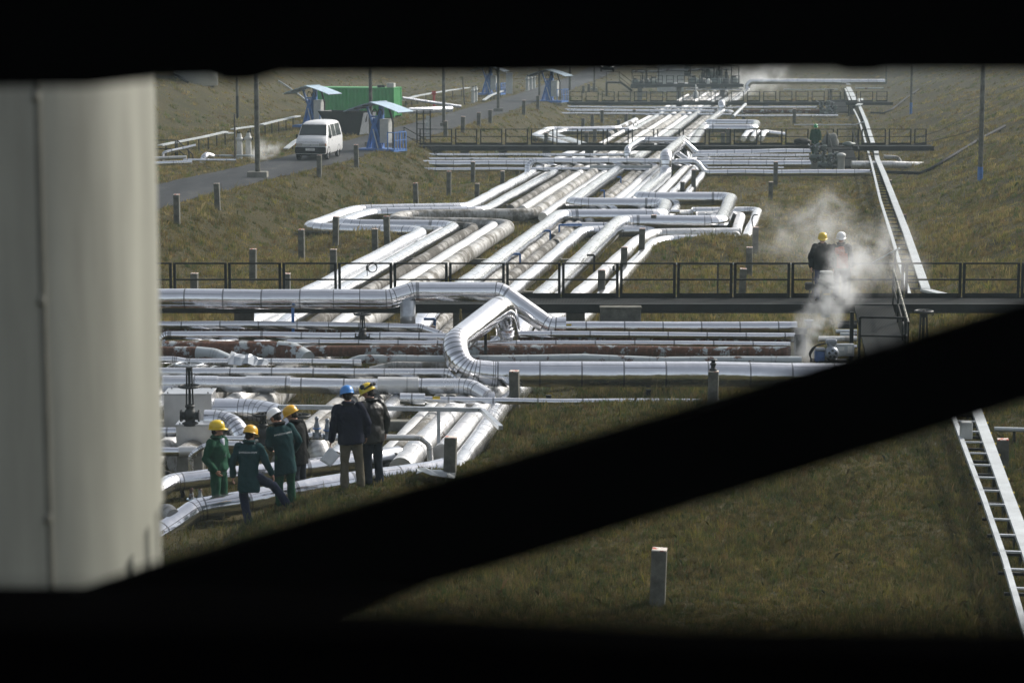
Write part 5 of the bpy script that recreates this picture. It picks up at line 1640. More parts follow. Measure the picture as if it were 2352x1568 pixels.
# ------------------------------------------------------------------ van
def van():
    q = P(('r', 370, 1200), RZ + .03)
    T = thing('parked_van', 'grimy white minivan with dark bumper stopped on the service road', 'van', (q.x, q.y, RZ + .03), -.13)
    # stations along y (0 = nose): top height, half width, roof half width, top edge roundness
    st = [(-.02, .72, .80, .78), (.03, .92, .815, .78), (.30, 1.20, .83, .76), (.52, 1.28, .835, .74), (1.02, 1.84, .84, .68), (1.22, 1.94, .84, .66), (1.7, 1.985, .845, .66), (2.6, 2.0, .845, .66), (3.6, 1.985, .845, .66), (4.05, 1.93, .84, .65), (4.20, 1.72, .835, .66), (4.26, 1.1, .83, .72)]
    vs = []
    NR = 9
    for y, t_, w_, wt in st:
        gh = max(0, min(1, (t_ - 1.12) / .8))
        belt = min(1.12, t_ - .12)
        top_w = w_ + (wt - w_) * max(gh, .25)
        half = [(w_ - .05, .32), (w_, .42), (w_ + .005, .75 if belt > .8 else belt - .05), (w_, belt), (top_w + (w_ - top_w) * .12, t_ - .11), (top_w - .06, t_ - .03), (top_w * .6, t_ + .0)]
        ring = [(-a, z) for a, z in half] + [(0, t_ + .012)] + [(a, z) for a, z in half[::-1]]
        vs += [(a, y, z) for a, z in ring]
        NR = len(ring)
    m = MB()
    fs = []
    for i in range(len(st) - 1):
        for k in range(NR - 1):
            fs.append((i * NR + k, i * NR + k + 1, (i + 1) * NR + k + 1, (i + 1) * NR + k))
        fs.append((i * NR + NR - 1, i * NR, (i + 1) * NR, (i + 1) * NR + NR - 1))
    e = (len(st) - 1) * NR
    fs.append(list(range(NR))[::-1]); fs.append([e + k for k in range(NR)])
    m.add(vs, fs, None, True)
    o = m.build('body', 'van', T)
    o.data.set_sharp_from_angle(angle=math.radians(38))
    # screens (offset out from the shell)
    def quad(name, pts, mat, off, par=T, thick=.012):
        pts = [Vector(p) for p in pts]
        n = (pts[1] - pts[0]).cross(pts[2] - pts[0]).normalized()
        m = MB(); N_ = len(pts)
        a = [p + n * off for p in pts]; b = [p - n * thick for p in pts]
        m.add(a + b, [list(range(N_)), [N_ + k for k in range(N_)][::-1]] + [(k, N_ + k, N_ + (k + 1) % N_, (k + 1) % N_) for k in range(N_)])
        return m.build(name, mat, par)
    f = quad('windscreen_frame', [(-.735, .525, 1.285), (.735, .525, 1.285), (.655, 1.0, 1.815), (-.655, 1.0, 1.815)], 'rubber', .012)
    quad('windscreen', [(-.70, .545, 1.31), (.70, .545, 1.31), (.625, .98, 1.79), (-.625, .98, 1.79)], 'glass', .02)
    for sx in (-1, 1):
        ys = [(.88, 1.50, .72), (1.66, 2.55, 1.62), (2.68, 3.85, 2.68)]
        for y0, y1, yt0 in ys:
            zt = 1.82
            def wx(z): return (.843 + (.68 - .843) * max(0, min(1, (z - 1.12) / .75))) * sx
            pts = [(wx(1.17) + .012 * sx, y0 if y0 > 1 else .72, 1.17), (wx(1.17) + .012 * sx, y1, 1.17), (wx(zt) + .012 * sx, y1 - .03, zt - .02), (wx(zt) + .012 * sx, max(y0, 1.12), zt - .02)]
            if sx < 0: pts = pts[::-1]
            quad('side_window', pts, 'glass', .004)
        m = MB(); m.box((sx * .90, .75, 1.22), (.10, .09, .2), bev=.02); m.build('wing_mirror', 'rubber', T)
        # lamps
        m = MB(); m.box((sx * .62, -.005, .81), (.34, .06, .15), bev=.015); m.build('headlight', 'lamp', T)
        m = MB(); m.box((sx * .80, .02, .81), (.07, .08, .13), bev=.012); m.build('indicator', 'amber', T)
        for y in (.62, 3.2):
            W = MB(); W.torus((0, 0, 0), .235, .085, 24, 8, Matrix.Rotation(PI / 2, 3, 'Y')); 
            wo = W.build('wheel', 'rubber', T, (sx * .74, y, .31))
            W = MB(); W.lathe([(.001, .05), (.06, .055), (.10, .03), (.16, .045), (.175, .02), (.175, -.04), (.001, -.04)], 18, rot=Matrix.Rotation(sx * PI / 2, 3, 'Y')); W.build('rim', 'steel', wo)
            A_ = MB(); A_.torus((0, 0, 0), .335, .03, 24, 6, Matrix.Rotation(PI / 2, 3, 'Y')); A_.build('wheel_arch', 'bump', T, (sx * .825, y, .34))
    m = MB()
    for sx in (-1, 1):
        for y in (.66, 1.58, 2.62): m.box((sx * .838, y, .80), (.012, .014, .66))
        m.box((sx * .836, 2.4, .70), (.014, 2.6, .014))
        m.box((sx * .842, 1.5, .98), (.012, .10, .025))
    m.box((0, .012, .945), (1.4, .012, .012))
    m.build('door_seams', 'rubber', T)
    m = MB(); m.box((0, -.05, .53), (1.66, .16, .34), bev=.045); m.build('front_bumper', 'bump', T)
    m = MB(); m.box((0, -.01, .80), (.86, .05, .10), bev=.012); g_ = m.build('grille', 'cab', T)
    m = MB(); m.ell((0, -.045, .80), (.045, .01, .025), 12, 6); m.build('badge', 'steel', T)
    m = MB(); m.box((0, -.142, .57), (.50, .012, .13), bev=.004); pl = m.build('number_plate', 'plate', T)
    vs_, fs_ = text_mesh('T.P-003', .12)
    m = MB(); m.add([(v.x, -.1505, v.y + .57) for v in vs_], fs_); m.build('plate_lettering', 'ink', pl)
    m = MB(); m.box((0, 2.1, .28), (1.5, 3.6, .12)); m.build('underside', 'rubber', T)
    for sx in (-.3, .3):
        m = MB(); m.bar((sx, .53, 1.32), (sx - .35, .72, 1.5), .02, .012); m.build('wiper', 'rubber', T)
    return T
van()

# ------------------------------------------------------------------ far pump house cluster
q = P((1540, 203), .5)
T = thing('pump_house', 'pale grey far building panel behind the dark pump platform', 'building', (PY((1540, 195), 275).x, 275, 0))
m = MB(); m.box((0, 0, 2), (3.0, 3, 4.0), bev=.02); m.build('wall', 'cab', T)
m = MB(); m.box((0, 0, 4.08), (3.3, 3.3, .14)); m.build('roof', 'zinc', T)
m = MB(); m.box((1.2, -1.51, 1.3), (.1, .04, 2.6)); m.build('door_frame', 'tray', T)
m = MB(); m.box((.6, -1.51, 1.1), (.9, .02, 2.1)); m.build('door', 'cab', T)
rg = random.Random(8)
def make_pump():
    T = bpy.data.objects.new('pump_set', None); COL.objects.link(T)
    m = MB(); m.box((0, 0, .15), (1.5, .8, .3)); m.build('base', 'dark', T)
    m = MB(); m.cyl((-.65, 0, .65), (.1, 0, .65), .33, 16); m.cyl((.1, 0, .65), (.35, 0, .65), .2, 14); m.build('motor', 'gearg', T)
    m = MB(); m.lathe([(.001, -.2), (.3, -.2), (.36, 0), (.3, .2), (.001, .2)], 16, (.55, 0, .65), Matrix.Rotation(PI / 2, 3, 'Y')); m.cyl((.55, 0, .8), (.55, 0, 1.5), .12, 12); m.build('pump_casing', 'iron', T)
    m = MB(); m.torus((.55, 0, 1.75), .24, .03, 18, 6); m.cyl((.55, 0, 1.4), (.55, 0, 1.8), .04, 8); m.bar((.33, 0, 1.75), (.77, 0, 1.75), .03); m.build('handwheel', 'iron', T)
    m = MB(); m.box((-.3, 0, 1.06), (.3, .3, .16)); m.bar((-.75, .3, 0), (-.75, .3, 2.1), .07); m.bar((.85, .35, 0), (.85, .35, 2.3), .07); m.bar((-.75, .3, 2.1), (.85, .35, 2.1), .06); m.build('bracket_frame', 'dark', T)
    return T
pm = make_pump()
lbs = ['far left dark pump set behind the stair', 'dark pump set left of the pale building panel', 'dark pump set right of the pale building panel', 'dark pump set beside the white dome', 'dark pump set left of the far steam', 'last dark pump set before the far raised pipe', 'tall dark pump set at the back of the far platform', 'dark pump set below the green header pipe']
for k, (x, y, Yd, s_) in enumerate([(1465, 196, 258, 1.0), (1495, 196, 262, 1.1), (1600, 193, 262, 1.2), (1628, 190, 262, 1.1), (1655, 192, 258, 1.3), (1680, 192, 262, 1.2), (1640, 178, 266, 1.4), (1570, 178, 284, 1.3)]):
    T = pm if k == 0 else copy_tree(pm)
    T.location = (PY((x, y), Yd).x, Yd, tz(PY((x, y), Yd).x, Yd) + (.9 if k < 6 else 1.6)); T.scale = (s_ * 1.0, s_, s_); T.rotation_euler = (0, 0, rg.uniform(-.6, .6) + (PI if k % 2 else 0))
    tag(T, lbs[k], 'pump', 'dark pump sets at the far platform')
m = MB(); m.lathe([(.32, -.5), (.32, .1), (.25, .3), (.001, .42)], 16); tag(m.build('white_dome', 'cab', None, PY((1627, 190), 250)), 'small white domed vessel at the far platform', 'vessel')
m = MB(); m.lathe([(.30, -.5), (.28, .1), (.07, .35), (.06, .9), (.001, .95)], 14); tag(m.build('flask_vessel', 'cab', None, PY((1598, 215), 238)), 'pale bottle shaped vessel behind the third walkway', 'vessel')
pipe([PY((1544, 203), 249), PY((1548, 196), 249), PY((1565, 195), 249), PY((1596, 197), 249), PY((1598, 205), 249)], .5, 'dusty', 'pale bent pipe on the far pump platform', G_X, fl=.5)
# far car
q = PY((1396, 170), 285)
T = thing('parked_car', 'distant dark car with two lit headlights facing the camera', 'car', (q.x, q.y, tz(q.x, q.y) + .75), 0)
m = MB()
st = [(-.02, .62), (.1, .82), (1.1, .95), (1.8, 1.40), (3.0, 1.42), (3.8, 1.0), (4.2, .95), (4.3, .5)]
vs = []
for y, t_ in st:
    w_ = .86; wt = .86 if t_ < 1.1 else .62
    vs += [(-w_ + .05, y, .25), (-w_, y, .55), (-w_, y, min(.85, t_ - .05)), (-wt, y, t_), (wt, y, t_), (w_, y, min(.85, t_ - .05)), (w_, y, .55), (w_ - .05, y, .25)]
fs = [(i * 8 + k, i * 8 + (k + 1) % 8, (i + 1) * 8 + (k + 1) % 8, (i + 1) * 8 + k) for i in range(len(st) - 1) for k in range(8)] + [list(range(8))[::-1], [56 + k for k in range(8)]]
m.add(vs, fs, None, True); m.build('body', 'dark', T)
m = MB(); m.add([(-.72, 1.16, 1.0), (.72, 1.16, 1.0), (.58, 1.72, 1.37), (-.58, 1.72, 1.37)], [(0, 1, 2, 3)]); m.build('windscreen', 'glass', T)
lit = bpy.data.materials.new('lit_headlamp'); lit.use_nodes = True; bs = lit.node_tree.nodes['Principled BSDF']; bs.inputs['Emission Color'].default_value = (1, .97, .9, 1); bs.inputs['Emission Strength'].default_value = 2.0
for sx in (-1, 1):
    m = MB(); m.ell((sx * .66, -.02, .68), (.14, .05, .09)); m.build('headlight', lit, T)
    for y in (.8, 3.4):
        m = MB(); m.torus((sx * .76, y, .3), .22, .09, 18, 6, Matrix.Rotation(PI / 2, 3, 'Y')); m.build('wheel', 'rubber', T)

# ------------------------------------------------------------------ valves, wheels and actuators
def hand_valve(lbl, base, hgt, wr, sc=1.0, body='iron', wheel='iron', cat='valve', yoke=True, mid=None, group='hand operated valves'):
    T = thing('gate_valve', lbl, cat, base, 0, group)
    m = MB(); m.lathe([(.001, -.02), (.16 * sc, 0), (.17 * sc, .05), (.10 * sc, .08), (.12 * sc, .16), (.14 * sc, .24), (.10 * sc, .32), (.07 * sc, .36), (.10 * sc, .38), (.10 * sc, .42), (.05 * sc, .44)], 18)
    m.cyl((-.19 * sc, 0, .2 * sc), (.19 * sc, 0, .2 * sc), .085 * sc, 14)
    for sx in (-1, 1): m.cyl((sx * .17 * sc, 0, .2 * sc), (sx * .2 * sc, 0, .2 * sc), .13 * sc, 16)
    m.build('valve_body', body, T)
    m = MB()
    if yoke:
        for sx in (-1, 1): m.bar((sx * .07 * sc, 0, .40), (sx * .05 * sc, 0, hgt - .12), .03 * sc, .05 * sc)
        m.cyl((0, 0, hgt - .14), (0, 0, hgt - .05), .07 * sc, 12)
    m.cyl((0, 0, .4), (0, 0, hgt + .05), .022 * sc + .006, 10)
    m.build('yoke_and_stem', body, T)
    def wheel_(z, r_, mt):
        m = MB(); m.torus((0, 0, z), r_, .022 * sc + .004, 26, 8)
        for k in range(4):
            a = k * PI / 2 + .4; m.bar((0, 0, z - .01), (r_ * math.cos(a), r_ * math.sin(a), z), .022)
        m.cyl((0, 0, z - .03), (0, 0, z + .03), .04 * sc, 10)
        m.build('handwheel', mt, T)
    wheel_(hgt, wr, wheel)
    if mid: wheel_(mid, wr * .76, body)
    return T
q = PY((833, 774), 58.0); hand_valve('black gate valve with a broad handwheel on a slim shiny pipe', (q.x, q.y - .05, q.z - .2), .80, .21, .95)
q = PY((437, 976), 47.1); hand_valve('tall valve with two stacked handwheels above the smaller box', (q.x, q.y, q.z), 1.28, .28, 1.0, mid=.40 + .42, wheel='zinc')
q = PY((605, 1010), 45.6); hand_valve('black yoke valve just left of the white helmet', (q.x, q.y, q.z - .1), .62, .2, 1.0)
q = PY((690, 1010), 45.8); hand_valve('black yoke valve behind the black jacket in the near group', (q.x, q.y, q.z - .1), .60, .2, 1.0)
q = PY((728, 1006), 45.3); hand_valve('left small valve with a blue handwheel', (q.x, q.y, q.z), .20, .075, .42, wheel='blue', body='steel', yoke=False)
q = PY((752, 1010), 45.3); hand_valve('right small valve with a blue handwheel', (q.x, q.y, q.z), .20, .075, .42, wheel='blue', body='steel', yoke=False)
q = PY((440, 1160), 42.6); hand_valve('small valve at foot of the bank with a blue grey wheel, left one', (q.x, q.y, q.z - .1), .22, .085, .4, wheel='bluez', body='rust', yoke=False)
q = PY((460, 1162), 42.5); hand_valve('small valve at foot of the bank with a pale rim wheel, right one', (q.x, q.y, q.z - .1), .21, .10, .4, wheel='zinc', body='rust', yoke=False)
q = PY((2120, 790), 58.5); hand_valve('big dark valve with a wide handwheel in front of the walkway right of the ramp', (q.x, q.y, .2), 1.27, .22, 1.5)
q = PY((1058, 740), 57.4); hand_valve('tiny brass vent valve on the crown of the biggest bend', (q.x, q.y, q.z - .1), .17, .05, .26, body=M('dull_brass', (.16, .12, .03), .4, .5), wheel='iron', yoke=False)
q = PY((1838, 760), 58.6)
T = thing('valve_motor', 'black valve motor lying on the shiny pipe left of the steam', 'valve motor', q, 0)
m = MB(); m.cyl((-.14, 0, 0), (.16, 0, .0), .09, 14); m.build('motor', 'iron', T); m = MB(); m.lathe([(.001, 0), (.06, 0), (.07, .15), (.12, .18), (.12, .21), (.001, .21)], 14, (.22, 0, .08)); m.build('cap', 'steel', T)

# big blue and silver actuator by the steam
q = PY((1893, 815), 56.0)
T = thing('valve_actuator', 'blue and silver valve actuator with black cables beside the steam', 'actuator', q)
m = MB(); m.box((-.11, 0, -.02), (.25, .22, .30), bev=.03); m.build('blue_gearbox', 'gearb', T)
m = MB(); m.box((-.11, -.02, .15), (.25, .26, .06), bev=.015); m.build('box_lid', 'steel', T)
m = MB(); m.lathe([(.001, -.16), (.12, -.16), (.165, -.1), (.175, .05), (.13, .13), (.05, .16), (.001, .165)], 20, (.17, -.1, .06), Matrix.Rotation(PI / 2, 3, 'X'))
m.cyl((.17, .0, .15), (.17, .0, .36), .10, 14); m.box((.17, .02, .33), (.27, .24, .13), bev=.03); m.build('motor_housing', 'steel', T)
m = MB()
for a in range(5):
    t_ = a * 2 * PI / 5 + .3; m.cyl((.17 + .085 * math.cos(t_), -.262, .06 + .085 * math.sin(t_)), (.17 + .085 * math.cos(t_), -.25, .06 + .085 * math.sin(t_)), .032, 12)
m.build('housing_ports', 'iron', T)
for k in range(3):
    m = MB(); r_ = .17 + .06 * k
    m.tube([(.05, .06, .28), (-.18 - .05 * k, .0, .26 - .03 * k), (-.34 - .03 * k, -.02, .02), (-.33 + .02 * k, -.04, -.22 + .05 * k), (-.2, -.05, -.2 + .06 * k), (-.12, -.06, -.1)], .013, 7, fl=.12); m.build('cable', 'rubber', T)
m = MB(); m.cyl((.22, 0, -.1), (.22, 0, -.8), .16, 16); m.cyl((-.15, 0, -.28), (.55, 0, -.28), .19, 18); m.build('valve_body', 'iron', T)
m = MB(); m.cyl((.2, -.12, -.22), (.42, -.1, -.22), .06, 12); m.torus((.2, -.1, -.2), .13, .02, 20, 6, Matrix.Rotation(1.2, 3, 'X')); m.build('side_wheel', 'steel', T)
# rack of thin pipes right of it
for k, (y, x0, Yd, d_, mt) in enumerate([(741, 1930, 59.4, .10, 'dark'), (748, 1925, 59, .14, 'dark'), (761, 1920, 58.6, .10, 'zinc'), (769, 1930, 58.2, .12, 'paint'), (778, 1880, 57.6, .13, 'dusty'), (796, 1912, 57.0, .08, 'bright')]):
    pipe([PY((x0, y), Yd), PY((1968, y), Yd)], d_, mt, ['dark thin pipe topmost behind the steam', 'dark thicker pipe behind the steam', 'silver thin pipe behind the steam', 'grey painted thin pipe behind the steam', 'long pale thin pipe behind the steam', 'bright thin pipe above the blue actuator'][k], 'thin pipes behind the steam')
pipe([PY((1826, 792), 57.3), PY((1848, 792), 57.3)], .5, 'dark', 'dark flange end where the crossing pipes stop at the steam', 'thin pipes behind the steam', name='pipe_flange', cat='flange', wob=0)
m = MB(); q = PY((1938, 803), 56.8); m.box((0, 0, 0), (.5, .2, .3), bev=.01); T = thing('instrument_box', 'pale framed instrument box left of the ramp post', 'box', q); m.build('casing', 'zinc', T)
m = MB(); m.box((-.1, -.105, .04), (.2, .01, .1)); m.box((.14, -.105, .02), (.12, .01, .18)); m.build('dial_plates', 'plate', T)
# machine in front of the men on the walkway
q = PY((1898, 640), 60.1)
T = thing('valve_actuator', 'grey green actuator head standing in front of the man in the yellow helmet', 'actuator', (q.x, q.y, RZ - .3))
m = MB(); m.box((0, 0, .95), (.34, .3, .42), bev=.05); m.cyl((-.2, 0, .86), (.2, 0, .86), .15, 16); m.cyl((0, 0, 0), (0, 0, .8), .12, 14); m.build('housing', 'gearg', T)
m = MB(); m.box((0, 0, 1.19), (.33, .27, .06), bev=.02); m.build('top_cover', 'cab', T)
m = MB(); m.box((-.02, -.16, .82), (.16, .02, .1)); m.cyl((-.05, -.16, .98), (-.05, -.19, .98), .05, 12); m.build('dials', 'iron', T)
m = MB(); m.box((0, -.13, .62), (.16, .02, .02)); m.build('yellow_stripe', 'yellow', T)
m = MB(); m.box((-.46, 0, .82), (.2, .22, .2), bev=.03); m.bar((-.36, 0, .82), (-.15, 0, .84), .09); m.build('side_motor', 'iron', T)
m = MB(); m.tube([(-.44, -.02, .72), (-.46, -.05, .5), (-.38, -.06, .38), (-.26, -.05, .34)], .014, 7, fl=.1); m.build('cable', 'rubber', T)
# valve cluster at the second walkway
rg = random.Random(21)
for k, (x, y, Yd, s_, lb) in enumerate([(1880, 350, 130, 1.0, 'dense green grey valve cluster at the end of the wide crossing pipe'), (1895, 368, 129, .9, 'lower valve cluster in front of the wide crossing pipe'), (1910, 362, 131, .8, 'small valve cluster right of the green worker'), (1890, 246, 206, 1.4, 'valve cluster at the third walkway'), (1908, 255, 203, 1.2, 'lower valve cluster at the third walkway')]):
    T = thing('valve_cluster', lb, 'valve cluster', PY((x, y), Yd), rg.uniform(-.2, .2), 'valve clusters at the walkways'); T.scale = (s_, s_, s_)
    m = MB(); m.cyl((-.45, 0, -.3), (.5, 0, -.3), .2, 16); m.cyl((-.1, 0, -.3), (-.1, 0, .35), .13, 14); m.cyl((.32, 0, -.3), (.32, 0, .2), .1, 14); m.box((.32, -.05, .28), (.3, .3, .26), bev=.03); m.build('valve_bodies', 'gearg', T)
    m = MB()
    for q in range(5): m.torus((rg.uniform(-.4, .5), -.25, rg.uniform(-.45, .3)), rg.uniform(.09, .16), .02, 16, 6, Matrix.Rotation(PI / 2 + rg.uniform(-.4, .4), 3, 'X'))
    m.build('handwheels', 'iron', T)
    m = MB()
    for q in range(7):
        x_ = rg.uniform(-.45, .55); z_ = rg.uniform(-.4, .4); m.cyl((x_, -.1, z_), (x_ + rg.uniform(-.35, .35), -.15, z_ + rg.uniform(-.1, .25)), .03, 8)
    for q in range(3): m.box((rg.uniform(-.4, .5), -.2, rg.uniform(-.2, .4)), (.13, .12, .1), bev=.015)
    m.build('small_lines', 'steel', T)
    m = MB()
    for q in range(6): m.box((rg.uniform(-.45, .55), rg.uniform(-.2, .1), rg.uniform(-.4, .45)), (.16, .14, .12), bev=.02)
    m.build('control_blocks', 'iron', T)
# platform stair at the second walkway right (dark plates) and third
for k, (x, y, Yd, lb) in enumerate([(1943, 350, 132.5, 'dark hinged ramp plate with rails at the second walkway, right'), (1930, 243, 208, 'dark hinged ramp plate with rails at the third walkway, right')]):
    q = PY((x, y), Yd); T = thing('access_ramp', lb, 'ramp', (q.x, q.y, 0), 0, 'small dark ramps'); m = MB()
    vs = [(-.75, 2.6, 1.36), (.75, 2.6, 1.36), (.75, 0, .4), (-.75, 0, .4)]; vs = [Vector(v) for v in vs]
    m.add(vs + [v - Vector((0, 0, .12)) for v in vs], [(0, 1, 2, 3), (7, 6, 5, 4), (0, 4, 5, 1), (1, 5, 6, 2), (2, 6, 7, 3), (3, 7, 4, 0)]); m.build('ramp_plate', 'grate', T)
    m = MB()
    for sx in (-.75, .75): m.bar((sx, 2.6, 2.3), (sx, 0, 1.35), .06); m.bar((sx, 0, -.2), (sx, 0, 1.35), .07); m.bar((sx, 2.6, 1.3), (sx, 2.6, 2.3), .07)
    m.bar((-.75, 0, 1.35), (.75, 0, 1.35), .06); m.bar((-.75, 0, .85), (.75, 0, .85), .05); m.build('rails', 'rail', T)
# tarpaulin bundle on the walkway rail and canvas heap by the green worker
for k, (x, y, Yd, s_, lb) in enumerate([(1845, 325, 136.3, 1.0, 'dark bundle of tools and cloth lying on the second walkway'), (1908, 325, 135.8, .9, 'draped grey canvas hanging right of the green worker'), (1950, 331, 132.0, .7, 'green cloth draped over the ramp rail')]):
    q = PY((x, y), Yd); m = MB(); m.ell((0, 0, 0), (.55 * s_, .3, (.22, .5, .12)[k]), 16, 10)
    for v in m.v:
        v += v.normalized() * .12 * noise.noise(v * 3 + Vector((k * 5, 0, 0)))
    tag(m.build('cloth_bundle', ('dark', 'tarp', 'gearg')[k], None, q), lb, 'bundle')
for k, (x, y, Yd, lb) in enumerate([(1908, 202, 214, 'dark valve stem standing above the third walkway')]):
    q = PY((x, 236), Yd); hand_valve(lb, (q.x, q.y, q.z - .2), 1.4, .35, 1.6)
q = PY((1932, 372), 128.5); m = MB(); m.lathe([(.2, -.8), (.2, .3), (.26, .34), (.26, .42), (.12, .5), (.001, .52)], 16); tag(m.build('capped_standpipe', 'cab', None, q), 'pale capped standpipe right of the valve cluster', 'standpipe')

# blue brackets
def bracket(lbl, p_, z0, Yd=None, hgt=.5, w_=.5, mat='blue'):
    q = P(p_, z0) if Yd is None else PY(p_, Yd)
    T = thing('pipe_bracket', lbl, 'bracket', (q.x, q.y, q.z - hgt), 0, 'blue pipe brackets' if mat == 'blue' else 'black pipe hooks')
    m = MB(); m.bar((0, 0, 0), (0, 0, hgt), .07); m.build('upright', mat, T)
    if w_:
        m = MB(); m.bar((-.0, 0, hgt), (w_, 0, hgt), .07); m.build('arm', mat, T)
for p_, z0, Yd, h_, w_, mt, lb in [(('e', 955, 285), .75, None, .5, .9, 'blue', 'blue bracket under the middle loop corner'), (('e', 897, 322), .7, None, .5, -.4, 'blue', 'blue bracket between brown pipes near the loop'), (('e', 705, 470), .7, None, .5, -.3, 'blue', 'blue bracket just behind the near rail'),
                               (('b', 1597, 1025), .75, None, .55, -.2, 'blue', 'blue bracket in the upper bundle'), (('b', 1733, 915), .75, None, .55, -.2, 'blue', 'blue bracket high in the upper bundle'), (('f', 1125, 240), 0, 59.0, .68, 0, 'blue', 'tall blue hanger post under the hump pipe'), (('e', 160, 885), .7, None, .5, -.3, 'blue', 'blue bracket below the near walkway by the big bend'),
                               (('g', 545, 385), 0, 56.2, .55, -.2, 'black', 'black hook right of the big segmented bend'), (('e', 1178, 478), .9, None, .7, -.25, 'black', 'black hook beside the raised main pipe behind the rail'), (('e', 2036, 245), .75, None, .55, -.2, 'black', 'black hook at the right loops'), (('b', 2155, 800), 0, 124, 1.0, 0, 'black', 'black post beside the raised pipe riser')]:
    bracket(lb, p_, z0, Yd, h_, w_, mt if mt == 'blue' else 'dark')
# sensors with coiled wire on the pipes
for p_, Yd, lb in [(('d', 1735, 720), 69.0, 'small black sensor with coiled wire on the outer pipes'), (('d', 2110, 535), 88, 'small black sensor on the thin patched pipe'), (('e', 1300, 560), 78, 'black sensor with a wire ring at the right pipes'), (('n', 570, 910), 178, 'black wire ring on the far banded pipe')]:
    q = PY(p_, Yd); T = thing('sensor', lb, 'sensor', q, 0, 'pipe sensors'); m = MB(); m.box((0, 0, 0), (.07, .06, .16), bev=.008); m.cyl((0, 0, -.08), (0, 0, -.25), .012, 6); m.build('housing', 'iron', T)
    m = MB(); m.torus((.15, 0, .02), .15, .014, 22, 6, Matrix.Rotation(PI / 2, 3, 'X')); m.torus((.16, .02, .0), .13, .012, 22, 6, Matrix.Rotation(PI / 2, 3, 'X')); m.build('wire_coil', 'rubber', T)
# low cross sleepers under the bundle
for k, Yd in enumerate([50, 66, 74, 84, 108, 118, 146, 160, 176, 192, 222, 236]):
    m = MB(); m.box((0, 0, 0), (7.6, .3, .22), bev=.02)
    o = m.build('pipe_sleeper', 'conc', None, (XQ(-12.6, Yd), Yd, .03)); tag(o, 'low concrete sleeper under the long bundle, number %s from the camera' % 'one two three four five six seven eight nine ten eleven twelve'.split()[k], 'sleeper', 'sleepers under the long bundle')
# rack posts under the crossing pipes
for k, (x, Yd) in enumerate([(455, 58), (720, 57.5), (960, 57), (1260, 57), (1490, 57), (1490, 54), (1260, 54), (1700, 57.5), (620, 54)]):
    q = PY((x, 830), Yd); m = MB(); m.bar((0, 0, 0), (0, 0, .32 if Yd > 55 else .24), .12); m.bar((-.2, 0, .33), (.2, 0, .33), .1, .03) if Yd > 55 else None
    T = m.build('pipe_support', 'dark', None, (q.x, q.y, tz(q.x, q.y) - .05)); tag(T, 'dark stub support under the crossing pipes, %s' % ('beside the tall handwheel', 'under the gate valve', 'under the pale bent pipe', 'right of the big bend at the back', 'under the concrete pier pipes', 'under the biggest pipe, right one', 'under the biggest pipe, left one', 'towards the steam', 'above the orange helmet')[k], 'support', 'stub supports under the crossing pipes')
# dark hose arc at the lower left
m = MB(); m.tube([PY(('i', a, b), 43.6) for a, b in ((0, 830), (60, 822), (120, 840), (175, 885), (215, 950), (238, 1020), (240, 1080), (232, 1140))], .045, 10)
tag(m.build('hose', 'rubber'), 'thick black hose arching over the shiny pipe at lower left', 'hose')
# cables hanging on the hillside and under the shelter
for k, (pts, lb) in enumerate([([(2100, 318), (2160, 300), (2230, 262), (2310, 210), (2380, 188)], 'thin cable rising across the right hillside'), ([(2096, 332), (2150, 322), (2200, 310), (2260, 290)], 'thin lower cable on the right hillside')]):
    m = MB(); pp_ = [ground(q, 1.2 if i else .9) for i, q in enumerate(pts)]; b0 = pp_[0]; m.tube([q - b0 for q in pp_], .016, 6); tag(m.build('cable', 'dark', None, b0), lb, 'cable')
pts = [PY(('b', 20, 600), 134), PY(('b', 160, 640), 134), PY(('b', 200, 720), 133.5), PY(('b', 270, 770), 133), PY(('b', 350, 792), 132.5), PY(('b', 440, 785), 132), PY(('b', 520, 765), 132)]
m = MB(); m.tube([q - pts[0] for q in pts], .022, 6, fl=.5); tag(m.build('cable', 'rubber', None, pts[0]), 'slack black cable hanging in front of the left crossing pipes', 'cable')
pts = [PY((1741, 494), 90), PY((1730, 493), 90), PY((1727, 505), 90), PY((1730, 522), 90)]
m = MB(); m.tube([q - pts[0] for q in pts], .025, 6, fl=.1); tag(m.build('bent_wire', 'dark', None, pts[0]), 'bent dark wire hooked over a concrete post by the turf hump', 'wire')
# torn cladding pieces in the near pit
rg = random.Random(77)
for k, (x, y, s_, lb) in enumerate([(1052, 1000, .5, 'largest torn cladding sheet lying beside the battered pipe'), (1020, 1050, .35, 'torn cladding scrap left of the big bank post'), (1008, 1030, .3, 'curled cladding scrap near the slim handrail pipe'), (1000, 1085, .45, 'flat cladding scrap at the foot of the bank')]):
    q = ground((x, y), .12); m = MB(); n_ = 6; vs = []
    for i in range(n_):
        for j in range(n_):
            u, v = i / (n_ - 1) - .5, j / (n_ - 1) - .5
            vs.append((u * s_ * 1.1 + rg.gauss(0, .012), v * s_ * 1.6 + rg.gauss(0, .012), .10 * math.cos(u * 4) * s_ + rg.gauss(0, .018)))
    m.add(vs, [(i * n_ + j, (i + 1) * n_ + j, (i + 1) * n_ + j + 1, i * n_ + j + 1) for i in range(n_ - 1) for j in range(n_ - 1)])
    o = m.build('cladding_scrap', 'tray', None, q); o.rotation_euler = (rg.uniform(-.3, .3), rg.uniform(-.3, .3), rg.uniform(0, 3)); o.modifiers.new('thick', 'SOLIDIFY').thickness = .01
    tag(o, lb, 'metal sheet', 'torn cladding scraps in the near pit')
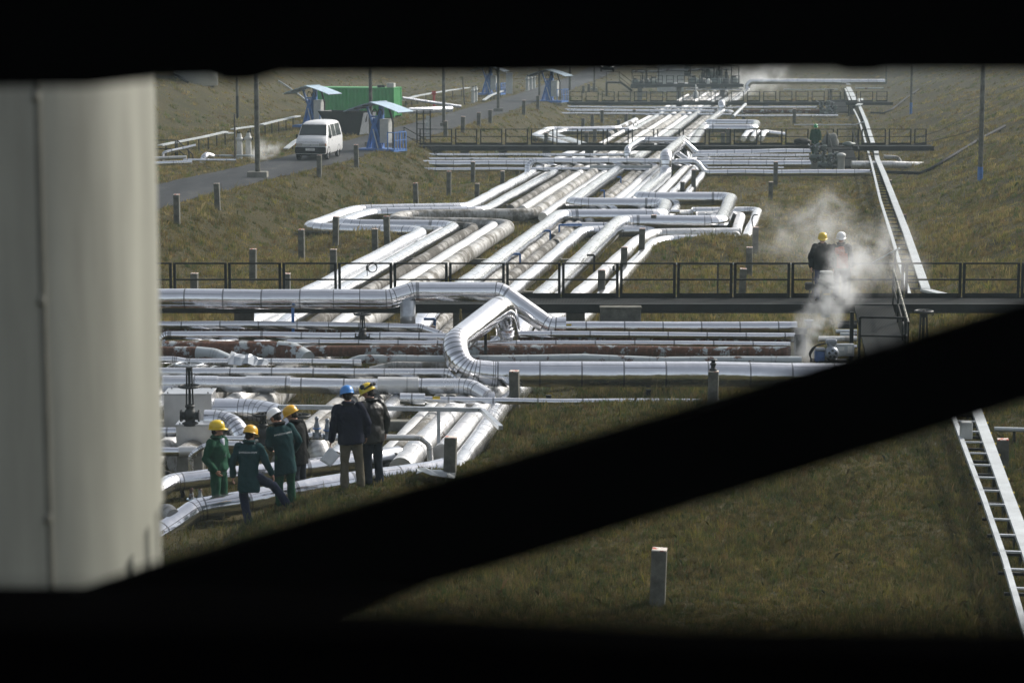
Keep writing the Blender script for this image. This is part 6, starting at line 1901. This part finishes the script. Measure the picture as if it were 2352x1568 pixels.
# dead weed stalks
for k, (x, y, n_, h_, lb) in enumerate([(1000, 1000, 16, .55, 'dark dead weed stalks by the channel stand'), (1012, 1030, 14, .4, 'reddish dead weed clump by the battered pipe'), (740, 985, 14, .35, 'dry bramble on the grey pipes behind the blue helmet'), (940, 985, 18, .4, 'dry weed clump under the cable channel'), (890, 1060, 16, .3, 'dry weed clump beside the black jacket legs'), (1240, 905, 20, .35, 'green weed clump under the biggest shiny pipe'), (960, 1075, 16, .3, 'weed clump in front of the open pipe end')]):
    g = ground((x, y)); m = MB()
    for q in range(n_):
        a = rg.uniform(0, 6.28); rr = rg.uniform(.02, .25); hh = h_ * rg.uniform(.5, 1.1); p0 = Vector((rr * math.cos(a), rr * math.sin(a) * .6, -.03)); p1 = p0 + Vector((rg.gauss(0, .1), rg.gauss(0, .06), hh))
        m.tube([p0, p0.lerp(p1, .55) + Vector((rg.gauss(0, .02), 0, .02)), p1], [.006, .005, .002], 4)
        for w_ in range(5):
            c_ = p0.lerp(p1, rg.uniform(.4, 1)); d_ = Vector((rg.gauss(0, 1), rg.gauss(0, 1), rg.gauss(.3, .6))).normalized() * rg.uniform(.03, .07); e_ = d_.orthogonal().normalized() * .012
            m.add([c_, c_ + d_ * .5 + e_, c_ + d_, c_ + d_ * .5 - e_], [(0, 1, 2, 3)])
    mt = M('dead_weed_%d' % k, [(.03, .02, .015), (.12, .045, .02), (.09, .08, .05), (.11, .09, .045), (.12, .10, .05), (.05, .085, .025), (.10, .085, .045)][k], .9, 0, .4, 20)
    tag(m.build('weed_clump', mt, None, g), lb, 'weeds')

# ------------------------------------------------------------------ what the camera looks through: dark steel lattice and cream vessel
T = thing('lattice_frame', 'out of focus black steel lattice framing the view, diagonal brace across it', 'steel frame', (0, 3.4, CAMZ - 1.2))
oL = Vector(T.location)
def plate(name, poly, Yd, th):
    vs = [PY(p_, Yd) - oL for p_ in poly]
    m = MB(); N_ = len(vs); bk = [v + Vector((0, th, 0)) for v in vs]
    m.add(vs + bk, [list(range(N_)), [N_ + k for k in range(N_)][::-1]] + [(k, N_ + k, N_ + (k + 1) % N_, (k + 1) % N_) for k in range(N_)])
    return m.build(name, 'black', T)
plate('top_beam', [(-900, -687), (3300, -687), (3300, 163), (2030, 165), (2010, 171), (1950, 171), (1930, 163), (1100, 173), (640, 173), (575, 191), (520, 193), (480, 179), (360, 183), (200, 199), (-900, 209)], 3.3, .09)
plate('diagonal_brace', [(150, 1373), (360, 1303), (1640, 925), (2352, 704), (3200, 440), (3200, 640), (2352, 925), (1200, 1283), (800, 1397), (650, 1460), (150, 1500)], 3.42, .05)
plate('gusset_plate', [(-900, 1352), (215, 1352), (360, 1300), (420, 1330), (700, 1405), (760, 1440), (760, 2300), (-900, 2300)], 3.50, .02)
plate('bottom_beam', [(-900, 1414), (760, 1429), (1000, 1437), (1600, 1471), (2400, 1476), (3300, 1480), (3300, 2874), (-900, 2874)], 1.15, .05)

# cream vessel
MAT['seamd'] = M('dark_seam', (.16, .158, .13), .6)
Yv = 7.2; rv = .62
xr = PY((361, 700), Yv).x
zt = CAMZ + .9
T = thing('clad_vessel', 'cream sheet clad vessel filling the left edge, out of focus', 'vessel', (xr - rv, Yv, CAMZ - 2.4))
ov_ = Vector(T.location)
n = 96
m = MB(); top = []; bot = []
for k in range(n):
    a = 2 * PI * k / n
    x, y = rv * math.cos(a), rv * math.sin(a)
    # oblique lower rim, high on the right
    f = (x / rv)
    zlow = PY((300, 1345), Yv).z + .27 * max(0, (f - .68) / .32) ** 1.5
    top.append((x, y, zt - ov_.z)); bot.append((x, y, zlow - ov_.z))
m.add(top + bot, [(n + k, n + (k + 1) % n, (k + 1) % n, k) for k in range(n)], None, True); m.build('outer_shell', 'cream', T)
m = MB(); vs = []
for k in range(n * 2):
    a = PI * k / n; rr = rv * (.985 if k % 6 < 3 else .965); vs += [(rr * math.cos(a), rr * math.sin(a), zt - .2 - ov_.z), (rr * math.cos(a), rr * math.sin(a), -2.0)]
N2 = n * 2
m.add(vs, [(2 * k, 2 * k + 1, 2 * ((k + 1) % N2) + 1, 2 * ((k + 1) % N2)) for k in range(N2)]); m.build('ribbed_skirt', 'cream', T)
# seam with bolts on the near side
xs = PY((97, 700), Yv - .5).x - ov_.x
ys_ = -math.sqrt(max(.01, rv * rv - xs * xs))
m = MB(); m.box((xs, ys_ + .002, (zt + PY((97, 1350), 6.7).z) / 2 - ov_.z), (.024, .012, zt - PY((97, 1350), 6.7).z)); m.build('seam_strip', MAT['seamd'], T)
for y in (222, 690, 1190):
    m = MB(); z_ = PY((97, y), Yv - .5).z - ov_.z; m.ell((xs, ys_ - .004, z_), (.013, .009, .018), 12, 8); m.build('bolt', MAT['seamd'], T)

q = PY((937, 742), 59.35)
m = MB(); m.lathe([(.001, 0), (.2, 0), (.2, .18), (.205, .19), (.205, .21), (.2, .22), (.2, .6), (.001, .6)], 24)
tag(m.build('sleeve_drum', 'zinc', None, (q.x, q.y, q.z)), 'upright galvanised drum sleeve under the hump of the thick shiny pipe', 'sleeve')
# ------------------------------------------------------------------ people
def cloth(name, col, var=.22, ns=9, rough=.85, spec=.12):
    return M(name, col, rough, 0, var, ns, .35, 26, spec)
SKIN = M('skin', (.42, .23, .16), .55, 0, .12, 14, .05, 40, .4)
CL = {'green': cloth('green_workwear', (.009, .056, .030)), 'teal': cloth('dark_teal_parka', (.006, .034, .038)), 'navy': cloth('navy_coat', (.0055, .008, .020)),
      'leather': cloth('black_leather', (.008, .0078, .007), .3, 7, .42, .4), 'blackj': cloth('black_jacket', (.007, .007, .007)), 'khaki': cloth('khaki_trousers', (.10, .088, .062)),
      'jeans': cloth('dark_blue_jeans', (.012, .018, .040)), 'darkj': cloth('dark_jeans', (.014, .019, .028)), 'char': cloth('charcoal_jacket', (.012, .016, .016)), 'bluet': cloth('blue_work_trousers', (.018, .03, .09)),
      'orange': cloth('orange_vest', (.45, .10, .05)), 'boot': cloth('dark_boots', (.018, .015, .012)), 'hair': cloth('dark_hair', (.014, .010, .008), .3, 30), 'shirt': cloth('pale_shirt', (.42, .45, .52))}
def helmet_mat(name, c):
    return M(name, c, .28, 0, .05, 6, 0, 1, .5)
HM = {'yellow': helmet_mat('yellow_helmet', (.66, .47, .025)), 'orange': helmet_mat('orange_yellow_helmet', (.68, .37, .015)), 'white': helmet_mat('white_helmet', (.84, .86, .87)), 'blue': helmet_mat('blue_helmet', (.04, .21, .56)), 'greenh': helmet_mat('green_helmet', (.02, .30, .10))}

def fuse(mb, name, mat, parent, voxel, smooth_it=3, wr=0.0, ws=9.0, seed=0.0):
    """union of closed shapes into one continuous skin"""
    o = mb.build(name, mat, None)
    r_ = o.modifiers.new('fuse', 'REMESH'); r_.mode = 'VOXEL'; r_.voxel_size = voxel; r_.use_smooth_shade = True
    if smooth_it:
        s_ = o.modifiers.new('soft', 'SMOOTH'); s_.iterations = smooth_it; s_.factor = .5
    dg = bpy.context.evaluated_depsgraph_get()
    me = bpy.data.meshes.new_from_object(o.evaluated_get(dg))
    old = o.data
    o.modifiers.clear(); o.data = me; me.name = name
    bpy.data.meshes.remove(old)
    if wr:
        nv = len(me.vertices)
        nr = [v.normal.copy() for v in me.vertices]
        for v, n_ in zip(me.vertices, nr):
            c = v.co
            q = Vector((c.x * ws, c.y * ws, c.z * ws * .75)) + Vector((seed, seed * .3, 0))
            d = noise.noise(q) + .5 * noise.noise(q * 2.1 + Vector((c.z * 6, 0, 0)))
            v.co = c + n_ * (wr * d)
    me.polygons.foreach_set('use_smooth', [True] * len(me.polygons))
    if not me.materials: me.materials.append(mat)
    o.parent = parent
    return o

def loft(m, rings, n=20):
    """rings of (centre, half width, half depth, 3x3 rotation)"""
    vs = []
    for c, a, b, rt in rings:
        for k in range(n):
            t = 2 * PI * k / n
            v = Vector((a * math.cos(t), b * math.sin(t), 0))
            vs.append((rt @ v if rt else v) + Vector(c))
    fs = [(i * n + k, i * n + (k + 1) % n, (i + 1) * n + (k + 1) % n, (i + 1) * n + k) for i in range(len(rings) - 1) for k in range(n)]
    fs += [list(range(n))[::-1], [(len(rings) - 1) * n + k for k in range(n)]]
    m.add(vs, fs, None, True)

def limb(m, pts, rs):
    m.tube(pts, rs, 14)
    for p, r_ in zip(pts, rs): m.ell(p, (r_ * .985, r_ * .985, r_ * .985), 12, 8)

def person(lbl, loc, yaw, h, jacket, trousers, helmet, hem=.84, lean=0, roll=0, hy=0, hp=0, arms=None, legs=None, text=None, trim=None, open_front=False, vest=None, det=True, goggles=False, jr=1.0):
    k = h / 1.78
    T = thing('person', lbl, 'person', loc, yaw, 'workers in helmets')
    SC = Matrix.Scale(k, 4)
    Rl = Matrix.Rotation(math.radians(-lean), 3, 'X') @ Matrix.Rotation(math.radians(roll), 3, 'Y')
    hip = Vector((0, 0, .95))
    def U(p): return Rl @ (Vector(p) - hip) + hip
    arms = arms or [((-.27, .02, 1.15), (-.28, .06, .90)), ((.27, .02, 1.15), (.28, .06, .90))]
    legs = legs or [((-.11, .02, .49), (-.12, -.02, .09)), ((.11, .02, .49), (.12, -.02, .09))]
    sh_ = [U((-.185, 0, 1.425)), U((.185, 0, 1.425))]
    neck0, neck1 = U((0, -.01, 1.45)), U((0, .005, 1.54))
    Rh = Rl @ Matrix.Rotation(math.radians(hy), 3, 'Z') @ Matrix.Rotation(math.radians(-hp), 3, 'X')
    def Hd(p): return Rh @ Vector(p) + neck1
    # --- body: one continuous skin with face, hands and fingers
    m = MB()
    loft(m, [(U((0, 0, z)), a, b, Rl) for z, a, b in ((.88, .145, .105), (1.0, .14, .10), (1.12, .14, .10), (1.28, .16, .11), (1.38, .17, .105), (1.43, .13, .085), (1.47, .06, .055))])
    m.tube([neck0, neck1, Hd((0, .01, .05))], [.062, .056, .058], 14)
    m.ell(Hd((0, .015, .125)), (.076, .094, .112), 20, 14, Rh)
    m.ell(Hd((0, .045, .06)), (.056, .060, .058), 16, 10, Rh)          # jaw
    m.ell(Hd((0, .092, .030)), (.024, .018, .018), 10, 8, Rh)          # chin
    m.tube([Hd((0, .100, .135)), Hd((0, .122, .098)), Hd((0, .106, .088))], [.010, .016, .010], 8)   # nose
    m.ell(Hd((0, .098, .148)), (.050, .014, .012), 12, 8, Rh)          # brow
    m.ell(Hd((0, .098, .066)), (.026, .010, .008), 10, 6, Rh)          # lips
    for sx in (-1, 1):
        m.ell(Hd((sx * .080, .005, .108)), (.012, .022, .034), 10, 8, Rh)   # ears
        m.ell(Hd((sx * .040, .080, .100)), (.022, .018, .018), 10, 8, Rh)   # cheeks
    for s, (el, wr) in zip((0, 1), arms):
        el, wr = Vector(el), Vector(wr)
        limb(m, [sh_[s], el, wr], [.050, .042, .030])
        d = (wr - el).normalized(); sg = -1 if s == 0 else 1
        side = Vector((0, 1, 0)) - d * d.y
        side = side.normalized() if side.length > .2 else Vector((sg, 0, 0))
        pn = d.cross(side).normalized() * (1 if s == 0 else -1)
        if pn.x * sg > 0: pn = -pn                                   # palm faces the thigh
        c = wr + d * .055
        Rp = Matrix((side, pn, d)).transposed()
        m.ell(c, (.042, .018, .056), 12, 8, Rp)
        for q, (o_, L_) in enumerate(((.031, .070), (.011, .080), (-.010, .075), (-.029, .060))):
            a_ = wr + d * .095 + side * o_
            b_ = a_ + d * L_ * .5 + pn * .010 + side * o_ * .12
            c_ = b_ + d * L_ * .38 + pn * .026
            m.tube([wr + d * .06 + side * o_ * .9, a_, b_, c_], [.010, .0095, .0088, .007], 8); m.ell(c_, (.007, .007, .007), 8, 6)
        a_ = wr + d * .035 + side * .036
        m.tube([a_ - side * .012, a_ + side * .016 + d * .026 + pn * .012, a_ + side * .018 + d * .058 + pn * .022], [.013, .011, .008], 8)
    hips = [Vector((-.09, 0, .90)), Vector((.09, 0, .90))]
    for s, (kn, an) in zip((0, 1), legs):
        kn, an = Vector(kn), Vector(an)
        limb(m, [hips[s], kn, an], [.075, .052, .038])
        m.ell(an + Vector((0, .05, -.045)), (.04, .11, .035), 12, 8)
    m.xf(SC); fuse(m, 'body', SKIN, T, .0095 if det else .02, 2)
    # eyes
    if det:
        m = MB()
        for sx in (-1, 1): m.ell(Hd((sx * .031, .099, .123)), (.012, .008, .007), 10, 6, Rh)
        m.xf(SC); m.build('eyes', 'ink', T)
    # hair
    m = MB(); m.ell(Hd((0, -.012, .125)), (.084, .090, .105), 18, 12, Rh); m.ell(Hd((0, -.045, .065)), (.066, .052, .06), 14, 10, Rh)
    m.xf(SC); m.build('hair', CL['hair'], T)
    # jacket
    m = MB()
    j = jr
    prof = [(hem, .192 * j, .158 * j), (hem + .02, .205 * j, .168 * j), ((hem + 1.02) / 2, .198 * j, .158 * j), (1.03, .186 * j, .145 * j), (1.14, .192 * j, .148 * j), (1.28, .212 * j, .155 * j), (1.37, .215 * j, .145 * j), (1.43, .175 * j, .118), (1.475, .095, .09), (1.50, .088, .088), (1.535, .086, .09)]
    if hem < .80:          # a long coat hangs from the hips
        rings = []
        for z, a, b in prof:
            f = max(0, min(1, (z - .80) / .25)); rings.append((U((0, 0, z)) * f + (Vector((0, .0, z)) + Vector((0, math.tan(math.radians(lean)) * (z - .95) * .3, 0))) * (1 - f), a, b, Rl))
    else: rings = [(U((0, 0, z)), a, b, Rl) for z, a, b in prof]
    loft(m, rings, 26)
    for s, (el, wr) in zip((0, 1), arms):
        el, wr = Vector(el), Vector(wr); d = (wr - el).normalized()
        limb(m, [sh_[s], sh_[s].lerp(el, .5), el, el.lerp(wr, .55), wr - d * .01], [.086 * j, .078 * j, .069 * j, .064 * j, .056 * j])
        m.tube([wr - d * .05, wr + d * .012], [.056, .054], 14)
    m.xf(SC); jk = fuse(m, 'jacket', CL[jacket], T, .0135, 2, .016, 8, R.uniform(0, 50))
    # collar
    m = MB(); 
    n = 22; vs = []
    for q in range(n + 1):
        t = -PI * .5 + .5 + (2 * PI - 1.0) * q / n + PI * 1.0
        t = PI / 2 + .45 + (2 * PI - .9) * q / n
        for z, r_ in ((1.475, .098), (1.555, .092), (1.515, .128)):
            vs.append(U((r_ * math.cos(t), r_ * math.sin(t) * .96 - .005, z)))
    m.add(vs, [(3 * q + a, 3 * q + 3 + a, 3 * q + 4 + a, 3 * q + 1 + a) for q in range(n) for a in (0, 1)], None, True)
    m.xf(SC); o = m.build('collar', CL[trim or jacket], T); o.modifiers.new('thick', 'SOLIDIFY').thickness = .008
    if open_front:
        m = MB(); loft(m, [(U((0, .118 + (z < 1.3) * .03, z)), a, .035, Rl) for z, a in ((1.16, .012), (1.3, .035), (1.42, .055), (1.49, .05))], 12); m.xf(SC); m.build('shirt', CL['shirt'], T)
    if vest:
        m = MB(); loft(m, [(U((0, 0, z)), a * j * 1.06, b * j * 1.06, Rl) for z, a, b in ((hem + .02, .205, .168), (1.03, .190, .15), (1.28, .20, .155), (1.40, .17, .14), (1.45, .12, .10))], 22); m.xf(SC); fuse(m, 'vest', CL[vest], T, .016, 2, .008)
    # trousers
    m = MB()
    loft(m, [(Vector((0, 0, z)), a, b, None) for z, a, b in ((.80, .15, .115), (.9, .168, .128), (.98, .16, .12), (1.02, .15, .11))])
    for s, (kn, an) in zip((0, 1), legs):
        kn, an = Vector(kn), Vector(an)
        limb(m, [hips[s], hips[s].lerp(kn, .5), kn, kn.lerp(an, .5), an - Vector((0, 0, .02))], [.108, .098, .082, .078, .076])
    m.xf(SC); fuse(m, 'trousers', CL[trousers], T, .0135, 2, .012, 9, R.uniform(0, 50))
    for s, (kn, an) in zip((0, 1), legs):
        an = Vector(an); m = MB(); m.ell(an + Vector((0, .0, -.03)), (.052, .07, .06), 14, 8); m.ell(an + Vector((.012 * (1 if s else -1), .075, -.048)), (.050, .12, .042), 14, 8)
        m.xf(SC); o = m.build('boot', CL['boot'], T)
    # helmet
    m = MB(); c = Vector((0, .005, .150))
    prof = [(1.0, -.012), (1.0, .0), (.985, .03), (.93, .065), (.80, .10), (.58, .124), (.30, .138), (.001, .142)]
    vs = []; n = 28
    for r_, z in prof:
        for q in range(n):
            t = 2 * PI * q / n; rid = 1 + (.02 if abs(math.cos(t)) < .16 and z > .05 else 0)
            vs.append(Hd(c + Vector((.124 * r_ * math.cos(t), .148 * r_ * math.sin(t), z * rid))))
    fs = [(i * n + q, i * n + (q + 1) % n, (i + 1) * n + (q + 1) % n, (i + 1) * n + q) for i in range(len(prof) - 1) for q in range(n)]
    m.add(vs, fs, None, True)
    br = []
    for q in range(n):
        t = 2 * PI * q / n; pk = max(0, math.sin(t)) ** 3
        for rr, dz in ((1.0, -.010), (1.09 + .30 * pk, -.022 - .018 * pk), (1.09 + .30 * pk, -.028 - .018 * pk), (1.0, -.018)):
            br.append(Hd(c + Vector((.124 * rr * math.cos(t), .148 * rr * math.sin(t), dz))))
    m.add(br, [(4 * q + a, 4 * q + a + 1, 4 * ((q + 1) % n) + a + 1, 4 * ((q + 1) % n) + a) for q in range(n) for a in range(3)], None, True)
    m.xf(SC); hm = m.build('helmet', HM[helmet], T)
    if goggles:
        m = MB(); m.ell(Hd((-.10, .02, .235)), (.035, .05, .05), 14, 10, Rh); m.ell(Hd((.10, .02, .235)), (.035, .05, .05), 14, 10, Rh)
        m.tube([Hd((-.135, -.005, .19)), Hd((-.10, -.11, .2)), Hd((0, -.155, .20)), Hd((.10, -.11, .2)), Hd((.135, -.005, .19))], .016, 8); m.ell(Hd((.03, -.16, .205)), (.05, .03, .032), 12, 8, Rh); m.ell(Hd((-.06, -.145, .21)), (.045, .03, .03), 12, 8, Rh)
        m.xf(SC); m.build('ear_defenders', 'rubber', hm)
    # lettering across the shoulders
    if text:
        bv = BVHTree.FromObject(jk, bpy.context.evaluated_depsgraph_get()) if False else BVHTree.FromPolygons([v.co.copy() for v in jk.data.vertices], [list(p.vertices) for p in jk.data.polygons])
        vs_, fs_ = text_mesh(text, .044 * k)
        bmx = bmesh.new()
        for v in vs_: bmx.verts.new((v.x, 0, v.y))
        bmx.verts.ensure_lookup_table()
        for f in fs_:
            try: bmx.faces.new([bmx.verts[i] for i in f])
            except Exception: pass
        zc = 1.325
        cc = U((0, 0, zc)) * k
        for v in bmx.verts:
            x, z = v.co.x * 1.12, v.co.z
            q = Rl @ Vector((x, 0, z)) + cc
            d = Rl @ Vector((0, 1, 0))
            hit = bv.ray_cast(q - d * .8, d)
            p_ = (hit[0] if hit[0] is not None else q) - d * .004
            v.co = p_
        me = bpy.data.meshes.new('back_lettering'); bmx.to_mesh(me); bmx.free(); me.materials.append(MAT['textw'])
        o = bpy.data.objects.new('back_lettering', me); COL.objects.link(o); o.parent = jk
    return T

if PEOPLE:
    rad = math.radians
    # near group
    def at(x, Y, z=None):
        p_ = PY((x, 1000), Y); return Vector((p_.x, Y, tz(p_.x, Y) if z is None else z))
    person('man in green jacket and yellow helmet facing right, hands at his waist', at(500, 41.6), rad(-118), 1.80, 'green', 'green', 'yellow', hem=.90, lean=-2, hy=28, hp=0, open_front=True, jr=1.08,
           arms=[((-.31, -.06, 1.16), (-.25, .10, .96)), ((.31, -.06, 1.16), (.24, .10, .95))])
    person('man in teal parka and orange yellow helmet, one foot up on a pipe', ground((573, 1204)), rad(-4), 1.74, 'teal', 'jeans', 'orange', hem=.60, lean=9, hy=-28, hp=14, text='EMERSON-MSM',
           legs=[((-.10, .02, .49), (-.02, -.02, .09)), ((.40, .30, .66), (.62, .36, .36))], arms=[((-.30, .04, 1.14), (-.31, .10, .88)), ((.31, .06, 1.15), (.40, .12, .93))])
    person('man in teal parka and white helmet looking down, back turned', ground((656, 1160)), rad(24), 1.76, 'teal', 'green', 'white', hem=.58, lean=10, roll=-7, hy=30, hp=30, text='EMERSON-MSM', trim='blackj',
           arms=[((-.28, .08, 1.14), (-.18, .26, 1.02)), ((.29, .06, 1.15), (.26, .22, .96))])
    person('man in black jacket and orange yellow helmet behind the white helmet, head bowed left', at(686, 43.3), rad(62), 1.82, 'blackj', 'darkj', 'orange', hem=.68, lean=6, roll=-3, hy=18, hp=22)
    g5_ = ground((807, 1121))
    person('man in navy coat and blue helmet holding a paper, back turned', g5_, rad(6), 1.84, 'navy', 'khaki', 'blue', hem=.80, lean=3, roll=-4, hy=8, hp=18, jr=1.16,
           arms=[((-.29, .02, 1.13), (-.34, .05, .86)), ((.29, .05, 1.14), (.28, .12, .92))], legs=[((-.11, .01, .49), (-.12, -.03, .09)), ((.14, .03, .49), (.17, .03, .09))])
    person('man in black leather jacket and yellow helmet with goggles, looking down left', ground((858, 1110)), rad(38), 1.82, 'leather', 'darkj', 'yellow', hem=.74, lean=5, hy=34, hp=24, goggles=True, jr=1.08,
           arms=[((-.28, .06, 1.14), (-.24, .16, .92)), ((.30, .02, 1.14), (.31, .06, .90))])
    q = PY((758, 1050), g5_.y - .03)
    m = MB(); n_ = 7; vs = []
    for i in range(n_):
        for k in range(n_):
            u, v = i / (n_ - 1) - .5, k / (n_ - 1) - .5; vs.append((u * .24, .03 * math.cos(u * 3 + v * 2), v * .30))
    m.add(vs, [(i * n_ + k, (i + 1) * n_ + k, (i + 1) * n_ + k + 1, i * n_ + k + 1) for i in range(n_ - 1) for k in range(n_ - 1)], None, True)
    o = m.build('paper_sheet', 'paper', None, q); o.rotation_euler = (.12, rad(38), .15); o.modifiers.new('thick', 'SOLIDIFY').thickness = .002
    tag(o, 'white paper sheet held down by the man in the navy coat', 'paper')
    # on the walkways
    a_ = PY((1888, 600), 61.15); person('man in charcoal jacket and yellow helmet on the near walkway behind the steam', (a_.x, 61.15, RZ), rad(172), 1.80, 'char', 'bluet', 'yellow', hem=.84, hy=6, hp=8, jr=1.18, trim='blackj', arms=[((-.30, .0, 1.14), (-.31, .06, .90)), ((.30, .0, 1.14), (.28, .10, .92))])
    a_ = PY((1931, 600), 61.3); person('man in orange vest and white helmet half hidden in steam', (a_.x, 61.3, RZ), rad(168), 1.80, 'char', 'bluet', 'white', hem=.84, hy=4, hp=6, vest='orange')
    a_ = PY((1873, 330), 134.2); zf = .92
    person('distant worker in green overalls and green helmet by the second walkway', (a_.x, 134.2, zf), rad(176), 1.78, 'green', 'green', 'greenh', hem=.84, hp=10, jr=1.1, det=False)
    m = MB(); m.box((0, 0, zf / 2), (1.2, .8, zf - .02), bev=.02); tag(m.build('concrete_step', 'conc', None, (a_.x, 134.3, -.01)), 'low concrete step under the distant green worker', 'step')
